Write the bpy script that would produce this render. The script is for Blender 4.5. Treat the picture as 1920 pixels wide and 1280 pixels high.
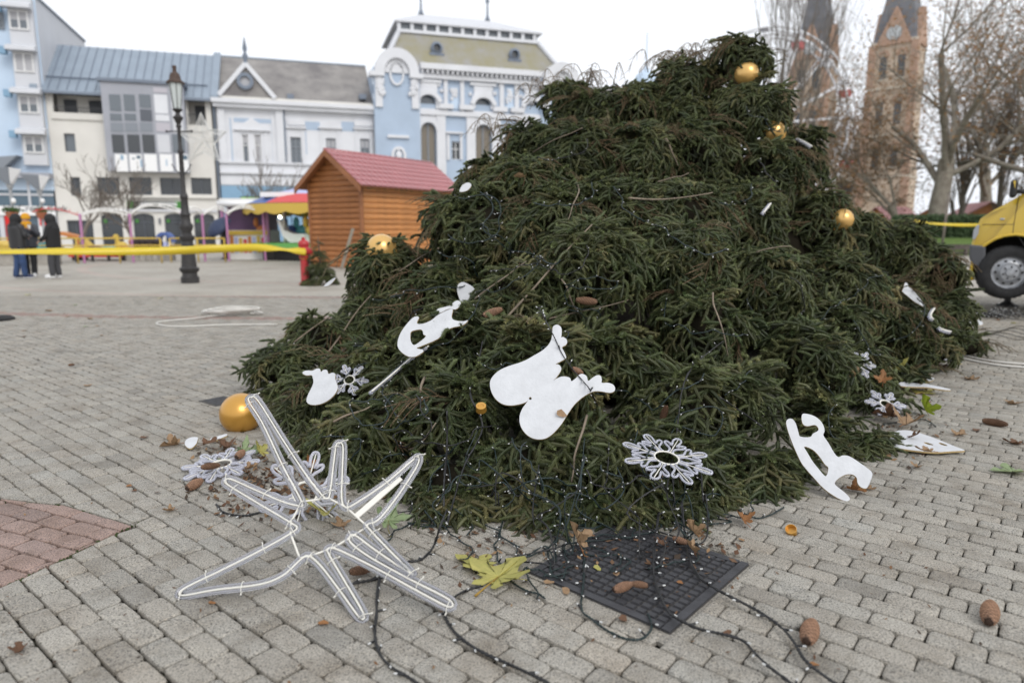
import bpy, bmesh, math, random
import numpy as np
from mathutils import Vector, Matrix, Quaternion
R = math.radians
random.seed(11)
rng = np.random.default_rng(11)
scene = bpy.context.scene
for o in list(bpy.data.objects):
    bpy.data.objects.remove(o)
C = scene.collection

# ------------------------------------------------------------------ camera
FPX, CAMH, HORIZON = 1280.0, 1.27, 433.0        # lens in pixels of a 1920 px wide frame, eye height, horizon row
PITCH = math.atan((640 - HORIZON) / FPX)
cam = bpy.data.objects.new('camera', bpy.data.cameras.new('camera'))
C.objects.link(cam)
cam.location = (0, 0, CAMH)
cam.rotation_euler = (math.pi / 2 - PITCH, 0, 0)
cam.data.sensor_width = 36.0
cam.data.lens = 24.0
cam.data.clip_end = 2000
cam.data.clip_start = 0.05
cam.data.dof.use_dof = True
cam.data.dof.focus_distance = 3.3
cam.data.dof.aperture_fstop = 1.5
scene.camera = cam
# ------------------------------------------------------------------ sky, sun, exposure
SUN_EL, SUN_AZ = 42.0, 150.0                     # azimuth clockwise from +Y: behind the viewer, to the right
w = bpy.data.worlds.new('World'); scene.world = w; w.use_nodes = True
nt = w.node_tree; nt.nodes.clear()
out = nt.nodes.new('ShaderNodeOutputWorld'); bg = nt.nodes.new('ShaderNodeBackground')
sky = nt.nodes.new('ShaderNodeTexSky'); sky.sky_type = 'NISHITA'; sky.sun_disc = False
sky.sun_elevation = R(SUN_EL); sky.sun_rotation = R(SUN_AZ); sky.dust_density = 6.0; sky.air_density = 1.0; sky.ozone_density = 1.0
hs = nt.nodes.new('ShaderNodeHueSaturation'); hs.inputs['Saturation'].default_value = 0.12
mixn = nt.nodes.new('ShaderNodeMix'); mixn.data_type = 'RGBA'; mixn.inputs[0].default_value = 0.72
mixn.inputs[7].default_value = (11.6, 12.0, 12.7, 1)      # even cloud cover
nt.links.new(sky.outputs[0], hs.inputs['Color']); nt.links.new(hs.outputs[0], mixn.inputs[6])
nt.links.new(mixn.outputs[2], bg.inputs[0]); nt.links.new(bg.outputs[0], out.inputs[0])
bg.inputs[1].default_value = 0.115
sun = bpy.data.objects.new('sun', bpy.data.lights.new('sun', 'SUN')); C.objects.link(sun)
sun.data.energy = 1.1; sun.data.angle = R(25); sun.data.color = (1.0, 0.965, 0.91)
sd = Vector((math.sin(R(SUN_AZ)) * math.cos(R(SUN_EL)), math.cos(R(SUN_AZ)) * math.cos(R(SUN_EL)), math.sin(R(SUN_EL))))
sun.rotation_euler = sd.to_track_quat('Z', 'Y').to_euler()
sun.location = (10, -20, 30)
vs = scene.view_settings
vs.view_transform = 'Standard'; vs.look = 'None'; vs.gamma = 1.0; vs.exposure = 0.0; vs.use_curve_mapping = False

# ------------------------------------------------------------------ pixel <-> world
CP, SP = math.cos(PITCH), math.sin(PITCH)
CAM = Vector((0, 0, CAMH))
def ray(u, v):
    xc = (u - 960) / FPX; yc = (640 - v) / FPX
    return Vector((xc, CP + yc * SP, -SP + yc * CP))
def G(u, v, z=0.0):
    d = ray(u, v); return CAM + d * ((z - CAMH) / d.z)
def P(u, v, Y):
    d = ray(u, v); return CAM + d * (Y / d.y)
def PL(u, v, o, n):
    d = ray(u, v); return CAM + d * ((Vector(o) - CAM).dot(n) / d.dot(n))

# ------------------------------------------------------------------ objects
def tag(o, label=None, cat=None, group=None, kind=None):
    if label: o['label'] = label
    if cat: o['category'] = cat
    if group: o['group'] = group
    if kind: o['kind'] = kind
    return o
def empty(name, loc=(0, 0, 0), rz=0.0, label=None, cat=None, group=None):
    o = bpy.data.objects.new(name, None); C.objects.link(o)
    o.location = loc; o.rotation_euler = (0, 0, rz); o.empty_display_size = 0.2
    return tag(o, label, cat, group)
def link(name, me, mats=None, parent=None, loc=None, rot=None, scl=None):
    o = bpy.data.objects.new(name, me); C.objects.link(o)
    if mats is not None:
        for m in (mats if isinstance(mats, (list, tuple)) else [mats]):
            me.materials.append(M(m))
    if parent is not None: o.parent = parent
    if loc is not None: o.location = loc
    if rot is not None: o.rotation_euler = rot
    if scl is not None: o.scale = scl if hasattr(scl, '__len__') else (scl,) * 3
    return o
def clone(o, parent=None, loc=None, rot=None, scl=None, deep=True):
    c = o.copy(); C.objects.link(c)
    if parent is not None: c.parent = parent
    if loc is not None: c.location = loc
    if rot is not None: c.rotation_euler = rot
    if scl is not None: c.scale = scl if hasattr(scl, '__len__') else (scl,) * 3
    if deep:
        for ch in list(o.children): clone(ch, c)
    return c

class MB:
    def __init__(s): s.v = []; s.f = []; s.m = []; s.c = []
    def add(s, vs_, fs_, mi=0, col=None):
        b = len(s.v); s.v.extend(tuple(p) for p in vs_)
        for f in fs_: s.f.append([b + i for i in f]); s.m.append(mi)
        if col is not None or s.c:
            while len(s.c) < b: s.c.append((1, 1, 1, 1))
            s.c.extend([(col or (1, 1, 1, 1))] * (len(s.v) - b))
        return s
    def box(s, x0, x1, y0, y1, z0, z1, mi=0, col=None):
        return s.add([(x0, y0, z0), (x1, y0, z0), (x1, y1, z0), (x0, y1, z0), (x0, y0, z1), (x1, y0, z1), (x1, y1, z1), (x0, y1, z1)],
              [(0, 3, 2, 1), (4, 5, 6, 7), (0, 1, 5, 4), (1, 2, 6, 5), (2, 3, 7, 6), (3, 0, 4, 7)], mi, col)
    def tube(s, pts, r, n=6, mi=0, cap=True, closed=False, col=None):
        pts = [Vector(p) for p in pts]; k = len(pts)
        if k < 2: return s
        rs = r if hasattr(r, '__len__') else [r] * k
        vs_ = []; prev = None
        for i, p in enumerate(pts):
            if closed: t = pts[(i + 1) % k] - pts[i - 1]
            else: t = pts[min(i + 1, k - 1)] - pts[max(i - 1, 0)]
            if t.length < 1e-9: t = Vector((0, 0, 1))
            t.normalize()
            if prev is None:
                a = t.orthogonal().normalized()
            else:
                a = prev - t * prev.dot(t)
                a = a.normalized() if a.length > 1e-6 else t.orthogonal().normalized()
            prev = a; b = t.cross(a)
            for j in range(n):
                an = 2 * math.pi * j / n
                vs_.append(p + (a * math.cos(an) + b * math.sin(an)) * rs[i])
        fs_ = []
        for i in range(k if closed else k - 1):
            i2 = (i + 1) % k
            for j in range(n):
                fs_.append((i * n + j, i * n + (j + 1) % n, i2 * n + (j + 1) % n, i2 * n + j))
        if cap and not closed:
            fs_.append(tuple(range(n - 1, -1, -1))); fs_.append(tuple((k - 1) * n + j for j in range(n)))
        return s.add(vs_, fs_, mi, col)
    def lathe(s, prof, n=16, mi=0, org=(0, 0, 0), ax=None, a0=0.0, a1=2 * math.pi, col=None):
        # prof: list of (radius, height); ax: optional (x,y,z) matrix rows
        full = abs(a1 - a0 - 2 * math.pi) < 1e-6
        m = n if full else n + 1
        vs_ = []; o = Vector(org)
        X, Y, Z = (Vector((1, 0, 0)), Vector((0, 1, 0)), Vector((0, 0, 1))) if ax is None else [Vector(a) for a in ax]
        for r, h in prof:
            for j in range(m):
                a = a0 + (a1 - a0) * j / n
                vs_.append(o + X * (r * math.cos(a)) + Y * (r * math.sin(a)) + Z * h)
        fs_ = []
        for i in range(len(prof) - 1):
            for j in range(n):
                fs_.append((i * m + j, i * m + (j + 1) % m, (i + 1) * m + (j + 1) % m, (i + 1) * m + j))
        return s.add(vs_, fs_, mi, col)
    def ellip(s, c, rad, n=10, k=6, mi=0, col=None, ax=None):
        prof = [(math.sin(math.pi * i / k), -math.cos(math.pi * i / k)) for i in range(k + 1)]
        b = len(s.v); s.lathe([(max(p[0], 1e-4), p[1]) for p in prof], n, mi, col=col)
        A = Matrix.Identity(3) if ax is None else ax
        for i in range(b, len(s.v)):
            p = Vector((s.v[i][0] * rad[0], s.v[i][1] * rad[1], s.v[i][2] * rad[2])); s.v[i] = tuple(A @ p + Vector(c))
        return s
    def prism(s, poly, z0, z1, mi=0, fr=None, mi_side=None, col=None):
        # extrude 2-D polygon; fr: (origin, X, Y, Z) frame
        o, X, Y, Z = fr if fr else (Vector((0, 0, 0)), Vector((1, 0, 0)), Vector((0, 1, 0)), Vector((0, 0, 1)))
        n = len(poly)
        vs_ = [o + X * p[0] + Y * p[1] + Z * z0 for p in poly] + [o + X * p[0] + Y * p[1] + Z * z1 for p in poly]
        s.add(vs_, [tuple(range(n - 1, -1, -1)), tuple(range(n, 2 * n))], mi, col)
        b = len(s.v) - 2 * n
        for i in range(n):
            s.f.append([b + i, b + (i + 1) % n, b + n + (i + 1) % n, b + n + i]); s.m.append(mi if mi_side is None else mi_side)
        return s
    def mesh(s, name, smooth=False, ang=None):
        me = bpy.data.meshes.new(name); me.from_pydata(s.v, [], s.f); 
        if any(s.m): me.polygons.foreach_set('material_index', s.m)
        if smooth: me.polygons.foreach_set('use_smooth', [True] * len(me.polygons))
        if s.c:
            while len(s.c) < len(s.v): s.c.append((1, 1, 1, 1))
            a = me.color_attributes.new('col', 'FLOAT_COLOR', 'POINT'); a.data.foreach_set('color', np.array(s.c, dtype=np.float32).ravel())
        me.update()
        if smooth and ang: 
            try: me.set_sharp_from_angle(angle=R(ang))
            except Exception: pass
        return me
    def build(s, name, mats, parent=None, smooth=False, ang=None, loc=None, rot=None):
        return link(name, s.mesh(name, smooth, ang), mats, parent, loc, rot)

def smooth_path(pts, sub=6, closed=False):
    pts = [Vector(p) for p in pts]; n = len(pts); outp = []
    for i in range(n if closed else n - 1):
        if closed: p0, p1, p2, p3 = pts[i - 1], pts[i], pts[(i + 1) % n], pts[(i + 2) % n]
        else: p0, p1, p2, p3 = pts[max(i - 1, 0)], pts[i], pts[i + 1], pts[min(i + 2, n - 1)]
        for k in range(sub):
            t = k / sub
            outp.append(0.5 * ((2 * p1) + (p2 - p0) * t + (2 * p0 - 5 * p1 + 4 * p2 - p3) * t * t + (3 * p1 - p0 - 3 * p2 + p3) * t ** 3))
    if not closed: outp.append(pts[-1])
    return outp

# ------------------------------------------------------------------ materials
_M = {}
def M(m):
    return _M[m] if isinstance(m, str) else m
def mat(name, col, rough=0.7, var=0.0, vscale=6.0, bump=0.0, bscale=40.0, metal=0.0, spec=0.4, attr=None, randv=0.0, col2=None,
        trans=0.0, coat=0.0, emit=None, estr=0.0, transl=0.0, mapscale=None, ao=False, alpha=1.0):
    m = bpy.data.materials.new(name); m.use_nodes = True; N = m.node_tree.nodes; L = m.node_tree.links
    b = N['Principled BSDF']
    b.inputs['Roughness'].default_value = rough; b.inputs['Metallic'].default_value = metal
    b.inputs['Specular IOR Level'].default_value = spec
    if trans: b.inputs['Transmission Weight'].default_value = trans
    if coat: b.inputs['Coat Weight'].default_value = coat; b.inputs['Coat Roughness'].default_value = 0.1
    if alpha < 1: b.inputs['Alpha'].default_value = alpha
    if emit: b.inputs['Emission Color'].default_value = (*emit, 1); b.inputs['Emission Strength'].default_value = estr
    base = (*col, 1); sock = None
    tc = N.new('ShaderNodeTexCoord')
    vec = tc.outputs['Object']
    if mapscale:
        mp = N.new('ShaderNodeMapping'); mp.inputs['Scale'].default_value = mapscale; L.new(vec, mp.inputs[0]); vec = mp.outputs[0]
    if var or col2:
        nz = N.new('ShaderNodeTexNoise'); nz.inputs['Scale'].default_value = vscale; nz.inputs['Detail'].default_value = 6
        nz.inputs['Roughness'].default_value = 0.6
        L.new(vec, nz.inputs['Vector'])
        mx = N.new('ShaderNodeMix'); mx.data_type = 'RGBA'
        c2 = (*col2, 1) if col2 else tuple(min(1, c * (1 + var)) for c in col) + (1,)
        c1 = base if col2 else tuple(c * (1 - var) for c in col) + (1,)
        mx.inputs[6].default_value = c1; mx.inputs[7].default_value = c2
        rp = N.new('ShaderNodeMapRange'); rp.inputs[1].default_value = 0.3; rp.inputs[2].default_value = 0.7
        L.new(nz.outputs[0], rp.inputs[0]); L.new(rp.outputs[0], mx.inputs[0]); sock = mx.outputs[2]
    if randv:
        oi = N.new('ShaderNodeObjectInfo'); hsv = N.new('ShaderNodeHueSaturation')
        mr = N.new('ShaderNodeMapRange'); mr.inputs[3].default_value = 1 - randv; mr.inputs[4].default_value = 1 + randv
        L.new(oi.outputs['Random'], mr.inputs[0]); L.new(mr.outputs[0], hsv.inputs['Value'])
        if sock: L.new(sock, hsv.inputs['Color'])
        else: hsv.inputs['Color'].default_value = base
        sock = hsv.outputs[0]
    if attr:
        at = N.new('ShaderNodeAttribute'); at.attribute_name = attr
        mx = N.new('ShaderNodeMix'); mx.data_type = 'RGBA'; mx.blend_type = 'MULTIPLY'; mx.inputs[0].default_value = 1
        if sock: L.new(sock, mx.inputs[6])
        else: mx.inputs[6].default_value = base
        L.new(at.outputs['Color'], mx.inputs[7]); sock = mx.outputs[2]
    if sock: L.new(sock, b.inputs['Base Color'])
    else: b.inputs['Base Color'].default_value = base
    if bump:
        nb = N.new('ShaderNodeTexNoise'); nb.inputs['Scale'].default_value = bscale; nb.inputs['Detail'].default_value = 5
        L.new(vec, nb.inputs['Vector'])
        bp = N.new('ShaderNodeBump'); bp.inputs['Strength'].default_value = bump; bp.inputs['Distance'].default_value = 0.02
        L.new(nb.outputs[0], bp.inputs['Height']); L.new(bp.outputs[0], b.inputs['Normal'])
    if transl:
        tr = N.new('ShaderNodeBsdfTranslucent'); ms = N.new('ShaderNodeMixShader'); ms.inputs[0].default_value = transl
        if sock: L.new(sock, tr.inputs[0])
        else: tr.inputs[0].default_value = base
        o = N['Material Output']; L.new(b.outputs[0], ms.inputs[1]); L.new(tr.outputs[0], ms.inputs[2]); L.new(ms.outputs[0], o.inputs[0])
    _M[name] = m
    return m
def facade_text(name, body, parent, size, loc, rot, m, extrude=0.01, bold=0.0):
    cu = bpy.data.curves.new(name, 'FONT'); cu.body = body; cu.size = size; cu.extrude = extrude; cu.offset = bold
    cu.align_x = 'LEFT'; cu.align_y = 'BOTTOM'; cu.resolution_u = 3
    t = bpy.data.objects.new(name, cu); C.objects.link(t)
    dg = bpy.context.evaluated_depsgraph_get()
    me = bpy.data.meshes.new_from_object(t.evaluated_get(dg))
    bpy.data.objects.remove(t); bpy.data.curves.remove(cu)
    me.materials.clear()
    return link(name, me, m, parent, loc, rot)
# ================================================================== ground and paving
def paving_material():
    m = bpy.data.materials.new('paving_concrete'); m.use_nodes = True; N = m.node_tree.nodes; L = m.node_tree.links
    b = N['Principled BSDF']; b.inputs['Roughness'].default_value = 0.72; b.inputs['Specular IOR Level'].default_value = 0.5
    geo = N.new('ShaderNodeNewGeometry')
    at = N.new('ShaderNodeAttribute'); at.attribute_name = 'col'
    oi = N.new('ShaderNodeObjectInfo')
    # fine aggregate: dark and light grains
    vo = N.new('ShaderNodeTexNoise'); vo.inputs['Scale'].default_value = 190; vo.inputs['Detail'].default_value = 2
    L.new(geo.outputs['Position'], vo.inputs['Vector'])
    cr = N.new('ShaderNodeValToRGB'); e = cr.color_ramp.elements
    e[0].position = 0.33; e[0].color = (0.18, 0.17, 0.16, 1); e[1].position = 0.46; e[1].color = (0.95, 0.95, 0.95, 1)
    x = e.new(0.60); x.color = (1.04, 1.03, 1.0, 1); x = e.new(0.70); x.color = (1.55, 1.5, 1.42, 1)
    L.new(vo.outputs[0], cr.inputs[0])
    # weathering: larger stains
    nz = N.new('ShaderNodeTexNoise'); nz.inputs['Scale'].default_value = 4.5; nz.inputs['Detail'].default_value = 8; nz.inputs['Roughness'].default_value = 0.65
    L.new(geo.outputs['Position'], nz.inputs['Vector'])
    cr2 = N.new('ShaderNodeValToRGB'); e = cr2.color_ramp.elements
    e[0].position = 0.28; e[0].color = (0.66, 0.62, 0.57, 1); e[1].position = 0.52; e[1].color = (1, 1, 1, 1); x = e.new(0.78); x.color = (1.10, 1.10, 1.09, 1)
    L.new(nz.outputs[0], cr2.inputs[0])
    nz3 = N.new('ShaderNodeTexNoise'); nz3.inputs['Scale'].default_value = 26; nz3.inputs['Detail'].default_value = 6; nz3.inputs['Roughness'].default_value = 0.7
    L.new(geo.outputs['Position'], nz3.inputs['Vector'])
    cr3 = N.new('ShaderNodeValToRGB'); e = cr3.color_ramp.elements
    e[0].position = 0.26; e[0].color = (0.78, 0.76, 0.72, 1); e[1].position = 0.5; e[1].color = (1, 1, 1, 1); x = e.new(0.8); x.color = (1.1, 1.09, 1.07, 1)
    L.new(nz3.outputs[0], cr3.inputs[0])
    prev = at.outputs['Color']
    for s in (cr.outputs[0], cr2.outputs[0], cr3.outputs[0]):
        mx = N.new('ShaderNodeMix'); mx.data_type = 'RGBA'; mx.blend_type = 'MULTIPLY'; mx.inputs[0].default_value = 1.0
        L.new(prev, mx.inputs[6]); L.new(s, mx.inputs[7]); prev = mx.outputs[2]
    L.new(prev, b.inputs['Base Color'])
    bp = N.new('ShaderNodeBump'); bp.inputs['Strength'].default_value = 0.55; bp.inputs['Distance'].default_value = 0.003
    L.new(vo.outputs[0], bp.inputs['Height']); L.new(bp.outputs[0], b.inputs['Normal'])
    _M['paving'] = m
paving_material()
mat('bedding', (0.050, 0.045, 0.038), 0.95, col2=(0.085, 0.08, 0.055), vscale=30, bump=0.8, bscale=300)
mat('moss', (0.06, 0.085, 0.02), 0.95, col2=(0.035, 0.05, 0.015), vscale=60, bump=0.8, bscale=200)

GREY = (0.305, 0.287, 0.255); PINK = (0.285, 0.205, 0.178)
HEAD = R(-39.6); BL, BW = 0.164, 0.0935
ca, sa = math.cos(HEAD), math.sin(HEAD)
RED = [(-3.6, 3.0), (-2.9, 3.13), (-2.46, 3.12), (-2.09, 3.04), (-1.66, 2.82), (-1.74, 2.59), (-1.80, 2.41), (-1.87, 2.26), (-2.1, 1.75), (-3.6, 1.6)]   # clockwise
GA, GB, GC = G(1256, 1185), G(1414, 1048), G(1012, 1071)
gx = (GB - GA); gw = 0.62; gx.normalize(); gy = Vector((-gx.y, gx.x, 0)); GRD = 0.60
GRATE_O = GA.copy()
GRATE = [tuple((GRATE_O + gx * a + gy * b_)[:2]) for a, b_ in ((-0.012, -0.012), (-0.012, GRD + 0.012), (gw + 0.012, GRD + 0.012), (gw + 0.012, -0.012))]   # clockwise
def sdist(poly, x, y):
    # max signed distance over edges of a clockwise convex polygon; >0 outside
    best = -1e9; be = None
    for i in range(len(poly)):
        x0, y0 = poly[i]; x1, y1 = poly[(i + 1) % len(poly)]
        dx, dy = x1 - x0, y1 - y0; l = math.hypot(dx, dy)
        d = (-(x - x0) * dy + (y - y0) * dx) / l      # left side of travel is outside for clockwise
        if d > best: best = d; be = (x0, y0, dx / l, dy / l)
    return best, be
def clip(pts, e, keep_out=True, gap=0.004):
    x0, y0, dx, dy = e; res = []
    def D(p): 
        d = -(p[0] - x0) * dy + (p[1] - y0) * dx
        return (d - gap) if keep_out else (-d - gap)
    for i in range(len(pts)):
        a, b_ = pts[i], pts[(i + 1) % len(pts)]; da, db = D(a), D(b_)
        if da >= 0: res.append(a)
        if (da >= 0) != (db >= 0):
            t = da / (da - db); res.append((a[0] + (b_[0] - a[0]) * t, a[1] + (b_[1] - a[1]) * t))
    return res
def rrect(l, wd, r, k=2):
    pts = []
    for cx, cy, a0 in ((l / 2 - r, wd / 2 - r, 0), (-l / 2 + r, wd / 2 - r, 90), (-l / 2 + r, -wd / 2 + r, 180), (l / 2 - r, -wd / 2 + r, 270)):
        for j in range(k + 1):
            a = R(a0 + 90 * j / k); pts.append((cx + r * math.cos(a), cy + r * math.sin(a)))
    return pts
def inset(pts, d):
    cx = sum(p[0] for p in pts) / len(pts); cy = sum(p[1] for p in pts) / len(pts); o = []
    for p in pts:
        l = math.hypot(p[0] - cx, p[1] - cy); k = max(0.0, (l - d) / l) if l > 1e-6 else 1
        o.append((cx + (p[0] - cx) * k, cy + (p[1] - cy) * k))
    return o
def block(mb, pts, z, tilt, col, simple=False):
    n = len(pts)
    cx = sum(p[0] for p in pts) / n; cy = sum(p[1] for p in pts) / n
    def Z(p, zz): return zz + (p[0] - cx) * tilt[0] + (p[1] - cy) * tilt[1]
    i1 = inset(pts, 0.0035); i2 = inset(pts, 0.010)
    if simple:
        vs_ = [(p[0], p[1], Z(p, z - 0.008)) for p in pts] + [(p[0], p[1], Z(p, z)) for p in i2]
        fs_ = [(i, (i + 1) % n, n + (i + 1) % n, n + i) for i in range(n)] + [tuple(range(n, 2 * n))]
    else:
        vs_ = [(p[0], p[1], Z(p, z - 0.02)) for p in pts] + [(p[0], p[1], Z(p, z - 0.005)) for p in pts] + [(p[0], p[1], Z(p, z - 0.0012)) for p in i1] + [(p[0], p[1], Z(p, z)) for p in i2]
        fs_ = []
        for r_ in range(3):
            for i in range(n): fs_.append((r_ * n + i, r_ * n + (i + 1) % n, (r_ + 1) * n + (i + 1) % n, (r_ + 1) * n + i))
        fs_.append(tuple(range(3 * n, 4 * n)))
    mb.add(vs_, fs_, 0, col)
def tint(base, rnd):
    k = 1 + rnd.gauss(0, 0.045); wv = rnd.gauss(0, 0.010)
    if rnd.random() < 0.09: k *= 0.84
    return (base[0] * k * (1 + wv), base[1] * k, base[2] * k * (1 - wv), 1)
def pink_zone(x, y):
    # thin rosy bands further out across the square
    r1 = math.hypot(x + 3.0, y - 30.0)
    return abs(r1 - 20.0) < 0.14 or abs(r1 - 16.8) < 0.12

ground = MB(); S = 700
ground.add([(-S, -60, -0.03), (S, -60, -0.03), (S, S, -0.03), (-S, S, -0.03)], [(0, 1, 2, 3)])
ground.build('ground', 'bedding')['kind'] = 'structure'
rb = random.Random(5)
near, far = [], MB()
XM = 17.5
umin, umax = -30, 30
for j in range(int(-28 / BW), int(28 / BW)):
    off = (0.5 if j % 2 else 0.0) * BL + rb.gauss(0, 0.012)
    wob = rb.random() * 6
    vy = (j + 0.5) * BW
    for i in range(int(umin / BL), int(umax / BL)):
        ux = (i + 0.5) * BL + off
        x = ux * ca - vy * sa; y = ux * sa + vy * ca
        if y < 1.45 or y > 13.5 or abs(x) > 1.05 * y + 0.8: continue
        d, e = sdist(RED, x, y); dg_, eg = sdist(GRATE, x, y)
        if d < -0.0 or dg_ < -0.0:
            if d < -0.10 or dg_ < -0.10: continue
        simple = y > 6.0
        l2, w2 = BL - 0.0045 + rb.gauss(0, .0012), BW - 0.0058 + rb.gauss(0, .001)
        pts = rrect(l2, w2, 0.017, 1 if y > 4.5 else 2)
        if y < 4.5: pts = [(px * (1 + rb.gauss(0, .006)), py * (1 + rb.gauss(0, .010))) for px, py in pts]
        vv = vy + 0.003 * math.sin(ux * 7 + wob)
        an = rb.gauss(0, 0.010); cc, ss = math.cos(HEAD + an), math.sin(HEAD + an)
        bx, by = ux * ca - vv * sa, ux * sa + vv * ca
        pts = [(bx + px * cc - py * ss, by + px * ss + py * cc) for px, py in pts]
        if d < 0.14: pts = clip(pts, e)
        if dg_ < 0.14: pts = clip(pts, eg)
        if len(pts) < 3: continue
        area = abs(sum(pts[k][0] * pts[(k + 1) % len(pts)][1] - pts[(k + 1) % len(pts)][0] * pts[k][1] for k in range(len(pts)))) / 2
        if area < 0.0006: continue
        near.append((y + 0.0 * abs(x), abs(x), pts, rb.gauss(0, 0.0011), (rb.gauss(0, .010), rb.gauss(0, .010)), tint(PINK if pink_zone(bx, by) else GREY, rb), simple))
# rosy blocks of the round bed at the left, laid at another angle
RH = R(-24.0); c2, s2 = math.cos(RH), math.sin(RH)
for j in range(-40, 60):
    for i in range(-40, 20):
        ux = (i + (0.5 if j % 2 else 0)) * 0.172; vy = j * 0.098
        x = -2.3 + ux * c2 - vy * s2; y = 2.45 + ux * s2 + vy * c2
        d, e = sdist(RED, x, y)
        if d > 0.1 or x < -3.0 or y < 1.7: continue
        pts = [(x + px * c2 - py * s2, y + px * s2 + py * c2) for px, py in rrect(0.165, 0.091, 0.018, 2)]
        if d > -0.12: pts = clip(pts, e, False)
        if len(pts) < 3: continue
        area = abs(sum(pts[k][0] * pts[(k + 1) % len(pts)][1] - pts[(k + 1) % len(pts)][0] * pts[k][1] for k in range(len(pts)))) / 2
        if area < 0.0005: continue
        near.append((y, abs(x), pts, rb.gauss(0, 0.0012), (rb.gauss(0, .01), rb.gauss(0, .01)), tint(PINK, rb), False))
def under_tree(p):
    x, y = p
    return 3.3 < y < 8 and (-1.0 < x < 1.6) 
near.sort(key=lambda t: t[0])
pave = empty('pavement', (0, 0, 0)); pave['kind'] = 'structure'
cnt = 0
for t in near:
    p0 = t[2][0]
    vis = abs(p0[0]) < 0.75 * t[0] + 0.12 and t[0] > 1.62
    if cnt < 300 and vis:
        cx = sum(p[0] for p in t[2]) / len(t[2]); cy = sum(p[1] for p in t[2]) / len(t[2])
        mb = MB(); block(mb, [(p[0] - cx, p[1] - cy) for p in t[2]], t[3], t[4], t[5])
        mb.build('paving_block', 'paving', pave, True, 40, loc=(cx, cy, 0)); cnt += 1
    else:
        block(far, t[2], t[3], t[4], t[5], t[6])
o = far.build('paving_blocks', 'paving', pave, True, 40); o['kind'] = 'stuff'

# beyond the modelled blocks the same paving goes on, its pieces too small to see
def far_paving():
    m = bpy.data.materials.new('paving_far'); m.use_nodes = True; N = m.node_tree.nodes; L = m.node_tree.links
    b = N['Principled BSDF']; b.inputs['Roughness'].default_value = 0.72; b.inputs['Specular IOR Level'].default_value = 0.5
    geo = N.new('ShaderNodeNewGeometry'); mp = N.new('ShaderNodeMapping'); mp.inputs['Rotation'].default_value = (0, 0, -HEAD)
    L.new(geo.outputs['Position'], mp.inputs[0])
    br = N.new('ShaderNodeTexBrick'); br.inputs['Scale'].default_value = 1.0; br.inputs['Brick Width'].default_value = BL; br.inputs['Row Height'].default_value = BW
    br.inputs['Mortar Size'].default_value = 0.006; br.inputs['Color1'].default_value = (*[c * 1.27 for c in GREY], 1); br.inputs['Color2'].default_value = (*[c * 1.13 for c in GREY], 1)
    br.inputs['Mortar'].default_value = (0.2, 0.19, 0.16, 1); L.new(mp.outputs[0], br.inputs['Vector'])
    nz = N.new('ShaderNodeTexNoise'); nz.inputs['Scale'].default_value = 0.55; nz.inputs['Detail'].default_value = 7; nz.inputs['Roughness'].default_value = 0.65
    L.new(geo.outputs['Position'], nz.inputs['Vector'])
    cr = N.new('ShaderNodeValToRGB'); e = cr.color_ramp.elements
    e[0].position = 0.3; e[0].color = (0.78, 0.74, 0.70, 1); e[1].position = 0.6; e[1].color = (1.06, 1.05, 1.03, 1); L.new(nz.outputs[0], cr.inputs[0])
    # rosy rings
    sx = N.new('ShaderNodeVectorMath'); sx.operation = 'DISTANCE'; sx.inputs[1].default_value = (-3, 30, 0); L.new(geo.outputs['Position'], sx.inputs[0])
    def band(c, h):
        a = N.new('ShaderNodeMath'); a.operation = 'COMPARE'; a.inputs[1].default_value = c; a.inputs[2].default_value = h; L.new(sx.outputs['Value'], a.inputs[0]); return a.outputs[0]
    ad = N.new('ShaderNodeMath'); ad.operation = 'MAXIMUM'; L.new(band(13.4, .16), ad.inputs[0]); ad.inputs[1].default_value = 0
    ad2 = N.new('ShaderNodeMath'); ad2.operation = 'MAXIMUM'; L.new(ad.outputs[0], ad2.inputs[0]); L.new(band(16.8, .12), ad2.inputs[1])
    mxp = N.new('ShaderNodeMix'); mxp.data_type = 'RGBA'; L.new(ad2.outputs[0], mxp.inputs[0]); L.new(br.outputs[0], mxp.inputs[6]); mxp.inputs[7].default_value = (0.37, 0.315, 0.28, 1)
    mx = N.new('ShaderNodeMix'); mx.data_type = 'RGBA'; mx.blend_type = 'MULTIPLY'; mx.inputs[0].default_value = 1
    L.new(mxp.outputs[2], mx.inputs[6]); L.new(cr.outputs[0], mx.inputs[7]); L.new(mx.outputs[2], b.inputs['Base Color'])
    _M['paving_far'] = m
far_paving()
fp = MB()
fp.add([(-260, 13.5, -0.004), (260, 13.5, -0.004), (260, 300, -0.004), (-260, 300, -0.004)], [(0, 1, 2, 3)])
for s_ in (-1, 1):
    a, b_ = (-0.80 * 1.3 - .6, -60), (-0.80 * 13.5 - .6, -60)
    q = [(s_ * 2.2, 1.4, -0.004), (s_ * 14.9, 13.5, -0.004), (s_ * 60, 13.5, -0.004), (s_ * 60, 1.4, -0.004)]
    fp.add(q, [(0, 1, 2, 3)] if s_ < 0 else [(3, 2, 1, 0)])
fp.add([(-60, -40, -0.004), (60, -40, -0.004), (60, 1.4, -0.004), (-60, 1.4, -0.004)], [(0, 1, 2, 3)])
fp.build('square_paving', 'paving_far')['kind'] = 'structure'
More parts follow.
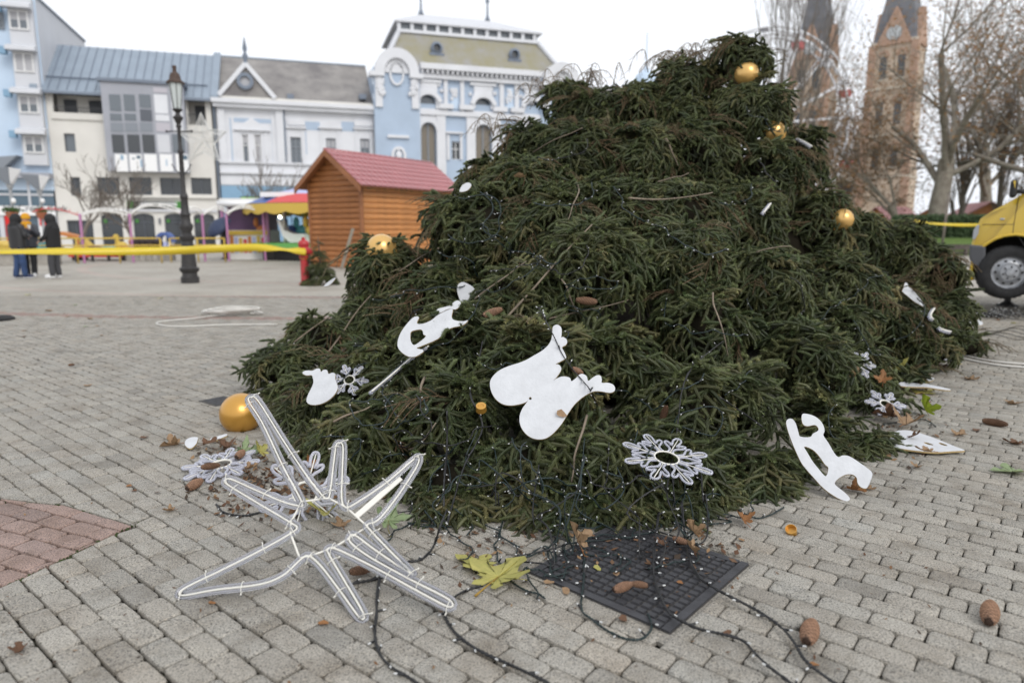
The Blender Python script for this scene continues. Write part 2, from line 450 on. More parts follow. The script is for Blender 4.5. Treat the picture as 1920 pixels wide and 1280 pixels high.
# moss in the joints round the rosy bed
ms = MB(); rm = random.Random(8)
for k in range(260):
    i = rm.randrange(2, 8); (x0, y0), (x1, y1) = RED[i], RED[i + 1]; t = rm.random()
    x, y = x0 + (x1 - x0) * t + rm.gauss(0, .012), y0 + (y1 - y0) * t + rm.gauss(0, .012); r_ = rm.uniform(.004, .010)
    ms.ellip((x, y, -0.008), (r_, r_, .006), 5, 3)
o = ms.build('moss', 'moss'); tag(o, 'green moss in the joint round the rosy paving bed', 'moss', kind='stuff')
# ================================================================== buildings across the square
mat('white_stucco', (0.66, 0.67, 0.70), 0.8, var=0.06, vscale=0.6)
mat('blue_stucco', (0.39, 0.475, 0.59), 0.8, var=0.07, vscale=0.5)
mat('deep_blue_stucco', (0.22, 0.36, 0.50), 0.8, var=0.06, vscale=0.5)
mat('cream_stone', (0.66, 0.64, 0.60), 0.8, var=0.06, vscale=0.5)
mat('pale_panel', (0.56, 0.57, 0.60), 0.6, var=0.04, vscale=0.5)
mat('ice_blue_panel', (0.50, 0.61, 0.74), 0.5, var=0.05, vscale=0.4)
mat('grey_panel', (0.33, 0.34, 0.38), 0.5, var=0.06, vscale=0.6)
mat('mauve_panel', (0.46, 0.44, 0.48), 0.5)
mat('dark_frame', (0.10, 0.11, 0.13), 0.5)
mat('grey_frame', (0.22, 0.24, 0.27), 0.5)
mat('white_frame', (0.70, 0.70, 0.70), 0.5)
mat('zinc', (0.27, 0.32, 0.38), 0.45, var=0.08, vscale=0.7, metal=0.25)
mat('zinc_dark', (0.17, 0.20, 0.25), 0.5, var=0.08, vscale=0.7)
mat('glass_dark', (0.035, 0.04, 0.045), 0.08, spec=0.8)
mat('glass_blue', (0.06, 0.11, 0.15), 0.06, spec=0.9)
mat('glass_grey', (0.11, 0.13, 0.15), 0.08, spec=0.9)
mat('curtain', (0.42, 0.42, 0.44), 0.8)
mat('dark_wood_door', (0.07, 0.075, 0.085), 0.5)
mat('balcony_iron', (0.05, 0.05, 0.055), 0.5)
mat('slate_roof', (0.16, 0.15, 0.15), 0.85, col2=(0.30, 0.285, 0.27), vscale=0.55, bump=0.6, bscale=3)
mat('lichen_roof', (0.30, 0.292, 0.278), 0.9, col2=(0.27, 0.248, 0.15), vscale=0.8, bump=0.6, bscale=3)
mat('sign_white', (0.80, 0.80, 0.80), 0.5)
mat('sign_red', (0.62, 0.02, 0.02), 0.5)
mat('sign_ink', (0.05, 0.05, 0.06), 0.5)
mat('sign_green', (0.05, 0.20, 0.035), 0.5)
mat('sign_black', (0.02, 0.025, 0.02), 0.5)
mat('lime', (0.28, 0.62, 0.08), 0.5)
mat('amber_glass', (0.17, 0.14, 0.10), 0.2, spec=0.7)

class Facade:
    def __init__(s, O, head, root):
        s.O = Vector((O[0], O[1], 0)); s.h = head; s.root = root
        s.d = Vector((math.cos(head), math.sin(head), 0)); s.n = Vector((math.sin(head), -math.cos(head), 0))
    def F(s, u, v, y=0.0):
        p = PL(u, v, s.O - s.n * y, s.n); return (p - s.O).dot(s.d), p.z
    def rect(s, u0, v0, u1, v1, y=0.0):
        a = s.F(u0, v1, y); b = s.F(u1, v0, y); return a[0], b[0], min(a[1], b[1]), max(a[1], b[1])
def wall_holes(mb, x0, x1, z0, z1, holes, y=0.0, depth=0.3, mi=0):
    xs = sorted(set([x0, x1] + [min(max(h[i], x0), x1) for h in holes for i in (0, 1)]))
    zs = sorted(set([z0, z1] + [min(max(h[i], z0), z1) for h in holes for i in (2, 3)]))
    for i in range(len(xs) - 1):
        for j in range(len(zs) - 1):
            cx, cz = (xs[i] + xs[i + 1]) / 2, (zs[j] + zs[j + 1]) / 2
            if any(h[0] < cx < h[1] and h[2] < cz < h[3] for h in holes): continue
            mb.add([(xs[i], y, zs[j]), (xs[i + 1], y, zs[j]), (xs[i + 1], y, zs[j + 1]), (xs[i], y, zs[j + 1])], [(0, 1, 2, 3)], mi)
    for h in holes:
        a, b, c, d = h
        mb.add([(a, y, c), (a, y, d), (a, y + depth, d), (a, y + depth, c)], [(0, 1, 2, 3)], mi)
        mb.add([(b, y, c), (b, y + depth, c), (b, y + depth, d), (b, y, d)], [(0, 1, 2, 3)], mi)
        mb.add([(a, y, d), (b, y, d), (b, y + depth, d), (a, y + depth, d)], [(0, 1, 2, 3)], mi)
        mb.add([(a, y, c), (a, y + depth, c), (b, y + depth, c), (b, y, c)], [(0, 1, 2, 3)], mi)
def shell(mb, x0, x1, z0, z1, dep, mi=0):
    mb.add([(x0, 0, z0), (x0, dep, z0), (x0, dep, z1), (x0, 0, z1)], [(0, 3, 2, 1)], mi)
    mb.add([(x1, 0, z0), (x1, dep, z0), (x1, dep, z1), (x1, 0, z1)], [(0, 1, 2, 3)], mi)
    mb.add([(x0, dep, z0), (x1, dep, z0), (x1, dep, z1), (x0, dep, z1)], [(0, 3, 2, 1)], mi)
def window(root, r, y=0.22, frame='white_frame', glass='glass_dark', mull=1, trans=0.0, fw=0.07, name='window', cur=0.0):
    a, b, c, d = r
    m = MB(); m.box(a, a + fw, y - .05, y + .03, c, d); m.box(b - fw, b, y - .05, y + .03, c, d)
    m.box(a + fw, b - fw, y - .05, y + .03, d - fw, d); m.box(a + fw, b - fw, y - .05, y + .03, c, c + fw)
    for k in range(mull):
        x = a + (b - a) * (k + 1) / (mull + 1); m.box(x - fw / 2, x + fw / 2, y - .045, y + .025, c + fw, d - fw)
    if trans: z = c + (d - c) * trans; m.box(a + fw, b - fw, y - .043, y + .023, z - fw / 2, z + fw / 2)
    o = m.build(name, frame, root)
    g = MB(); g.box(a + .01, b - .01, y + .035, y + .06, c + .01, d - .01); g.build('pane', glass, o)
    if cur:
        g = MB(); n = 10
        z0 = d - (d - c) * cur
        g.box(a + fw, b - fw, y + .012, y + .034, z0, d - fw); g.build('blind', 'curtain', o)
    return o
def arch_fill(mb, a, b, zs, zt, y, dep, mi=0, n=8):
    # wall above an arched opening: between springing zs and crown zt
    cx, hw = (a + b) / 2, (b - a) / 2
    pts = [(cx + hw * math.cos(math.pi * k / n), zs + (zt - zs) * math.sin(math.pi * k / n)) for k in range(n + 1)]
    for k in range(n):
        p, q = pts[k], pts[k + 1]
        mb.add([(p[0], y, p[1]), (p[0], y, zt + .02), (q[0], y, zt + .02), (q[0], y, q[1])], [(0, 1, 2, 3)], mi)
        mb.add([(p[0], y, p[1]), (q[0], y, q[1]), (q[0], y + dep, q[1]), (p[0], y + dep, p[1])], [(0, 1, 2, 3)], mi)
def arch_ring(mb, cx, zs, rx, rz, wd, y0, y1, n=12, mi=0, a0=0.0, a1=math.pi):
    for k in range(n):
        t0, t1 = a0 + (a1 - a0) * k / n, a0 + (a1 - a0) * (k + 1) / n
        q = []
        for t, e in ((t0, 0), (t1, 0), (t1, wd), (t0, wd)): q.append((cx + (rx + e) * math.cos(t), zs + (rz + e) * math.sin(t)))
        mb.add([(x, y0, z) for x, z in q] + [(x, y1, z) for x, z in q], [(0, 1, 2, 3), (0, 4, 5, 1), (1, 5, 6, 2), (2, 6, 7, 3), (3, 7, 4, 0)], mi)

FH = math.atan2(.302, .953); FO = (-27.1, 62.0)
def part(root, name, m, fn, smooth=False):
    mb = MB(); fn(mb); return mb.build(name, m, root, smooth, 40 if smooth else None)

# ------------------------------------------------------------------ bank building at the far left
bank = empty('bank_building', (FO[0], FO[1], 0), FH, 'tall pale blue office block with projecting window bays and white bank sign', 'building')
fb = Facade(FO, FH, bank)
sc, _ = fb.F(86, 200); sl = sc - 16
zt = 19.8
def f_(mb):
    hs_ = [fb.rect(-30, 346, 104, 386)]
    wall_holes(mb, sl, sc, 4.6, zt, [], mi=0)
    shell(mb, sl, sc, 0, zt, 14, 1)
    mb.add([(sl, 0, zt), (sc, 0, zt), (sc, 14, zt), (sl, 14, zt)], [(0, 1, 2, 3)], 1)
mb = MB(); f_(mb); mb.build('wall', ['ice_blue_panel', 'pale_panel'], bank)
part(bank, 'parapet', 'zinc_dark', lambda m: (m.box(sc - .15, sc + .12, -.1, 14.1, zt + .002, zt + .16)))
for k in range(5):                       # joints between facade panels
    z = 5.6 + k * 2.9
    part(bank, 'panel_joint', 'grey_frame', lambda m: m.box(sl, sc - 4.2, -.03, .02, z, z + .06))
# stacked window bay at the corner
bx0, bx1 = fb.F(38, 200)[0], sc - .12
part(bank, 'bay', 'pale_panel', lambda m: m.box(bx0, bx1, -.55, -.002, 6.6, zt - .3))
for (v0, v1, u0, u1) in ((18, 58, 15, 56), (98, 137, 25, 66), (178, 214, 34, 75), (254, 288, 44, 84)):
    r = fb.rect(u0, v1, u1, v0, -.55); r = (r[0], r[1], min(r[2], r[3]), max(r[2], r[3]))
    window(bank, r, -.62, 'white_frame', 'glass_grey', 1, 0, .12, cur=random.choice((.35, .5, .9)))
    part(bank, 'awning_box', 'pale_panel', lambda m: m.prism([(-.55, r[3] + .05), (-1.35, r[3] + .05), (-1.3, r[3] + .35), (-.55, r[3] + .62)], r[0] - .35, r[1] + .35, fr=(Vector((0, 0, 0)), Vector((0, 1, 0)), Vector((0, 0, 1)), Vector((1, 0, 0)))))
    part(bank, 'awning_end', 'deep_blue_stucco', lambda m: m.box(r[0] - .85, r[0] - .36, -1.1, -.56, r[3] - .25, r[3] + .3))
r = fb.rect(-40, 56, 10, 14); window(bank, r, -.1, 'grey_frame', 'glass_grey', 2, .5, .1)
for k in range(3):
    for j in range(4):
        xx = sl + 1.4 + k * 3.4; zz_ = 6.6 + j * 3.1; window(bank, (xx, xx + 1.9, zz_, zz_ + 1.7), -.06, 'white_frame', 'glass_grey', 1, 0, .1, cur=(.2, .5, .8)[(k + j) % 3])
part(bank, 'canopy_edge', 'grey_panel', lambda m: m.box(sl, sc - .02, -1.0, .0, fb.F(50, 335)[1], fb.F(50, 325)[1]))
tri = [fb.F(-8, 298), fb.F(42, 294), fb.F(12, 322)]
part(bank, 'pointed_oriel', 'grey_frame', lambda m: m.prism([(p[0], p[1]) for p in tri], 0, 1.2, fr=(Vector((0, -1.2, 0)), Vector((1, 0, 0)), Vector((0, 0, 1)), Vector((0, 1, 0)))))
g0, g1 = fb.F(60, 386)[1], fb.F(60, 338)[1]
part(bank, 'glass_band', 'glass_blue', lambda m: m.box(sl, sc - .1, .05, .12, g0, g1))
for u in (-25, 52): part(bank, 'mullion', 'pale_panel', lambda m: m.box(fb.F(u, 360)[0], fb.F(u, 360)[0] + .18, -.06, .049, g0, g1))
part(bank, 'transom', 'pale_panel', lambda m: m.box(sl, sc - .1, -.05, .048, fb.F(60, 367)[1], fb.F(60, 365)[1] + .08))
z0, z1 = fb.F(60, 404)[1], fb.F(60, 386.5)[1]
sg = part(bank, 'sign_board', 'sign_white', lambda m: m.box(sl, sc - .05, -.18, .04, z0, z1))
hgt = (z1 - z0)
s0, zz = fb.F(9, 401)
facade_text('sign_lettering', 'UniCredit Bank', sg, hgt * .95, (s0, -.20, z0 + hgt * .26), (math.pi / 2, 0, 0), 'sign_ink', .006)
lg = MB(); cx_, cz_ = s0 - .55, z0 + hgt * .5
lg.lathe([(hgt * .33, 0), (hgt * .33, .02), (.001, .02)], 18, org=(cx_, -.20, cz_), ax=((1, 0, 0), (0, 0, 1), (0, -1, 0))); lg.build('sign_logo', 'sign_red', sg)
lg = MB(); lg.add([(cx_ - .04, -.225, cz_ - hgt * .25), (cx_ + .05, -.225, cz_ - hgt * .25), (cx_ + .11, -.225, cz_ + hgt * .25), (cx_ - .13, -.225, cz_ + .05)], [(0, 1, 2, 3)]); lg.build('logo_numeral', 'sign_white', sg)
part(bank, 'shop_glass', 'glass_blue', lambda m: m.box(sl, sc - .05, .25, .32, 0.25, z0))
part(bank, 'plinth', 'grey_panel', lambda m: m.box(sl, sc - .05, .1, .6, 0, .25))
for u in (5, 78, 104):
    x = fb.F(u, 430)[0]
    part(bank, 'shop_column', 'pale_panel', lambda m: m.box(x - .18, x + .18, -.05, .24, 0, z0 - .004))
x = fb.F(7, 430)[0]; part(bank, 'red_post', 'sign_red', lambda m: m.box(x + .2, x + .5, -.12, .1, .2, 2.9))
x = fb.F(86, 428)[0]; part(bank, 'cash_machine', 'sign_white', lambda m: (m.box(x - .4, x + .3, -.15, .2, .8, 2.4)))
part(bank, 'cash_machine_panel', 'sign_red', lambda m: m.box(x - .35, x + .25, -.18, -.152, 1.7, 2.3))

# ------------------------------------------------------------------ cream building with zinc roof
cb = empty('zinc_roofed_building', (FO[0], FO[1], 0), FH, 'cream stone building with standing seam zinc roof, dark glazed bay and arched shop windows', 'building')
fc = Facade(FO, FH, cb)
x0, x1 = sc + .03, fc.F(402, 300)[0]
ze = fc.F(240, 178)[1]; zb = 0
lo1 = fc.rect(88, 232, 193, 178); lo1 = (x0 + .5, fc.F(193, 200)[0], fc.F(140, 213)[1], ze - .15)
lo2 = (fc.F(352, 200)[0], x1 - .45, fc.F(372, 236)[1], ze - .15)
fl2 = [fc.rect(130, 367, 153, 332), fc.rect(181, 366, 226, 332), fc.rect(241, 366, 286, 332), fc.rect(299, 366, 345, 333), fc.rect(357, 365, 398, 333)]
small = [fc.rect(119, 285, 143, 250)]
ar = [fc.rect(188, 458, 233, 400), fc.rect(248, 458, 293, 400), fc.rect(307, 458, 351, 400), fc.rect(362, 458, 405, 400)]
ar = [(a, min(b, x1 - .3), 0.0, d) for a, b, c, d in ar]
ent = (x0 + .6, fc.F(176, 440)[0], 0.0, fc.F(140, 413)[1])
m = MB(); wall_holes(m, x0, x1, 0, ze, [lo1, lo2, ent] + fl2 + small + ar, depth=.35)
for a, b, c, d in ar: arch_fill(m, a, b, d - .32, d, -.001, .34)
shell(m, x0, x1, 0, ze, 12); m.build('wall', 'cream_stone', cb)
for r in fl2: window(cb, r, .26, 'dark_frame', 'glass_dark', 1, 0, .06)
for r in small: window(cb, r, .26, 'dark_frame', 'glass_grey', 0, 0, .06)
for i, r in enumerate(ar):
    window(cb, r, .28, 'dark_frame', 'glass_dark', 1 if i == 1 else 0, .72, .06, name='shop_window')
    part(cb, 'shop_sign', 'sign_green', lambda q: q.box(r[0] + .15, r[0] + .42, .16, .2, r[3] - .8, r[3] - .5))
window(cb, ent, .3, 'dark_frame', 'glass_dark', 2, 0, .08, name='entrance')
for r, doors in ((lo1, ((120, 144), (167, 191))), (lo2, ((365, 386),))):
    part(cb, 'loggia_back', 'cream_stone', lambda q: (q.box(r[0] - .1, r[1] + .1, 1.5, 1.6, r[2] - .4, r[3] + .1)))
    part(cb, 'loggia_floor', 'cream_stone', lambda q: q.box(r[0] - .1, r[1] + .1, .352, 1.5, r[2] - .3, r[2] - .003))
    for u0, u1 in doors:
        a, b = fc.F(u0, 200, 1.4)[0], fc.F(u1, 200, 1.4)[0]
        part(cb, 'loggia_door', 'dark_wood_door', lambda q: q.box(a, b, 1.42, 1.49, r[2] - .29, r[3] - .25))
    part(cb, 'parapet', 'cream_stone', lambda q: q.box(r[0] - .2, r[1], -.16, .16, r[2] - .5, r[2] + .02))
    rl = MB(); zr = r[2] + .95 if r is lo2 else r[2] + .5
    rl.box(r[0], r[1], -.08, -.04, zr - .05, zr)
    k = r[0]
    while k < r[1]: rl.box(k, k + .025, -.075, -.045, r[2], zr - .05); k += .22
    rl.build('railing', 'balcony_iron', cb)
# glazed bay
by = -1.1
B0, B1 = fc.F(196, 250, by)[0], fc.F(349, 250, by)[0]
zt_, zb_ = fc.F(260, 156, by)[1], fc.F(260, 322, by)[1]
bay = part(cb, 'glazed_bay', 'grey_panel', lambda q: q.box(B0, B1, by, -.002, zb_, zt_))
part(cb, 'bay_roof', 'zinc_dark', lambda q: q.prism([(-1.3, zt_ + .002), (.6, zt_ + .002), (.6, zt_ + .55), (-1.3, zt_ + .25)], B0 - .2, B1 + .2, fr=(Vector((0, 0, 0)), Vector((0, 1, 0)), Vector((0, 0, 1)), Vector((1, 0, 0)))))
def bp_(u0, v0, u1, v1, mm, nm, pr=.04):
    r = fc.rect(u0, v1, u1, v0, by); c, d = min(r[2], r[3]), max(r[2], r[3])
    part(bay, nm, mm, lambda q: q.box(r[0], r[1], by - pr, by + .01, c, d))
for u in (204, 231, 260): bp_(u, 177, u + 24, 209 if u < 259 else 203, 'glass_grey', 'bay_window')
for u in (206, 233): bp_(u, 213, u + 23, 227, 'glass_grey', 'bay_window')
bp_(262, 205, 286, 228, 'dark_frame', 'bay_window')
bp_(288, 177, 316, 214, 'white_stucco', 'bay_panel'); bp_(291, 215, 318, 228, 'white_stucco', 'bay_panel')
bp_(287, 164, 314, 175, 'mauve_panel', 'bay_panel'); bp_(292, 230, 320, 248, 'mauve_panel', 'bay_panel')
bp_(320, 177, 345, 250, 'pale_panel', 'bay_panel')
for u in (207, 234, 262): bp_(u, 230, u + 25, 248, 'grey_frame', 'bay_panel')
for u, mm in ((209, 'glass_dark'), (238, 'glass_dark'), (266, 'glass_dark'), (294, 'pale_panel'), (322, 'glass_grey')): bp_(u, 252, u + 26, 287, mm, 'bay_window')
for i, u in enumerate((215, 242, 270, 299, 329)): bp_(u, 289, min(u + 26, 355), 322, 'sign_white', 'printed_panel')
for i, (u, v, w_, h_) in enumerate(((226, 291, 6, 9), (256, 292, 8, 6), (263, 300, 4, 14), (343, 291, 9, 9), (311, 299, 3, 12), (248, 296, 5, 3))): bp_(u, v, u + w_, v + h_, 'glass_blue' if i % 2 else 'deep_blue_stucco', 'print_mark', .05)
# ledge, lamps and sign
part(cb, 'ledge', 'cream_stone', lambda q: q.box(fc.F(182, 370)[0], x1 - .05, -.25, -.001, fc.F(290, 371)[1], fc.F(290, 368)[1]))
zl = fc.F(300, 397)[1]
part(cb, 'cornice_band', 'white_stucco', lambda q: q.box(fc.F(182, 397)[0], x1 - .05, -.18, -.002, zl, zl + .2))
r = fc.rect(240, 391, 342, 377); sb_ = part(cb, 'shop_sign_board', 'sign_black', lambda q: q.box(r[0], r[1], -.3, -.19, r[2], r[3]))
part(sb_, 'sign_end', 'sign_green', lambda q: (q.box(r[0] - .02, r[0] + .4, -.31, -.18, r[2] - .01, r[3] + .01), q.box(r[1] - .5, r[1] + .02, -.31, -.18, r[2] - .01, r[3] + .01)))
for u0, u1 in ((262, 284), (298, 332)):
    k = u0
    while k < u1:
        q = fc.rect(k, 386.5, k + 2.6, 380); part(sb_, 'sign_letter', 'sign_white', lambda w_: w_.box(q[0], q[1], -.33, -.301, q[2], q[3])); k += 3.6
for u in (239, 298):
    q = fc.rect(u, 420, u + 4, 409); part(cb, 'wall_lamp', 'dark_frame', lambda w_: w_.box(q[0], q[1], -.2, -.003, q[2], q[3]))
# roof
zr_, yr = fc.F(250, 94, 5.0)[1], 5.0
xa, xb = x0 - .35, x1 + .1
def slope(mb, xa, xb, y0, z0, y1, z1, th=.12, mi=0):
    mb.prism([(y0, z0), (y1, z1), (y1, z1 - th), (y0, z0 - th)], xa, xb, fr=(Vector((0, 0, 0)), Vector((0, 1, 0)), Vector((0, 0, 1)), Vector((1, 0, 0))), mi=mi)
rf = part(cb, 'roof', 'zinc', lambda q: (slope(q, xa, xb, -.6, ze, yr, zr_), slope(q, xa, xb, yr + .001, zr_, 2 * yr + .6, ze)))
part(rf, 'eave_gutter', 'zinc_dark', lambda q: q.box(xa, xb, -.75, -.55, ze - .3, ze - .122))
n = 19
L_ = math.hypot(yr + .6, zr_ - ze); an = math.atan2(zr_ - ze, yr + .6)
seam = MB(); seam.box(-.025, .025, 0, L_, .0, .07); sm = seam.mesh('seam'); sm.materials.append(M('zinc_dark'))
for k in range(n + 1):
    o = link('seam', sm, None, rf, (xa + .05 + (xb - xa - .1) * k / n, -.6, ze), (an, 0, 0))
sn = MB(); sn.box(xa + .3, xb - .3, -.02, .02, .04, .16); sn.build('snow_guard', 'zinc_dark', rf, loc=(0, .75, ze + (zr_ - ze) * .24 + .02), rot=(an, 0, 0))
part(rf, 'gable_coping', 'zinc', lambda q: (slope(q, xb - .001, xb + .6, -.7, ze + .25, yr, zr_ + .3, .5), slope(q, xa - .5, xa + .001, -.7, ze + .25, yr, zr_ + .3, .5)))

# ------------------------------------------------------------------ low wing with slate roof and triangular gable
wg = empty('slate_roofed_wing', (FO[0], FO[1], 0), FH, 'pale blue and white two storey wing with slate roof and white triangular gable', 'building')
fw_ = Facade(FO, FH, wg)
x0, x1 = fw_.F(411, 300)[0], fw_.F(702, 250)[0]
zc = fw_.F(540, 200)[1]; zg = fw_.F(500, 349)[1]
wins = [fw_.rect(453, 305, 468, 252), fw_.rect(476, 305, 492, 252), fw_.rect(544, 306, 566, 257), fw_.rect(611, 305, 631, 259), fw_.rect(675, 305, 694, 260)]
shopw = fw_.rect(450, 392, 560, 368)
m = MB(); wall_holes(m, x0, x1, zg, zc, wins, depth=.3, mi=0)
wall_holes(m, x0, x1, 0, zg, [shopw], depth=.3, mi=1); shell(m, x0, x1, 0, zc, 13, 0)
m.build('wall', ['white_stucco', 'deep_blue_stucco'], wg)
for i, r in enumerate(wins): window(wg, r, .2, 'grey_frame' if i > 1 else 'white_frame', 'glass_grey', 1 if i > 1 else 0, .62, .08, cur=(.3, 1, .0, .4, .4)[i])
def bpan(u0, v0, u1, v1, y0=-.02, mm='blue_stucco', nm='blue_field', root=None, fa=None):
    fa = fa or fw_; r = fa.rect(u0, v1, u1, v0); return part(root or wg, nm, mm, lambda q: q.box(r[0], r[1], y0, -.001, r[2], r[3]))
bpan(430, 221, 438, 303); bpan(508, 221, 512, 303); bpan(438, 221, 508, 232)
bpan(572, 228, 600, 245); bpan(640, 228, 664, 247)
bpan(534, 226, 538, 290); bpan(572, 246, 576, 290, -.019); bpan(600, 246, 603, 290)
for u, v0, v1 in ((403, 205, 305), (511, 203, 305)): bpan(u + 5, v0, u + 24, v1, -.22, 'white_stucco', 'pilaster')
# window surrounds
for (u0, u1, vt) in ((440, 505, 236), (538, 572, 231), (598, 640, 232), (664, 700, 233)):
    big = u0 == 440
    for uu in (u0 + 1, u1 - (10 if big else 7)): bpan(uu, vt + 14, uu + (9 if big else 6), 305, -.10, 'white_stucco', 'window_surround')
    bpan(u0 - 2, vt + 6, u1 + 2, vt + 11, -.26, 'white_stucco', 'window_hood')
    if u0 in (440, 598):
        a, za = fw_.F(u0, vt + 6); b, _ = fw_.F(u1, vt + 6)
        part(wg, 'pediment', 'white_stucco', lambda q: q.prism([(a, za + .003), (b, za + .003), ((a + b) / 2, za + (1.0 if big else .7))], 0, .16, fr=(Vector((0, -.0, 0)), Vector((1, 0, 0)), Vector((0, 0, 1)), Vector((0, -1, 0)))))
    else: bpan(u0, vt - 6, u1, vt + 5, -.16, 'white_stucco', 'window_hood')
for (va, vb, y) in ((305.5, 309, -.25), (324, 328, -.3), (333, 348, -.08)):
    za, zb2 = fw_.F(540, vb)[1], fw_.F(540, va)[1]; part(wg, 'string_course', 'white_stucco', lambda q: q.box(x0 + .02, x1 - .02, y, -.001, za, zb2))
part(wg, 'cornice', 'white_stucco', lambda q: (q.box(x0 - .3, x1, -.8, -.001, zc - .02, zc + .32), q.box(x0 - .2, x1, -.55, -.002, zc - .35, zc - .021)))
part(wg, 'attic_band', 'cream_stone', lambda q: q.box(x0 - .1, x1, -.25, .4, zc + .322, fw_.F(540, 187)[1]))
za = fw_.F(540, 187)[1]; zr_ = fw_.F(540, 115, 6.0)[1]
rf = part(wg, 'roof', 'slate_roof', lambda q: (slope(q, x0, x1, .1, za, 6, zr_), slope(q, x0, x1, 6.001, zr_, 12, za)))
part(rf, 'ridge_cap', 'zinc', lambda q: q.box(x0, x1, 5.9, 6.1, zr_ - .02, zr_ + .1))
# triangular gable
a, b, t = fw_.F(411, 183)[0], fw_.F(516, 185)[0], fw_.F(457, 121)
zg0 = za + .02
part(wg, 'gable', 'slate_roof', lambda q: q.prism([(a, zg0), (b, zg0), ((a + b) / 2, t[1])], 0, 4.5, fr=(Vector((0, 4.3, 0)), Vector((1, 0, 0)), Vector((0, 0, 1)), Vector((0, -1, 0)))))
def bar(mb, p, q, wd, y0, y1):
    d = Vector((q[0] - p[0], 0, q[1] - p[1])); d.normalize(); nn = Vector((-d.z, 0, d.x)) * wd
    P_ = [Vector((p[0], 0, p[1])), Vector((q[0], 0, q[1]))]
    q4 = [P_[0] - nn, P_[1] - nn, P_[1] + nn, P_[0] + nn]
    mb.add([(v.x, y0, v.z) for v in q4] + [(v.x, y1, v.z) for v in q4], [(0, 1, 2, 3), (4, 7, 6, 5), (0, 4, 5, 1), (1, 5, 6, 2), (2, 6, 7, 3), (3, 7, 4, 0)])
part(wg, 'gable_rake', 'white_stucco', lambda q: (bar(q, (a, zg0), ((a + b) / 2, t[1]), .18, -.45, -.05), bar(q, ((a + b) / 2 + .01, t[1]), (b, zg0), .18, -.44, -.06)))
c0 = fw_.F(460, 154); mm = MB(); arch_ring(mm, c0[0], c0[1], .42, .42, .28, -.5, -.05, 16, a1=2 * math.pi); mm.build('round_window_frame', 'zinc_dark', wg)
mm = MB(); mm.lathe([(.45, 0), (.001, 0.0)], 16, org=(c0[0], -.28, c0[1]), ax=((1, 0, 0), (0, 0, 1), (0, -1, 0))); mm.build('round_window_pane', 'curtain', wg)
mm = MB(); mm.lathe([(.18, 0), (.14, .4), (.25, .7), (.1, 1.0), (.2, 1.3), (.02, 2.3)], 8, org=((a + b) / 2, 0, t[1])); mm.build('finial', 'zinc_dark', wg, True)
for u in (538, 674):
    q = fw_.rect(u, 186, u + 13, 176); part(wg, 'roof_hatch', 'zinc_dark', lambda w_: w_.box(q[0], q[1], .0, 1.2, q[2], q[3]))
part(wg, 'shop_frame', 'dark_frame', lambda q: q.box(shopw[0], shopw[1], .02, .1, shopw[2], shopw[3]))
r = fw_.rect(452, 389, 500, 370); part(wg, 'green_shop_sign', 'lime', lambda q: q.box(r[0], r[1], -.1, .018, r[2], r[3]))
for u, v0, v1 in ((400, 190, 440), (531, 203, 305), (703, 200, 300)):
    p, q = fw_.F(u, v0), fw_.F(u + (v1 - v0) * .085 * .0, v1); mm = MB(); mm.tube([(p[0], -.12, p[1]), (p[0], -.12, max(q[1], .05))], .09, 6); mm.build('downpipe', 'zinc_dark', wg)

# ------------------------------------------------------------------ palace with mansard roof
PO = (FO[0], FO[1]); pal = empty('town_palace', (FO[0], FO[1], 0), FH, 'ornate pale blue and white palace with lichen covered mansard roof', 'building')
fp_ = Facade(FO, FH, pal); YP = -.5
def prect(u0, v0, u1, v1): 
    r = fp_.rect(u0, v1, u1, v0, YP); return (r[0], r[1], min(r[2], r[3]), max(r[2], r[3]))
x0, x1 = fp_.F(702, 230, YP)[0], fp_.F(1083, 160, YP)[0]
zc = fp_.F(880, 138, YP)[1]; zm = fp_.F(790, 209, YP)[1]
au = (803, 906, 1000)                     # window axes at the storey rows (px)
lun, doors = [], []
for i, u in enumerate(au):
    uu = u - 4 * 0; lun.append(prect(u - 16, 174 + i * 2, u + 14, 196 + i * 2)); doors.append(prect(u - 15, 229 + i * 4, u + 16, 312))
doors = [(a, b, 0.9, d) for a, b, c, d in doors]
sw = [prect(847, 265, 864, 300), prect(950, 268, 966, 300)]
m = MB(); wall_holes(m, x0, x1, 0, zc, lun + doors + sw, y=YP, depth=.4, mi=0)
for a, b, c, d in lun: arch_fill(m, a, b, c, d, YP - .001, .39)
for a, b, c, d in doors: arch_fill(m, a, b, d - .8, d, YP - .001, .39)
shell(m, x0, x1, 0, zc, 16, 0); m.build('wall', 'blue_stucco', pal)
for r in lun: window(pal, r, YP + .3, 'grey_frame', 'glass_grey', 0, 0, .1, name='lunette_window')
for r in doors: window(pal, r, YP + .3, 'grey_frame', 'amber_glass', 1, .55, .14, name='arched_window')
for r in sw: window(pal, r, YP + .3, 'white_frame', 'glass_dark', 1, .6, .08)
W_ = 'white_stucco'
def pb(u0, v0, u1, v1, y=-.12, nm='relief', mm=W_):
    r = prect(u0, v0, u1, v1); return part(pal, nm, mm, lambda q: q.box(r[0], r[1], YP + y, YP - .001, r[2], r[3]))
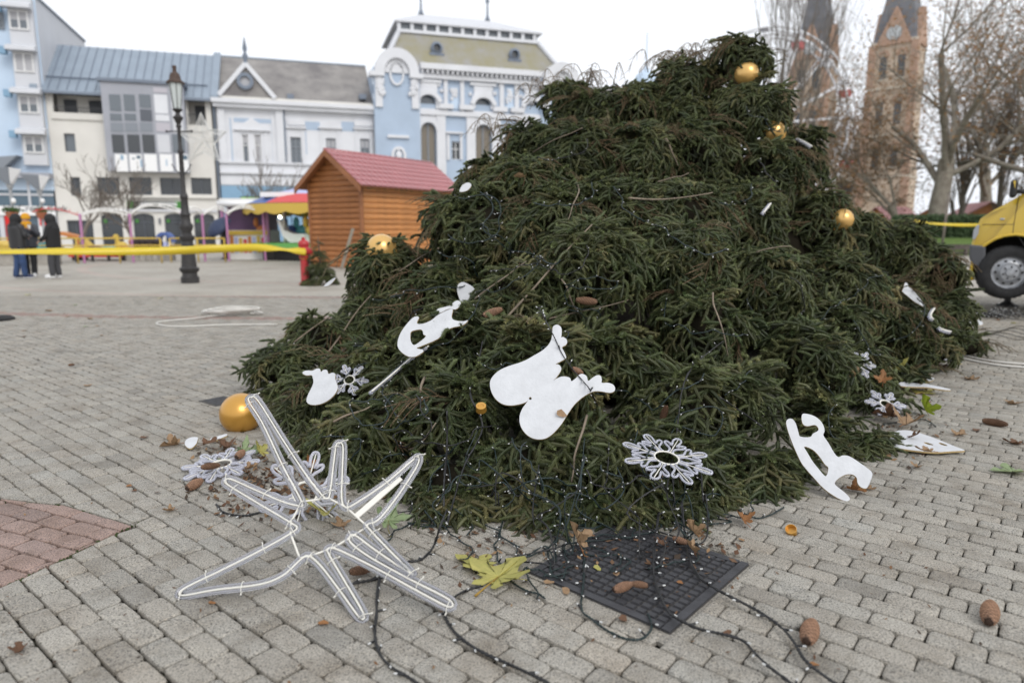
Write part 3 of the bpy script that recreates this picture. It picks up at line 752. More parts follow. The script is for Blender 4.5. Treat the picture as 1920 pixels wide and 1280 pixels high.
for i, (a, b, c, d) in enumerate(lun):
    q = MB(); arch_ring(q, (a + b) / 2, c, (b - a) / 2, d - c, .42, YP - .25, YP, 12, a0=-.35, a1=math.pi + .35); q.build('lunette_surround', W_, pal)
    q = MB(); cxx = (a + b) / 2; arch_ring(q, cxx, zm + .5, 1.0, 1.0, .4, YP - .5, YP, 10, a0=.3, a1=math.pi - .3)
    q.box(cxx - 2.4, cxx - 1.0, YP - .48, YP, zm + .3, zm + .75); q.box(cxx + 1.0, cxx + 2.4, YP - .48, YP, zm + .3, zm + .75); q.build('curved_hood', W_, pal)
    q = MB(); q.box(cxx - .9, cxx + .9, YP - .2, YP, zc - 2.0, zc - 1.1); q.box(cxx - 1.3, cxx + 1.3, YP - .3, YP, zc - 1.1, zc - .85)
    for k in range(26): q.ellip((cxx + random.gauss(0, .7), YP - .08, zc - 1.6 + random.gauss(0, .35)), (.2, .16, .2), 6, 4)
    q.build('stucco_cartouche', W_, pal)
for i, (a, b, c, d) in enumerate(doors):
    q = MB(); arch_ring(q, (a + b) / 2, d - .8, (b - a) / 2, .8, .35, YP - .22, YP, 10); q.build('arch_surround', W_, pal)
    part(pal, 'door_jamb', W_, lambda w_: (w_.box(a - .9, a - .02, YP - .2, YP - .001, .9, zm + .28), w_.box(b + .02, b + .9, YP - .2, YP - .001, .9, zm + .28)))
    part(pal, 'arch_panel', W_, lambda w_: w_.box(a - .02, b + .02, YP - .12, YP - .001, d + .02, zm + .28))
for u in (831, 862, 936, 964, 1030): pb(u, 140 + (u - 780) * .06, u + 8, 208 + (u - 780) * .055, -.22, 'pilaster')
for u in (845, 949):
    q = prect(u, 165, u + 13, 205); part(pal, 'relief_panel', 'ice_blue_panel', lambda w_: w_.box(q[0], q[1], YP - .1, YP - .001, q[2], q[3]))
    z = MB()
    for k in range(14): z.ellip(((q[0] + q[1]) / 2 + random.gauss(0, .16), YP - .12, q[2] + (q[3] - q[2]) * random.uniform(.25, .9)), (.16, .1, .2), 6, 4)
    z.build('relief_ornament', W_, pal)
    pb(u - 10, 247, u + 22, 252, -.3, 'window_hood'); pb(u - 8, 253, u - 2, 300, -.16, 'window_surround'); pb(u + 17, 253, u + 22, 300, -.16, 'window_surround')
pb(772, 208, 778, 312, -.14, 'pilaster')
z = fp_.F(790, 209, YP)[1]
part(pal, 'string_course', W_, lambda w_: w_.box(x0 - .05, x1, YP - .3, YP - .002, z - .3, z + .1))
# cornice with dentils
co = part(pal, 'cornice', W_, lambda w_: (w_.box(x0 + 4.3, x1 - 4, YP - .9, YP + .4, zc - .02, zc + .5), w_.box(x0 + 4.3, x1 - 4, YP - .45, YP - .003, zc - .75, zc - .35)))
dm = MB(); dm.box(-.12, .12, -.7, -.02, -.33, -.022); dme = dm.mesh('dentil'); dme.materials.append(M(W_))
k = x0 + 4.5
while k < x1 - 4.2: link('dentil', dme, None, co, (k, YP, zc)); k += .48
# corner bays with round pediments
for ci, (ca0, cb0) in enumerate(((x0, x0 + 4.2), (x1 - 4.0, x1))):
    cx, hw = (ca0 + cb0) / 2, (cb0 - ca0) / 2; zt2 = zc - .55
    part(pal, 'corner_bay', 'blue_stucco', lambda w_: w_.box(ca0 - .02, cb0, YP - .5, YP - .004, zm - 4.8, zt2))
    q = MB(); arch_ring(q, cx, zt2, hw * .55, hw * .6, hw * .42, YP - 1.0, YP + .4, 14); q.build('round_pediment', W_, pal)
    q = MB(); q.prism([(cx + hw * .6 * math.cos(math.pi * k / 12), zt2 + hw * .66 * math.sin(math.pi * k / 12)) for k in range(13)], 0, .5, fr=(Vector((0, YP - .2, 0)), Vector((1, 0, 0)), Vector((0, 0, 1)), Vector((0, -1, 0)))); q.build('pediment_field', 'white_stucco', pal)
    part(pal, 'corner_cornice', W_, lambda w_: (w_.box(ca0 - .4, cx - hw * .55, YP - 1.0, YP + .2, zt2 - .4, zt2 - .002), w_.box(cx + hw * .55, cb0 + .3, YP - 1.0, YP + .2, zt2 - .4, zt2 - .002)))
    q = MB(); arch_ring(q, cx, zm + 3.1, .5, .85, .2, YP - .70, YP - .45, 12, a1=2 * math.pi); arch_ring(q, cx, zt2 - .1, 1.1, 1.5, .25, YP - .7, YP - .45, 12); q.build('oval_frame', W_, pal)
    part(pal, 'pilaster', W_, lambda w_: (w_.box(ca0 + .1, ca0 + .75, YP - .72, YP - .5, zm + .1, zt2 - .41), w_.box(cb0 - .75, cb0 - .1, YP - .72, YP - .5, zm + .1, zt2 - .41)))
    q = MB()
    for k in range(50):
        sx_ = random.choice((-1, 1)); q.ellip((cx + sx_ * random.gauss(hw * .72, .12), YP - .75, random.uniform(zm + 1.2, zt2 - .6)), (.2, .14, .24), 6, 4)
    q.build('corner_statuary', W_, pal)
    part(pal, 'niche_hood', W_, lambda w_: (w_.box(cx - 1.0, cx + 1.0, YP - .75, YP - .5, zm - 2.6, zm - 2.35)))
    q = MB(); arch_ring(q, cx, zm - 4.2, .45, .6, .25, YP - .75, YP - .5, 10); q.box(cx - .7, cx - .45, YP - .75, YP - .5, zm - 5.6, zm - 4.2); q.box(cx + .45, cx + .7, YP - .75, YP - .5, zm - 5.6, zm - 4.2); q.build('niche_frame', W_, pal)
    q = MB(); q.lathe([(.3, -1.5), (.25, -.5), (.34, 0), (.1, .25), (.18, .45), (.02, .65)], 8, org=(cx, YP - .6, zm - 4.0)); q.build('niche_statue', W_, pal, True)
# mansard
z1_ = fp_.F(830, 68, 2.2)[1]
ux0, ux1 = x0 + 1.2, x1 - 1.0
mx0, mx1 = fp_.F(748, 60, 2.2)[0], fp_.F(1008, 80, 2.2)[0]
q = MB(); yb = 15
b4 = [(ux0, .3, zc + .5), (ux1, .3, zc + .5), (ux1, yb, zc + .5), (ux0, yb, zc + .5)]; t4 = [(mx0, 2.2, z1_), (mx1, 2.2, z1_), (mx1, yb - 3, z1_), (mx0, yb - 3, z1_)]
q.add(b4 + t4, [(0, 1, 5, 4), (1, 2, 6, 5), (2, 3, 7, 6), (3, 0, 4, 7)]); man = q.build('mansard_roof', 'lichen_roof', pal)
z2_ = fp_.F(860, 48, 2.0)[1]
q = MB(); q.box(mx0 - .2, mx1 + .2, 2.0, yb - 2.8, z1_ + .002, z1_ + .3); q.box(mx0 - .4, mx1 + .4, 1.8, yb - 2.6, z2_ - .15, z2_); q.box(mx0, mx1, 2.4, yb - 3.2, z1_ + .3, z2_ - .15, 1)
q.build('roof_gallery', [W_, 'glass_grey'], pal)
k = mx0
pm = MB(); pm.box(-.16, .16, 0, .3, 0, z2_ - .15 - z1_ - .3); pme = pm.mesh('gallery_post'); pme.materials.append(M(W_))
while k < mx1 + .1: link('gallery_post', pme, None, pal, (k, 2.02, z1_ + .3)); k += 1.25
for xx in (mx0, mx1):
    q = MB(); e = ux0 if xx == mx0 else ux1; q.tube([(e, .25, zc + .6), (xx, 2.1, z1_ + .1)], .22, 6); q.build('hip_cap', 'pale_panel', pal)
tx0, tx1 = fp_.F(790, 25, 6)[0], fp_.F(915, 38, 6)[0]; z3 = fp_.F(850, 32, 6)[1]
q = MB(); q.add([(mx0 - .4, 1.8, z2_), (mx1 + .4, 1.8, z2_), (mx1 + .4, yb - 2.6, z2_), (mx0 - .4, yb - 2.6, z2_), (tx0, 6.2, z3), (tx1, 6.2, z3)], [(0, 1, 5, 4), (1, 2, 5), (2, 3, 4, 5), (3, 0, 4)]); q.build('lantern_roof', 'pale_panel', pal)
for xx in (tx0, tx1):
    q = MB(); q.lathe([(.3, 0), (.12, .5), (.08, 1.6), (.22, 1.9), (.05, 2.3), (.02, 3.6)], 8, org=(xx, 6.2, z3)); q.build('finial', 'zinc_dark', pal, True)
for u, v in ((819, 90), (965, 102)):
    p = fp_.F(u, v, 1.0); q = MB(); q.lathe([(.55, 0), (.6, .3), (.35, .5), (.34, 0.1)], 12, org=(p[0], 1.3, p[1]), ax=((1, 0, 0), (0, 0, 1), (0, -1, 0))); q.box(p[0] - .7, p[0] + .7, .95, 1.9, p[1] - .7, p[1] - .45); q.build('dormer_eye', 'zinc_dark', pal)
    q = MB(); q.lathe([(.4, 0), (.001, .0)], 12, org=(p[0], 1.15, p[1]), ax=((1, 0, 0), (0, 0, 1), (0, -1, 0))); q.build('dormer_pane', 'glass_dark', pal)
# distant roofs right of the palace
far_ = empty('distant_roof', (FO[0], FO[1], 0), FH, 'low slate roof with small turret seen beyond the spruce', 'building')
ff = Facade(FO, FH, far_)
a, b = ff.F(1085, 165, 10)[0], ff.F(1330, 170, 10)[0]; z = ff.F(1150, 160, 10)[1]
part(far_, 'wall', 'white_stucco', lambda q: q.box(a, b, 6, 20, 0, z - 3)); part(far_, 'roof', 'slate_roof', lambda q: slope(q, a, b, 5.5, z - 3.0, 12, z))
p = ff.F(1211, 155, 8); q = MB(); q.lathe([(1.5, -3), (1.5, 0), (1.2, .8), (.5, 1.3), (.12, 1.8), (.05, 5.5)], 10, org=(p[0], 8, p[1])); q.build('turret', 'ice_blue_panel', far_, True)
# ================================================================== middle ground, left
mat('cast_iron', (0.035, 0.033, 0.033), 0.55, var=0.3, vscale=8, bump=0.3, bscale=30)
mat('rust_iron', (0.07, 0.045, 0.035), 0.7, var=0.3, vscale=10)
mat('frosted', (0.52, 0.56, 0.55), 0.35, spec=0.5)
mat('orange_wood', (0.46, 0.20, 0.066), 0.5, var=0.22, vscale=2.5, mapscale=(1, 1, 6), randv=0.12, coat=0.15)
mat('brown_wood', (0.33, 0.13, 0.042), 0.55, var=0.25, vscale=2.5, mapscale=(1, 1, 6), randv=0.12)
mat('trim_wood', (0.27, 0.11, 0.045), 0.55, var=0.2, vscale=3)
mat('red_tile', (0.33, 0.105, 0.11), 0.28, spec=0.6, coat=0.3, randv=0.06)
mat('hydrant_red', (0.40, 0.028, 0.03), 0.42, var=0.2, vscale=9, coat=0.2)
mat('garland', (0.03, 0.07, 0.03), 0.8)
mat('tape_yellow', (0.80, 0.64, 0.05), 0.3, transl=0.35, spec=0.6, bump=0.5, bscale=9)
mat('tape_back', (0.80, 0.70, 0.22), 0.45, transl=0.35)
mat('pink_paint', (0.44, 0.20, 0.36), 0.5)
mat('white_paint', (0.72, 0.71, 0.68), 0.5)
mat('yellow_paint', (0.58, 0.40, 0.07), 0.5)
mat('orange_paint', (0.52, 0.19, 0.05), 0.5)
mat('red_paint', (0.55, 0.05, 0.05), 0.5)
mat('blue_paint', (0.07, 0.12, 0.32), 0.5)
mat('purple_paint', (0.10, 0.055, 0.11), 0.5)
mat('green_paint', (0.14, 0.40, 0.10), 0.5)
mat('teal_paint', (0.10, 0.38, 0.42), 0.5)
mat('pale_violet', (0.42, 0.44, 0.66), 0.6)
mat('bark_grey', (0.19, 0.165, 0.14), 0.9, var=0.3, vscale=4)
mat('bark_dark', (0.085, 0.072, 0.062), 0.9, var=0.3, vscale=4)
mat('bark_plane', (0.15, 0.125, 0.10), 0.85, col2=(0.27, 0.25, 0.20), vscale=3.5, bump=0.4, bscale=10)
mat('stone_wall', (0.30, 0.28, 0.25), 0.9, var=0.25, vscale=3)
mat('hedge_brown', (0.06, 0.045, 0.04), 0.9)
mat('black_metal', (0.02, 0.02, 0.02), 0.5)
mat('lamp_on', (1.0, 0.95, 0.75), 0.4, emit=(1.0, 0.93, 0.7), estr=5)
mat('pot', (0.42, 0.15, 0.08), 0.7)
mat('leaf_green', (0.06, 0.12, 0.03), 0.7, transl=0.3)
mat('grey_pole', (0.33, 0.34, 0.35), 0.5)

# ------------------------------------------------------------------ street lamp
lx = G(357, 530)
lamp = empty('street_lamp', lx, 0, 'black cast iron street lamp with frosted lantern standing left of the wooden hut', 'street lamp')
prof = [(.19, 0), (.19, .14), (.165, .16), (.15, .24), (.20, .30), (.205, .36), (.16, .40), (.15, .52), (.125, .95), (.115, 1.02), (.15, 1.06), (.155, 1.14), (.11, 1.18), (.10, 1.26), (.14, 1.34), (.14, 1.42), (.10, 1.48), (.095, 1.62), (.115, 1.66), (.085, 1.72), (.07, 2.05), (.09, 2.08), (.09, 2.14), (.062, 2.2), (.055, 3.1), (.075, 3.14), (.075, 3.18), (.05, 3.22), (.045, 3.7), (.07, 3.74), (.05, 3.8), (.10, 3.9), (.13, 3.95), (.07, 4.0), (.05, 4.06), (.11, 4.10), (.12, 4.14), (.001, 4.145)]
prof = [(r_ * (1.12 if h < 2.1 else .92), h) for r_, h in prof]
q = MB(); q.lathe(prof, 16); q.build('post', 'cast_iron', lamp, True, 40)
q = MB(); q.lathe([(.09, 4.15), (.155, 4.72), (.001, 4.72)], 10); q.build('lantern_glass', 'frosted', lamp)
for k in range(6):
    a = k * math.pi / 3; q = MB(); q.tube([(.093 * math.cos(a), .093 * math.sin(a), 4.15), (.16 * math.cos(a), .16 * math.sin(a), 4.73)], .008, 5); q.build('lantern_bar', 'cast_iron', lamp)
q = MB(); q.lathe([(.001, 4.722), (.205, 4.722), (.205, 4.75), (.155, 4.79), (.125, 4.83), (.12, 4.89), (.095, 4.95), (.05, 4.98), (.04, 5.06), (.055, 5.09), (.04, 5.13), (.001, 5.14)], 16); q.build('lantern_cap', 'rust_iron', lamp, True, 40)
for s_ in (-1, 1): q = MB(); q.tube([(0, 0, 3.63), (s_ * .30, 0, 3.63)], .014, 6); q.ellip((s_ * .30, 0, 3.63), (.03, .03, .03), 8, 5); q.build('ladder_bar', 'cast_iron', lamp, True)
for s_ in (-1, 1): q = MB(); q.tube([(0, 0, 2.55), (s_ * .16, 0, 2.75), (s_ * .24, 0, 2.86)], .012, 5); q.build('bracket', 'cast_iron', lamp, True)
# star ornament hung on the lamp
so = P(380, 262, lx.y)
sto = empty('star_ornament', so, 0, 'white wire star ornament hanging from the street lamp', 'ornament')
def star_pts(n, r0, r1, rot=math.pi / 2): return [((r0 if k % 2 == 0 else r1) * math.cos(rot + math.pi * k / n), (r0 if k % 2 == 0 else r1) * math.sin(rot + math.pi * k / n)) for k in range(2 * n)]
mat('ornament_white', (0.66, 0.66, 0.64), 0.5)
pts = star_pts(5, .62, .30)
q = MB(); q.tube([(x, 0, z) for x, z in pts], 0.015, 5, closed=True); q.tube([(x * .86, .03, z * .86) for x, z in pts], .010, 5, closed=True); q.build('outline', 'ornament_white', sto)
q = MB(); rr = random.Random(3)
for k in range(150):
    a, b = rr.sample(range(10), 2); t, s_ = rr.random(), rr.random()
    p0 = Vector((pts[a][0] * t, 0, pts[a][1] * t)); p1 = Vector((pts[(a + 1) % 10][0] * s_, .03, pts[(a + 1) % 10][1] * s_)); q.tube([p0, p1], .004, 3)
o = q.build('tinsel', 'ornament_white', sto); o['kind'] = 'stuff'
q = MB(); q.tube([(-.55, 0, .25), (-.02 - (so.x - lx.x), 0, .33)], .012, 5); q.build('hanger', 'ornament_white', sto)

# ------------------------------------------------------------------ wooden hut
hc = G(682, 503); hcx, hcy = hc.x, hc.y
HA = R(-38.0)     # gable wall runs from the near corner to the back left
gdir = Vector((-math.cos(R(33)), math.sin(R(33)), 0))          # along the gable wall, leftward
# wall plane headings chosen so that both faces show
rz = math.atan2(-gdir.y, -gdir.x)
hut = empty('wooden_hut', (hcx, hcy, 0), rz, 'orange brown wooden market hut with red tiled roof behind the spruce', 'hut')
GWd, HLen, HEv, HAp = 2.55, 5.0, 2.98, 3.94
# local: gable wall along -x (y=0 plane), side wall along +y (x=0 plane)
nb = 16; ph = HEv / nb
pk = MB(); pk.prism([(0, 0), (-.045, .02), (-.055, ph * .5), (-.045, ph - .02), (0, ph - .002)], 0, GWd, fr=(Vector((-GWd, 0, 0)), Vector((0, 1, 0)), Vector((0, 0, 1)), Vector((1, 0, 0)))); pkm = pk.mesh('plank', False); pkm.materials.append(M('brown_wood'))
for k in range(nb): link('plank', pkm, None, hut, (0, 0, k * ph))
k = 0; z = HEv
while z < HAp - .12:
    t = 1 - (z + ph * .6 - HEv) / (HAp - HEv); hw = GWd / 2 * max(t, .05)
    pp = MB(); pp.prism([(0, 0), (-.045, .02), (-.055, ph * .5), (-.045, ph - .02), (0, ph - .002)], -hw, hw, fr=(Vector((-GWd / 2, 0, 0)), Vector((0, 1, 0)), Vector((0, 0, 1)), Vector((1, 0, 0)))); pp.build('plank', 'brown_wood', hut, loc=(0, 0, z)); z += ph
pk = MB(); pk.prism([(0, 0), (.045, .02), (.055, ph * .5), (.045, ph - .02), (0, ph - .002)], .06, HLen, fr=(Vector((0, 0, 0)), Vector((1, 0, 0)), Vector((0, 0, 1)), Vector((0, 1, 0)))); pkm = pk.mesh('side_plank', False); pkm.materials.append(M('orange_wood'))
for k in range(nb): link('side_plank', pkm, None, hut, (0, 0, k * ph))
q = MB(); q.box(-GWd + .01, -.01, .01, HLen, 0.01, HEv - .02); q.build('inner_wall', 'trim_wood', hut)
for x in (0.0, -GWd): q = MB(); q.box(x - .05, x + .05, -.075, .05, 0, HEv - .02); q.build('corner_post', 'trim_wood', hut)
ov = .34; zs_ = HEv - (HAp - HEv) * ov / (GWd / 2)
for s_ in (-1, 1):
    ex = -GWd / 2 + s_ * (GWd / 2 + ov)
    q = MB(); sl_ = Vector((ex + GWd / 2, 0, zs_ - HAp)); 
    P0, P1 = Vector((-GWd / 2, 0, HAp)), Vector((ex, 0, zs_))
    up = Vector((0, 0, .05))
    q.add([P0 + Vector((0, -.35, 0)), P1 + Vector((0, -.35, 0)), P1 + Vector((0, HLen + .3, 0)), P0 + Vector((0, HLen + .3, 0)), P0 + Vector((0, -.35, 0)) + up, P1 + Vector((0, -.35, 0)) + up, P1 + Vector((0, HLen + .3, 0)) + up, P0 + Vector((0, HLen + .3, 0)) + up], [(0, 1, 2, 3), (4, 7, 6, 5), (0, 4, 5, 1), (1, 5, 6, 2), (2, 6, 7, 3)]); rfh = q.build('roof_deck', 'trim_wood', hut)
    q = MB(); q.add([P0 + Vector((0, -.42, -.14)), P1 + Vector((0, -.42, -.14)), P1 + Vector((0, -.42, .06)), P0 + Vector((0, -.42, .06)), P0 + Vector((0, -.36, -.14)), P1 + Vector((0, -.36, -.14)), P1 + Vector((0, -.36, .06)), P0 + Vector((0, -.36, .06))], [(0, 1, 2, 3), (4, 7, 6, 5), (0, 4, 5, 1), (1, 5, 6, 2), (2, 6, 7, 3), (3, 7, 4, 0)]); q.build('barge_board', 'trim_wood', hut)
    # tiles
    L_ = (P1 - P0).length; nr, nc = 7, 22; cw = (HLen + .75) / nc; rl = L_ / nr
    th_ = math.atan2(HAp - zs_, abs(ex + GWd / 2))
    tm = MB(); ns = 6
    vs_, fs_ = [], []
    for a in range(4):
        for b in range(ns + 1):
            t = b / ns; h = .030 * (0.5 - 0.5 * math.cos(2 * math.pi * t)); f = a / 3
            vs_.append((t * cw, -f * (rl + .03), .02 + h + .022 * f))
    for b in range(ns + 1): vs_.append((b / ns * cw, -(rl + .03), .0))
    for a in range(4):
        for b in range(ns): i = a * (ns + 1) + b; fs_.append((i, i + ns + 1, i + ns + 2, i + 1))
    tm.add(vs_, fs_); tme = tm.mesh('roof_tile', True, 50); tme.materials.append(M('red_tile'))
    for i in range(nr):
        for j in range(nc):
            p = P0 + (P1 - P0) * (i / nr)
            if s_ > 0: o = link('roof_tile', tme, None, hut, (p.x, -.38 + j * cw, p.z + .05)); o.rotation_euler = Matrix(((0, -math.cos(th_), -0.0), (1, 0, 0), (0, 0, 1))).to_euler() if False else (0, 0, 0)
            else: o = link('roof_tile', tme, None, hut, (p.x, -.38 + (j + 1) * cw, p.z + .05))
            X = Vector((0, s_, 0)); Yv = -(P1 - P0).normalized(); Z = X.cross(Yv)
            o.rotation_euler = Matrix((X, Yv, Z)).transposed().to_euler()
q = MB(); q.tube([(-GWd / 2, -.4, HAp + .06), (-GWd / 2, HLen + .3, HAp + .06)], .07, 8); q.build('ridge_cap', 'red_tile', hut, True)
q = MB(); rr = random.Random(9)
for k in range(420):
    y = rr.uniform(-.1, HLen); p = Vector((ov * .93, y, zs_ + .02 + rr.gauss(0, .04))); d = Vector((rr.gauss(0, 1), rr.gauss(0, 1), rr.gauss(-.4, 1))).normalized() * .07
    q.tube([p, p + d], [.006, .002], 3, cap=False)
o = q.build('garland', 'garland', hut); o['kind'] = 'stuff'
# plank leaning against the gable wall
pb0 = P(640, 505, hcy - .55); pb0.z = 0
q = MB(); q.box(-.05, .05, -.015, .015, 0, 1.45); o = q.build('leaning_plank', 'bark_plane'); o.location = (pb0.x, pb0.y, .0); o.rotation_euler = (R(-12), R(17), R(10)); tag(o, 'pale narrow plank leaning against the hut wall', 'plank')

# ------------------------------------------------------------------ hydrant
hp = G(573, 534)
hyd = empty('fire_hydrant', hp, R(-20), 'red fire hydrant standing in front of the wooden hut', 'hydrant')
q = MB(); q.lathe([(.15, 0), (.15, .05), (.115, .06), (.105, .1), (.095, .62), (.12, .64), (.12, .69), (.10, .70)], 14); q.build('barrel', 'hydrant_red', hyd, True, 40)
q = MB(); q.lathe([(.10, .701), (.155, .74), (.165, .82), (.14, .88), (.115, .90), (.13, .93), (.135, .98), (.11, 1.03), (.06, 1.06), (.045, 1.07), (.045, 1.12), (.001, 1.125)], 14); q.build('bonnet', 'hydrant_red', hyd, True, 40)
for a in (0, 2.1, 4.2): q = MB(); d = Vector((math.cos(a), math.sin(a), 0)); q.tube([d * .1 + Vector((0, 0, .78)), d * .2 + Vector((0, 0, .78))], .058, 10); q.tube([d * .2 + Vector((0, 0, .78)), d * .225 + Vector((0, 0, .78))], .035, 6); q.build('outlet_cap', 'hydrant_red', hyd, True, 40)
q = MB(); q.tube([(.17, -.05, .72), (.2, -.1, .45), (.16, -.06, .12)], .012, 6); q.build('chain', 'rust_iron', hyd, True)

# ------------------------------------------------------------------ barrier tape on the left
def tape(pts, wd, label, twist, name='barrier_tape'):
    pts = smooth_path(pts, 10); q = MB(); n = len(pts); vs_ = []
    for i, p in enumerate(pts):
        t = i / (n - 1); a = twist(t); up = Vector((0, math.sin(a), math.cos(a))) * wd / 2
        vs_ += [p - up, p + up]
    q.add(vs_, [(2 * i, 2 * i + 2, 2 * i + 3, 2 * i + 1) for i in range(n - 1)]); o = q.build(name, 'tape_yellow', None, True)
    sm_ = o.modifiers.new('thick', 'SOLIDIFY'); sm_.thickness = .0006
    tag(o, label, 'tape'); return o
lp = [P(-900, 476, 11.5), P(-60, 472, 13.2), P(100, 471, 13.6), P(250, 471, 14.2), P(340, 469.5, 14.6), P(420, 466, 14.9), P(480, 464, 15.4), P(540, 468, 15.9), P(574, 472, 16.16)]
tape(lp, .17, 'yellow barrier tape stretched across the left of the square to the hydrant', lambda t: .95 - 1.0 * min(1, max(0, t - .12) / .40) + .15 * math.sin(9 * t) + 1.15 * math.exp(-((t - .86) / .07) ** 2) + .6 * max(0, t - .92) / .08)
q = MB(); q.lathe([(.104, -.04), (.108, -.02), (.108, .03), (.104, .05)], 14, org=(0, 0, .66)); q.build('tape_loop', 'tape_yellow', None, True, loc=hp); tag(bpy.data.objects['tape_loop'], 'loop of yellow tape tied round the red hydrant', 'tape')

# ------------------------------------------------------------------ trees
def grow(q, p, d, L, r, lev, rr, prm, tips):
    n = 3 if lev > 0 else 4
    pts, rs = [p.copy()], [r]; cur = p.copy(); dd = d.copy(); r = max(r, prm.get('rmin', .004)); r1 = max(r * prm['taper'], prm.get('rmin', .004))
    for i in range(n):
        dd = (dd + Vector((rr.gauss(0, 1), rr.gauss(0, 1), rr.gauss(0, 1))) * prm['crook'] + Vector((0, 0, prm['up'][min(lev, len(prm['up']) - 1)]))).normalized()
        cur = cur + dd * (L / n); pts.append(cur.copy()); rs.append(r + (r1 - r) * (i + 1) / n)
    q.tube(pts, rs, 7 if lev == 0 else (5 if lev == 1 else 3), cap=False)
    if lev >= prm['lev']:
        tips.append((cur, dd)); return
    k = prm['kids'][lev]
    for c in range(k):
        t = rr.uniform(prm['t0'][lev], 1.0) if c < k - 1 else 1.0
        seg = min(int(t * n), n - 1); f = t * n - seg; bp_ = pts[seg].lerp(pts[seg + 1], f); rad = rs[seg] + (rs[seg + 1] - rs[seg]) * f
        ax = dd.orthogonal().normalized(); ax.rotate(Quaternion(dd, rr.uniform(0, 6.283)))
        nd = dd.copy(); sp = prm['spread'][lev] * rr.uniform(.6, 1.3) * (.35 if (c == k - 1 and prm.get('lead', True)) else 1)
        nd.rotate(Quaternion(ax, sp)); grow(q, bp_, nd, L * prm['lr'][lev] * rr.uniform(.75, 1.2), rad * prm['rr'][lev] * rr.uniform(.8, 1.0), lev + 1, rr, prm, tips)
def leafbits(q, tips, per, size, rr, spread=.5):
    for p, d in tips:
        for k in range(per):
            if rr.random() < .25: continue
            c = p + Vector((rr.gauss(0, spread), rr.gauss(0, spread), rr.gauss(-.1, spread))); a = Vector((rr.gauss(0, 1), rr.gauss(0, 1), rr.gauss(0, 1))).normalized(); b = a.orthogonal().normalized(); s_ = size * rr.uniform(.6, 1.3)
            q.add([c - a * s_, c + b * s_ * .6 + a.cross(b) * s_ * .3, c + a * s_, c - b * s_ * .6 + a.cross(b) * s_ * .3], [(0, 1, 2, 3)])
def tree(loc, h, r, seed, prm, label, bark, cat='tree', name='bare_tree', leaf=None, lean=(0, 0), group=None):
    rr = random.Random(seed); e = empty(name, loc, 0, label, cat, group); q = MB(); tips = []
    grow(q, Vector((0, 0, -.05)), Vector((lean[0], lean[1], 1)).normalized(), h * prm['trunk'], r, 0, rr, prm, tips)
    q.build('trunk_and_limbs', bark, e, True)
    if leaf:
        q = MB(); leafbits(q, tips, leaf[0], leaf[1], rr, leaf[3] if len(leaf) > 3 else .5); o = q.build('crown', leaf[2], e); o['kind'] = 'stuff'
    return e
ROUND = dict(taper=.75, crook=.10, up=[0, .06, .08, .1, .1], lev=4, kids=[6, 4, 4, 3], t0=[.7, .3, .2, .1], spread=[.75, .6, .6, .6], lr=[.75, .62, .6, .6], rr=[.5, .6, .6, .6], trunk=.42, rmin=.011)
def sm_tree(u, v, dep, top, seed, label):
    p = P(u, v, dep); z = P(u, top, dep).z; tree(Vector((p.x, p.y, 0)), z, .10, seed, ROUND, label, 'bark_grey', name='street_tree')
sm_tree(153, 480, 33, 300, 3, 'small bare street tree behind the walking people')
sm_tree(264, 480, 33, 318, 5, 'small bare street tree in front of the arched shop windows')
sm_tree(497, 480, 38, 300, 7, 'small bare street tree in front of the slate roofed wing')
# ------------------------------------------------------------------ V shaped lamps with flower baskets
for (u, v, lab) in ((18, 345, 'grey lamp post with V shaped white reflectors at the left edge of the square'), (74, 356, 'grey lamp post with V shaped white reflectors right of its taller twin')):
    dep = 34 if u < 50 else 38; p = P(u, v, dep); zt3 = p.z
    e = empty('reflector_lamp', (p.x, p.y, 0), .3, lab, 'street lamp')
    q = MB(); q.lathe([(.13, 0), (.11, .4), (.08, .5), (.07, zt3 - .25), (.13, zt3 - .2), (.16, zt3), (.001, zt3 + .01)], 10); q.build('post', 'grey_pole', e, True, 40)
    for s_, m_ in ((-1, 'grey_frame'), (1, 'sign_white')):
        q = MB(); q.add([(-.10, -.2, zt3), (.10, -.2, zt3), (.12, -.4, zt3 + .75), (-.75, -.4, zt3 + .8)] if s_ < 0 else [(.12, -.2, zt3), (.16, .1, zt3), (.52, .1, zt3 + .7), (.2, -.4, zt3 + .75)], [(0, 1, 2, 3)]); o = q.build('reflector', m_, e); mo = o.modifiers.new('t', 'SOLIDIFY'); mo.thickness = .05
    q = MB(); q.lathe([(.14, -.35), (.32, 0), (.28, 0), (.001, -.02)], 10, org=(0, -.15, P(u, 398, dep).z)); q.build('flower_pot', 'pot', e, True, 40)
    q = MB(); rr = random.Random(u)
    for k in range(60): q.ellip((rr.gauss(0, .16), -.15 + rr.gauss(0, .16), P(u, 398, dep).z + .1 + rr.gauss(0, .06)), (.05, .05, .06), 5, 3)
    o = q.build('pot_plants', 'leaf_green', e); o['kind'] = 'stuff'
    q = MB(); q.ellip((.15, -.2, P(u, 377, dep).z), (.11, .11, .14), 8, 6); q.build('globe', 'sign_white', e, True)

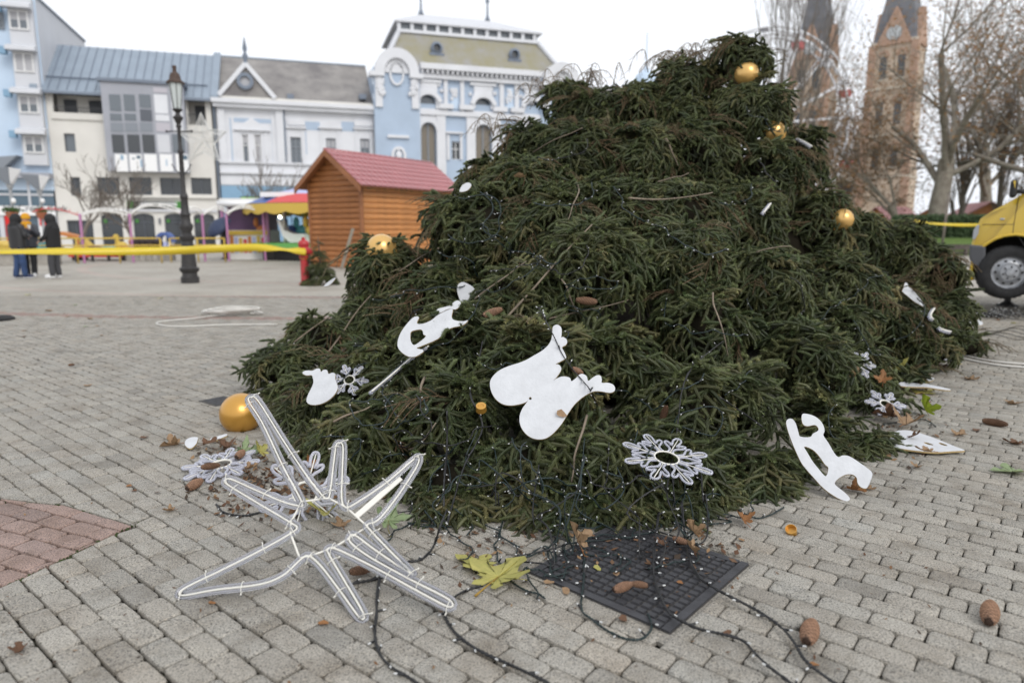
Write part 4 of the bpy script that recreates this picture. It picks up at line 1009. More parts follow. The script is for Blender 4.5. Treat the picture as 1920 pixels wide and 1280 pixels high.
# ------------------------------------------------------------------ fairground behind the tape
posts = [(150, 405, 489, 27.5), (243, 405, 482, 28), (341, 401, 482, 28.3), (379, 405, 482, 29), (424, 400, 482, 29.5), (493, 400, 482, 30)]
for i, (u, vt, vb, dep) in enumerate(posts):
    p = P(u, vt, dep); e = empty('arch_post', (p.x, p.y, 0), 0, ['leftmost', 'second', 'third', 'fourth', 'fifth', 'sixth'][i] + ' pink post of the fairground arches, counted from the left', 'post', 'pink posts of the fairground arches')
    q = MB(); q.tube([(0, 0, 0), (0, 0, p.z)], .05, 8); q.build('shaft', 'pink_paint', e, True, 40)
    q = MB(); q.lathe([(.07, 0), (.07, .04), (.04, .08), (.001, .09)], 8, org=(0, 0, p.z)); q.build('cap', 'pink_paint', e, True, 40)
arcs = [((60, 398, 27), (100, 392), (150, 405, 27.5), 'red_paint', 'leftmost thin striped arch of the fairground entrance'), ((150, 405, 27.5), (195, 396), (243, 405, 28), 'white_paint', 'thin pale arch between the first and second pink posts'), ((243, 405, 28), (283, 386), (341, 401, 28.3), 'white_paint', 'white arch between the second and third pink posts'), ((379, 405, 29), (405, 392), (430, 403, 29.5), 'white_paint', 'white arch just right of the street lamp'), ((424, 403, 29.5), (455, 390), (493, 400, 30), 'white_paint', 'rightmost white arch beside the carousel kiosk'), ((341, 401, 28.3), (362, 393), (379, 405, 29), 'white_paint', 'short white arch behind the street lamp')]
for a, m_, b, mm, lab in arcs:
    A, Bq = P(*a), P(*b); mid = P(m_[0], m_[1], (a[2] + b[2]) / 2); ctl = mid * 2 - (A + Bq) / 2
    q = MB()
    for off in ((0, .16) if mm == 'white_paint' else (0,)):
        pts = [A * (1 - t) ** 2 + ctl * 2 * t * (1 - t) + Bq * t * t + Vector((0, off, off * .6)) for t in [k / 14 for k in range(15)]]; q.tube(pts, .034 if mm == 'white_paint' else .022, 6)
    for k in range(1, 14, 2):
        t = k / 14; p = A * (1 - t) ** 2 + ctl * 2 * t * (1 - t) + Bq * t * t; q.tube([p, p + Vector((0, .16, .10))], .012, 4)
    e = empty('fairground_arch', (A.x, A.y, 0), 0, lab, 'arch', 'arches of the fairground'); o = q.build('arch_tubes', mm, e, True); o.location = (-A.x, -A.y, 0)
# yellow railings
for (ua, ub, dep, lab) in ((-20, 60, 26.5, 'yellow railing at the far left of the fairground'), (62, 300, 27, 'long yellow railing in front of the fairground rides'), (318, 420, 28, 'yellow railing right of the street lamp')):
    a, b = P(ua, 447, dep), P(ub, 447, dep + .4); e = empty('yellow_railing', (a.x, a.y, 0), 0, lab, 'railing', 'yellow railings of the fairground'); d = b - a; d.z = 0
    for z in (a.z, a.z - .28): q = MB(); q.tube([(0, 0, z), (d.x, d.y, z)], .03, 6); q.build('rail', 'yellow_paint', e, True)
    n = max(2, int(d.length / 1.3))
    for k in range(n + 1): q = MB(); q.tube([(d.x * k / n, d.y * k / n, 0), (d.x * k / n, d.y * k / n, a.z)], .03, 6); q.build('baluster', 'yellow_paint', e, True)
# planter with clipped hedge
a, b = G(238, 490), G(322, 489); d = b - a
e = empty('stone_planter', a, math.atan2(d.y, d.x), 'long grey stone planter with dark clipped hedge left of the street lamp', 'planter')
q = MB(); Lp = d.length
for k in range(7): q.box(Lp * k / 7 + .02, Lp * (k + 1) / 7 - .02, -.05, .5, 0, .52)
q.box(-.03, Lp + .03, .0, 1.0, .0, .50); q.box(-.06, Lp + .06, -.08, .55, .522, .58); q.build('planter_wall', 'stone_wall', e)
q = MB(); rr = random.Random(4)
for k in range(420):
    c = Vector((rr.uniform(.2, Lp - .4), rr.uniform(.05, .5), .58 + rr.random() ** .6 * .28)); q.ellip(c, (.08, .08, .05), 4, 3)
o = q.build('hedge', 'hedge_brown', e); o['kind'] = 'stuff'
a, b = G(-40, 498), G(112, 496)
e = empty('low_stone_wall', a, math.atan2((b - a).y, (b - a).x), 'low grey stone kerb wall behind the three standing people', 'wall'); q = MB(); q.box(0, (b - a).length, -.2, .3, 0, .42); q.box(-.05, (b - a).length + .05, -.26, .36, .422, .48); q.build('coping_and_wall', 'stone_wall', e)
a, b = G(112, 492), G(236, 489)
e = empty('dark_bench', a, math.atan2((b - a).y, (b - a).x), 'long low dark bench in front of the rides', 'bench'); Lb = (b - a).length
for k in range(3): q = MB(); q.box(0, Lb, k * .16, k * .16 + .13, .42, .46); q.build('seat_slat', 'black_metal', e)
for k in range(5): q = MB(); q.box(Lb * k / 4 - .03, Lb * k / 4 + .03, 0, .45, 0, .418); q.build('leg', 'black_metal', e)
# rides
p = P(130, 474, 36); e = empty('slide_ride', (p.x, p.y, 0), 0, 'orange and yellow children slide ride behind the railing', 'ride')
q = MB(); q.add([(-.5, -.5, 1.75), (-.5, .5, 1.75), (1.2, .5, 1.4), (1.2, -.5, 1.4), (-.5, -.5, 2.0), (-.5, .5, 2.0), (1.2, .5, 1.6), (1.2, -.5, 1.6)], [(0, 1, 2, 3), (4, 7, 6, 5), (0, 4, 5, 1), (1, 5, 6, 2), (2, 6, 7, 3), (3, 7, 4, 0)]); q.build('canopy', 'orange_paint', e)
q = MB(); q.prism([(1.1, 1.5), (1.5, 1.3), (2.3, .4), (1.9, .35), (1.2, 1.15)], -.4, .4, fr=(Vector((0, 0, 0)), Vector((1, 0, 0)), Vector((0, 0, 1)), Vector((0, 1, 0)))); q.build('chute', 'yellow_paint', e)
for x in (-.4, .3, 1.1): q = MB(); q.tube([(x, -.4, 0), (x, -.4, 1.7 - x * .15)], .07, 6); q.build('support', 'orange_paint', e, True)
q = MB(); q.prism(rrect(.7, 1.1, .25, 3), -.06, .06, fr=(Vector((.35, -.5, .95)), Vector((1, 0, 0)), Vector((0, 0, 1)), Vector((0, 1, 0)))); q.build('round_panel', 'white_paint', e)
q = MB(); q.ellip((1.35, -.3, 1.5), (.22, .2, .18), 8, 6); q.build('knob', 'blue_paint', e, True)
p = P(228, 470, 38); e = empty('duck_ride', (p.x, p.y, 0), .4, 'yellow duck shaped ride seat beside the planter', 'ride')
q = MB(); q.ellip((0, 0, .75), (.55, .35, .38), 12, 8); q.ellip((-.28, 0, 1.15), (.17, .17, .34), 10, 7); q.build('body', 'yellow_paint', e, True)
q = MB(); q.ellip((-.34, 0, 1.55), (.23, .21, .22), 12, 8); hd = q.build('head', 'yellow_paint', e, True)
q = MB(); q.ellip((-.6, 0, 1.5), (.13, .09, .05), 8, 5); q.build('beak', 'orange_paint', hd, True)
q = MB(); q.tube([(0, 0, 0), (0, 0, .5)], .12, 8); q.build('stand', 'blue_paint', e, True)
q = MB(); q.ellip((.75, .1, 1.05), (.18, .14, .26), 10, 7); q.build('tail', 'orange_paint', e, True)
p = P(310, 470, 40); e = empty('elephant_ride', (p.x, p.y, 0), 0, 'blue arched ride car with white sides behind the street lamp', 'ride')
q = MB(); arch_ring(q, .1, 1.05, .52, .62, .28, -.4, .4, 12); q.build('hood', 'blue_paint', e); 
for x in (-.5, .62): q = MB(); q.box(x - .12, x + .12, -.35, .35, .1, 1.05); q.build('side', 'white_paint', e)
q = MB(); q.ellip((.05, -.1, .75), (.3, .3, .32), 10, 7); q.build('seat', 'pale_violet', e, True)
q = MB(); q.box(.75, 1.4, -.35, .35, .2, .75); q.build('bumper', 'purple_paint', e)
p = P(195, 478, 30.5); e = empty('ride_track', (p.x, p.y, 0), 0, 'low red ride platform with small coloured cars', 'ride')
q = MB(); q.box(-1.6, 1.5, -.6, .8, .18, .38); q.build('platform', 'red_paint', e)
for k, mm in enumerate(('yellow_paint', 'purple_paint', 'teal_paint', 'orange_paint')):
    q = MB(); x = -1.3 + k * .8; q.prism([(x - .3, .382), (x + .3, .382), (x + .26, .7), (x - .05, .78), (x - .28, .66)], -.25, .25, fr=(Vector((0, 0, 0)), Vector((1, 0, 0)), Vector((0, 0, 1)), Vector((0, 1, 0)))); q.build('small_car', mm, e)
for sgn in (-1.4, 1.3): q = MB(); q.box(sgn - .08, sgn + .08, -.5, .7, 0, .178); q.build('foot', 'black_metal', e)
p = P(15, 478, 28); e = empty('kiddie_train', (p.x, p.y, 0), 0, 'colourful low train ride partly hidden by the people at the left edge', 'ride')
for k, mm in enumerate(('red_paint', 'yellow_paint', 'teal_paint')):
    q = MB(); q.prism([(k * .95 - 1.2, .25), (k * .95 - .35, .25), (k * .95 - .3, .85), (k * .95 - .75, .7), (k * .95 - 1.2, .9)], -.35, .35, fr=(Vector((0, 0, 0)), Vector((1, 0, 0)), Vector((0, 0, 1)), Vector((0, 1, 0)))); q.build('wagon', mm, e)
    for x in (-1.0, -.55): q = MB(); q.lathe([(.001, -.03), (.15, -.03), (.15, .03), (.001, .03)], 10, org=(k * .95 + x, -.36, .15), ax=((1, 0, 0), (0, 0, 1), (0, -1, 0))); q.build('wheel', 'black_metal', e)
for nm in ('slide_ride', 'duck_ride', 'elephant_ride', 'ride_track'):
    bpy.data.objects[nm].scale = (.62,) * 3 if nm != 'ride_track' else (.8,) * 3
# carousel
p = P(632, 470, 33); e = empty('carousel', (p.x, p.y, 0), 0, 'carousel with blue, red and yellow canopy half hidden by the wooden hut', 'carousel')
rc = 4.1; zc1 = P(600, 386, 33).z; ztp = zc1 + 1.2
cols = ('blue_paint', 'red_paint', 'yellow_paint')
for k in range(12):
    a0, a1 = 2 * math.pi * k / 12, 2 * math.pi * (k + 1) / 12; q = MB()
    n = 4; vs_ = []
    for i in range(n + 1):
        a = a0 + (a1 - a0) * i / n; vs_ += [(rc * math.cos(a), rc * math.sin(a), zc1), (.75 * rc * math.cos(a), .75 * rc * math.sin(a), zc1 + .42), (.2 * math.cos(a), .2 * math.sin(a), ztp)]
    fs_ = []
    for i in range(n): fs_ += [(3 * i, 3 * i + 3, 3 * i + 4, 3 * i + 1), (3 * i + 1, 3 * i + 4, 3 * i + 5, 3 * i + 2)]
    q.add(vs_, [fs_[i] for i in range(len(fs_))]); me = q.mesh('canopy_panel', False); o = link('canopy_panel', me, ['blue_paint' if k % 2 else 'red_paint', 'pale_violet'], e)
    for i, f in enumerate(me.polygons): f.material_index = i % 2
    q = MB(); n = 8; vs_ = []
    for i in range(n + 1):
        a = a0 + (a1 - a0) * i / n; sc_ = .12 * abs(math.sin(math.pi * 2 * i / n)); vs_ += [(rc * math.cos(a), rc * math.sin(a), zc1 - .02), (rc * 1.005 * math.cos(a), rc * 1.005 * math.sin(a), zc1 - .36 - sc_)]
    q.add(vs_, [(2 * i, 2 * i + 1, 2 * i + 3, 2 * i + 2) for i in range(n)]); q.build('valance', 'yellow_paint', e)
q = MB(); q.lathe([(.001, .45), (rc * .93, .45), (rc * .95, .5), (rc * .95, .75), (.001, .76)], 28); q.build('platform', 'green_paint', e)
q = MB(); q.lathe([(rc * .85, .02), (rc * .85, .45)], 20); q.build('undercarriage', 'black_metal', e)
q = MB(); q.lathe([(.9, .76), (.8, 1.5), (.85, 3.0), (1.1, zc1)], 12); q.build('centre_drum', 'purple_paint', e)
for k in range(8):
    a = 2 * math.pi * k / 8 + .3; q = MB(); q.tube([(rc * .8 * math.cos(a), rc * .8 * math.sin(a), .76), (rc * .8 * math.cos(a), rc * .8 * math.sin(a), zc1)], .05, 6); q.build('pole', 'white_paint', e, True)
rr = random.Random(2)
for k in range(9):
    a = math.pi + .15 + k * .17 * 2; r_ = rc * rr.uniform(.55, .82); c = Vector((r_ * math.cos(a), r_ * math.sin(a), 1.3)); q = MB(); q.ellip(c, (.35, .22, .24), 8, 6); q.ellip(c + Vector((-.3, 0, .35)), (.14, .12, .25), 7, 5); q.tube([c - Vector((0, 0, .5)), c + Vector((0, 0, 1.6))], .02, 5); q.build('mount', ['green_paint', 'orange_paint', 'blue_paint', 'teal_paint', 'yellow_paint'][k % 5], e, True)
sw_ = P(550, 455, 30.3) - p; q = MB(); sw_.z = 0
q.prism([(-.55, 1.75), (-.42, 1.72), (-.25, 1.3), (.1, 1.15), (.9, 1.15), (.95, .78), (-.05, .78), (-.35, 1.05)], -.35, .35, fr=(sw_, Vector((1, 0, 0)), Vector((0, 0, 1)), Vector((0, 1, 0)))); q.build('swan_seat', 'sign_white', e)
q = MB(); q.box(-1.5, -.02, -1, 1, 2.72, 2.92); o = q.build('light_strip', 'sign_white', e); o.location = P(568, 404, 31) - p; o.location.z = 0
for u, v in ((525, 407), (547, 388)):
    c = P(u, v, 29.2) - p; c.z = P(u, v, 29.2).z; q = MB(); q.ellip(c, (.075, .075, .075), 10, 7); q.build('lit_bulb', 'lamp_on', e, True)
# ticket kiosk
p = P(463, 480, 31); e = empty('ticket_kiosk', (p.x, p.y, 0), 0, 'small ticket kiosk with white awning and pink corner posts left of the carousel', 'kiosk')
kw = 1.0
q = MB(); q.box(-kw, kw, 0, 1.6, 0, 1.3); q.build('counter', 'white_paint', e); q = MB(); q.box(-kw + .05, kw - .05, .4, 1.55, 1.302, 2.35); q.build('interior', 'purple_paint', e)
for x in (-kw, kw): q = MB(); q.box(x - .06, x + .06, -.04, .08, 0, 2.5); q.build('corner_post', 'pink_paint', e)
q = MB(); q.tube([(-kw - .05, -.25, 2.45), (kw + .05, -.25, 2.45)], .14, 8); q.build('awning', 'sign_white', e, True); q = MB(); q.box(-kw - .1, kw + .1, 0, 1.7, 2.5, 2.7); q.build('roof', 'white_paint', e)
rr = random.Random(6)
for k in range(9): q = MB(); x = -kw + .1 + k * .2; q.box(x, x + .14, -.03, -.002, .3, 1.0 + rr.uniform(-.1, .1)); q.build('poster', ('red_paint', 'orange_paint', 'pale_violet', 'yellow_paint')[k % 4], e)
q = MB(); q.box(-kw, kw, -.05, -.032, 1.1, 1.28); q.build('counter_edge', 'yellow_paint', e)
# white cable coil on the paving
mat('white_hose', (0.62, 0.60, 0.56), 0.5)
c = G(440, 590); rr = random.Random(1); pts = []
for k in range(90):
    a = k * .42; r_ = .28 + .09 * math.sin(k * .37) + rr.uniform(-.02, .02); pts.append(c + Vector((r_ * 1.3 * math.cos(a), r_ * .8 * math.sin(a), .015 + .0011 * k + rr.uniform(0, .01))))
pts = [G(520, 608, .01), G(420, 609, .01), G(340, 612, .01), G(299, 609, .01), G(297, 604, .01), G(330, 600, .012), G(372, 596, .012), G(400, 592, .014)] + pts
q = MB(); q.tube(smooth_path(pts, 3), .011, 6); o = q.build('coiled_cable', 'white_hose', None, True); tag(o, 'white cable coiled on the paving left of the spruce', 'cable')
# ================================================================== people
mat('skin', (0.55, 0.33, 0.25), 0.55)
mat('puffer_black', (0.022, 0.022, 0.024), 0.5, spec=0.5)
mat('puffer_navy', (0.030, 0.034, 0.045), 0.5, spec=0.5)
mat('hood_black', (0.018, 0.018, 0.019), 0.8)
mat('denim', (0.035, 0.065, 0.15), 0.85, var=0.3, vscale=7)
mat('trouser_black', (0.018, 0.018, 0.02), 0.85)
mat('trouser_grey', (0.055, 0.055, 0.06), 0.85)
mat('knit_yellow', (0.62, 0.30, 0.02), 0.9, bump=0.5, bscale=60)
mat('shoe_white', (0.74, 0.74, 0.74), 0.6)
mat('shoe_dark', (0.05, 0.06, 0.12), 0.6)
mat('hair_dark', (0.03, 0.02, 0.015), 0.7)
mat('cup', (0.78, 0.78, 0.75), 0.5)
mat('umbrella_navy', (0.035, 0.05, 0.10), 0.6)

def skin_mesh(name, verts, edges, radii, m, parent, sub=2, root=0):
    me = bpy.data.meshes.new(name); me.from_pydata([tuple(v) for v in verts], edges, [])
    o = link(name, me, m, parent); md = o.modifiers.new('skin', 'SKIN'); md.use_smooth_shade = True
    for i, r in enumerate(radii):
        sv = me.skin_vertices[0].data[i]; sv.radius = r if hasattr(r, '__len__') else (r, r); sv.use_root = (i == root)
    s_ = o.modifiers.new('sub', 'SUBSURF'); s_.levels = sub; s_.render_levels = sub
    return o
def puff(q, pts, r0, r1, rings, flat=1.0, amp=.06, n=12):
    pp = smooth_path(pts, rings * 4 // max(1, len(pts) - 1)); k = len(pp); rs = []
    for i in range(k):
        t = i / (k - 1); rs.append((r0 + (r1 - r0) * t) * (1 - amp + amp * abs(math.sin(math.pi * rings * t))))
    q.tube(pp, rs, n)
def person(name_lab, loc, rz, pose, jacket, trousers, shoes, group=None):
    e = empty('person', loc, rz, name_lab, 'person', group)
    J = {k: Vector(v) for k, v in pose.items()}
    names = ['pelvis', 'waist', 'chest', 'neck', 'head', 'crown', 'shl', 'ell', 'wrl', 'shr', 'elr', 'wrr', 'hipl', 'knl', 'anl', 'hipr', 'knr', 'anr', 'tol', 'tor']
    idx = {n: i for i, n in enumerate(names)}
    rad = dict(pelvis=(.15, .11), waist=(.13, .10), chest=(.16, .11), neck=.055, head=(.078, .095), crown=(.065, .075), shl=.06, ell=.04, wrl=.028, shr=.06, elr=.04, wrr=.028, hipl=.085, knl=.055, anl=.038, hipr=.085, knr=.055, anr=.038, tol=.03, tor=.03)
    ed = [('pelvis', 'waist'), ('waist', 'chest'), ('chest', 'neck'), ('neck', 'head'), ('head', 'crown'), ('chest', 'shl'), ('shl', 'ell'), ('ell', 'wrl'), ('chest', 'shr'), ('shr', 'elr'), ('elr', 'wrr'), ('pelvis', 'hipl'), ('hipl', 'knl'), ('knl', 'anl'), ('anl', 'tol'), ('pelvis', 'hipr'), ('hipr', 'knr'), ('knr', 'anr'), ('anr', 'tor')]
    body = skin_mesh('body', [J[n] for n in names], [(idx[a], idx[b]) for a, b in ed], [rad[n] for n in names], 'skin', e, 2)
    # hands with five fingers
    for s_, wr, el in ((1, 'wrl', 'ell'), (-1, 'wrr', 'elr')):
        d = (J[wr] - J[el]).normalized(); sd_ = d.cross(Vector((0, 0, 1))); sd_ = (sd_ if sd_.length > .1 else Vector((1, 0, 0))).normalized(); up = sd_.cross(d)
        vs_ = [J[wr], J[wr] + d * .05, J[wr] + d * .085]; es_ = [(0, 1), (1, 2)]; rs_ = [.024, (.036, .018), (.036, .016)]
        for f, (off, ln) in enumerate(((-.028, .055), (-.010, .068), (.009, .065), (.027, .05))):
            b = len(vs_); vs_ += [J[wr] + d * .09 + sd_ * off, J[wr] + d * (.09 + ln * .55) + sd_ * off * 1.1 - up * .008, J[wr] + d * (.09 + ln * .85) + sd_ * off * 1.1 - up * .03]; rs_ += [.009, .0085, .007]; es_ += [(2, b), (b, b + 1), (b + 1, b + 2)]
        b = len(vs_); vs_ += [J[wr] + d * .045 + sd_ * s_ * .035, J[wr] + d * .085 + sd_ * s_ * .055 - up * .01]; rs_ += [.011, .009]; es_ += [(1, b), (b, b + 1)]
        skin_mesh('hand', vs_, es_, rs_, 'skin', e, 1)
    # face
    hc_ = J['head'].lerp(J['crown'], .15); fd = (J['face'] - J['head']).normalized(); sdv = fd.cross(Vector((0, 0, 1))).normalized()
    q = MB(); q.ellip(hc_ + fd * .10 - Vector((0, 0, .005)), (.014, .016, .024), 8, 6); q.build('nose', 'skin', e, True)
    for s_ in (-1, 1): q = MB(); q.ellip(hc_ + fd * .078 + sdv * s_ * .034 + Vector((0, 0, .03)), (.012, .012, .008), 8, 5); q.build('eye', 'hair_dark', e, True)
    q = MB(); q.ellip(hc_ + fd * .083 - Vector((0, 0, .048)), (.022, .010, .007), 8, 5); q.build('mouth', 'red_paint', e, True)
    # jacket: quilted torso and sleeves
    q = MB(); b0 = len(q.v); base = J['pelvis'] - Vector((0, 0, .10)); top = J['neck'] - Vector((0, 0, .02)); rows = 36; ns = 18; vs_ = []
    for i in range(rows + 1):
        t = i / rows; c = base.lerp(J['waist'], min(1, t / .45)) if t < .45 else J['waist'].lerp(top, (t - .45) / .55)
        wx = .235 + .02 * math.sin(t * 3); wx *= 1 if t < .80 else (1 - ((t - .8) / .2) ** 2 * .68); dy = .165 * (1 if t < .82 else (1 - ((t - .82) / .18) ** 2 * .5)); pf = .94 + .06 * abs(math.sin(math.pi * 9 * t))
        for j in range(ns): a = 2 * math.pi * j / ns; vs_.append(c + Vector((wx * pf * math.cos(a), dy * pf * math.sin(a), 0)))
    q.add(vs_, [(i * ns + j, i * ns + (j + 1) % ns, (i + 1) * ns + (j + 1) % ns, (i + 1) * ns + j) for i in range(rows) for j in range(ns)])
    for sh, el, wr in (('shl', 'ell', 'wrl'), ('shr', 'elr', 'wrr')):
        inner = J[sh].lerp(J['chest'], .25); puff(q, [inner, J[sh], J[sh].lerp(J[el], .5), J[el], J[el].lerp(J[wr], .55), J[wr]], .088, .052, 9, amp=.10)
    q.build('jacket', jacket, e, True)
    q = MB()
    for h, k, a in (('hipl', 'knl', 'anl'), ('hipr', 'knr', 'anr')):
        pp = smooth_path([J['pelvis'].lerp(J[h], .75) + Vector((0, 0, .06)), J[h], J[k], J[a] - Vector((0, 0, .02))], 6); q.tube(pp, [.115 + (.068 - .115) * i / (len(pp) - 1) + .004 * math.sin(i * 2.1) for i in range(len(pp))], 12)
    q.ellip(J['pelvis'] + Vector((0, 0, .02)), (.165, .125, .12), 14, 8); q.build('trousers', trousers, e, True)
    for a, t in (('anl', 'tol'), ('anr', 'tor')):
        d = J[t] - J[a]; d.z = 0; d.normalize(); sx = Vector((-d.y, d.x, 0)); A3 = Matrix((sx, d, Vector((0, 0, 1)))).transposed(); c = Vector((J[a].x, J[a].y, 0))
        q = MB(); q.ellip(c + d * .075 + Vector((0, 0, .058)), (.048, .145, .05), 12, 8, ax=A3); q.ellip(c + Vector((0, 0, .085)), (.047, .062, .06), 10, 6, ax=A3); sh = q.build('shoe', shoes, e, True)
        q = MB(); q.ellip(c + d * .075 + Vector((0, 0, .018)), (.052, .152, .018), 12, 5, ax=A3); q.build('sole', 'shoe_white', sh, True)
    return e, J
def stand(**kw):
    b = dict(pelvis=(0, 0, .92), waist=(0, 0, 1.10), chest=(0, .01, 1.30), neck=(0, .01, 1.46), head=(0, -.015, 1.56), crown=(0, -.01, 1.66), face=(0, -.2, 1.55), shl=(.19, .01, 1.38), ell=(.25, .02, 1.12), wrl=(.24, -.08, .90), shr=(-.19, .01, 1.38), elr=(-.25, .02, 1.12), wrr=(-.24, -.08, .90), hipl=(.095, 0, .86), knl=(.10, -.02, .48), anl=(.10, .02, .09), hipr=(-.095, 0, .86), knr=(-.10, -.02, .48), anr=(-.10, .02, .09), tol=(.11, -.14, .035), tor=(-.11, -.14, .035)); b.update(kw); return b
def hood(e, J, m, open_=.55):
    c = J['head'].lerp(J['crown'], .35); fd = (J['face'] - J['head']).normalized(); q = MB(); n, k = 16, 10; vs_, fs_ = [], []
    s_ = fd.cross(Vector((0, 0, 1))).normalized(); u_ = s_.cross(fd)
    for i in range(k + 1):
        th = math.pi * (1 - i / k * (1 - .27)); 
        for j in range(n): a = 2 * math.pi * j / n; vs_.append(c + fd * (math.cos(th) * .145 + .01) + (s_ * math.cos(a) * .128 + u_ * math.sin(a) * .165) * max(math.sin(th), .02) - Vector((0, 0, .02)))
    for i in range(k):
        for j in range(n): fs_.append((i * n + j, i * n + (j + 1) % n, (i + 1) * n + (j + 1) % n, (i + 1) * n + j))
    q.add(vs_, fs_); q.lathe([(.15, -.10), (.125, .02), (.11, .07)], 14, org=J['neck']); q.build('hood', m, e, True)
pA = G(40, 522)
e, J = person('person in black puffer jacket with hood up and blue jeans, back turned', pA, R(160), stand(elr=(-.27, -.06, 1.13), wrr=(-.12, -.24, 1.14), ell=(.27, -.06, 1.13), wrl=(.10, -.24, 1.10), anl=(.13, .05, .09), tol=(.16, -.10, .035), anr=(-.10, -.05, .09), tor=(-.12, -.22, .035)), 'puffer_black', 'denim', 'shoe_dark')
hood(e, J, 'hood_black')
pB = G(60, 518.5)
e, J = person('person in yellow knitted hat and dark padded jacket holding a white cup', pB, R(12), stand(ell=(.29, -.05, 1.16), wrl=(.20, -.26, 1.30), elr=(-.26, -.04, 1.14), wrr=(-.02, -.25, 1.16), face=(.05, -.2, 1.54), anl=(.12, -.1, .09), tol=(.18, -.25, .035)), 'puffer_navy', 'trouser_black', 'shoe_white')
hc_ = J['crown']; q = MB(); q.lathe([(.108, -.05), (.114, -.045), (.114, .01), (.108, .015), (.104, .05), (.085, .09), (.05, .115), (.001, .125)], 16, org=hc_ + Vector((0, .01, -.02))); q.build('knitted_hat', 'knit_yellow', e, True)
q = MB(); q.lathe([(.085, -.05), (.12, -.03), (.125, .01), (.105, .05), (.08, .07)], 16, org=J['neck'] + Vector((0, -.01, .01))); q.ellip(J['neck'] + Vector((.05, -.14, -.06)), (.045, .03, .1), 8, 6); q.build('scarf', 'knit_yellow', e, True)
cupw = Vector((pB.x, pB.y, 0)) + Matrix.Rotation(R(12), 3, 'Z') @ (J['wrl'] + Vector((0.0, -.06, .09)))
q = MB(); q.lathe([(.001, -.06), (.028, -.06), (.038, .05), (.001, .05)], 12); o = q.build('paper_cup', 'cup', None, True, 40, loc=cupw); tag(o, 'white paper cup held by the person in the yellow hat', 'cup')
pC = G(107, 521)
e, J = person('person in black hooded coat, grey trousers and white trainers, seen from the side', pC, R(-82), stand(ell=(.23, -.08, 1.12), wrl=(.15, -.24, 1.02), elr=(-.23, -.08, 1.12), wrr=(-.15, -.24, 1.02), anl=(.08, -.06, .09), tol=(.08, -.22, .035), knl=(.09, -.06, .48)), 'hood_black', 'trouser_grey', 'shoe_white')
hood(e, J, 'hood_black')
pD = G(424, 487.5)
e, J = person('person in dark clothes walking bent under a navy umbrella', pD, R(-60), stand(ell=(.23, -.2, 1.2), wrl=(.08, -.3, 1.35), elr=(-.23, -.2, 1.2), wrr=(-.08, -.3, 1.30)), 'puffer_navy', 'trouser_black', 'trouser_black')
q = MB(); n = 8; vs_ = [(0, 0, .32)]
for r_, h in ((.3, .26), (.52, .12), (.62, -.03)):
    for k in range(16): a = 2 * math.pi * k / 16; f = 1 if k % 2 == 0 else .93; vs_.append((r_ * f * math.cos(a), r_ * f * math.sin(a), h))
fs_ = [(0, 1 + k, 1 + (k + 1) % 16) for k in range(16)] + [(1 + i * 16 + k, 1 + (i + 1) * 16 + k, 1 + (i + 1) * 16 + (k + 1) % 16, 1 + i * 16 + (k + 1) % 16) for i in range(2) for k in range(16)]
q.add(vs_, fs_); um = empty('umbrella', Vector((pD.x - .02, pD.y - .45, 1.42)), 0, 'navy umbrella held low over the walking person', 'umbrella'); um.rotation_euler = (R(35), R(-32), 0)
o = q.build('canopy', 'umbrella_navy', um, True); mo = o.modifiers.new('t', 'SOLIDIFY'); mo.thickness = .004
q = MB(); q.tube([(0, 0, .38), (0, 0, -.42)], .008, 6); q.build('shaft', 'black_metal', um)
for k in range(8): a = 2 * math.pi * k / 8; q = MB(); q.tube([(0, 0, .3), (.3 * math.cos(a), .3 * math.sin(a), .24), (.6 * math.cos(a), .6 * math.sin(a), -.02)], .004, 4); q.build('rib', 'black_metal', um)
# ================================================================== right side: church, wheel, trees, van
mat('brick_tan', (0.45, 0.35, 0.265), 0.9, col2=(0.52, 0.43, 0.34), vscale=1.4, bump=0.4, bscale=4)  # church brick and slate are paled, distance haze put into their colours
mat('brick_red', (0.37, 0.235, 0.17), 0.9, col2=(0.43, 0.30, 0.225), vscale=1.6)
mat('stone_pale', (0.52, 0.46, 0.38), 0.85, var=0.1, vscale=1)
mat('spire_slate', (0.15, 0.155, 0.17), 0.7, var=0.25, vscale=.8)
mat('clock_face', (0.45, 0.47, 0.48), 0.5)
mat('steel_white', (0.72, 0.73, 0.76), 0.45)
mat('gondola_red', (0.50, 0.12, 0.12), 0.5)
mat('leaf_brown', (0.20, 0.10, 0.045), 0.8, transl=0.3, randv=0.2, col2=(0.30, 0.18, 0.07), vscale=1.2)
mat('hedge_green', (0.045, 0.075, 0.03), 0.85, var=0.4, vscale=5)
mat('grass', (0.10, 0.16, 0.035), 0.9, var=0.35, vscale=12)
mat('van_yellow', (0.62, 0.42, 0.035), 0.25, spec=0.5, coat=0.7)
mat('van_bumper', (0.085, 0.087, 0.095), 0.6)
mat('tyre', (0.022, 0.022, 0.023), 0.85, var=0.3, vscale=14)
mat('rim_steel', (0.34, 0.35, 0.37), 0.4, metal=0.7, var=0.2, vscale=12)
mat('rim_dark', (0.05, 0.05, 0.052), 0.6)
mat('faded_tile', (0.30, 0.125, 0.125), 0.6, col2=(0.42, 0.23, 0.22), vscale=2.5, bump=0.6, bscale=6)
mat('headlight', (0.34, 0.36, 0.38), 0.1, spec=0.9)
mat('van_glass', (0.02, 0.025, 0.03), 0.05, spec=0.9)
mat('outrigger_white', (0.68, 0.68, 0.68), 0.5, var=0.15, vscale=8)

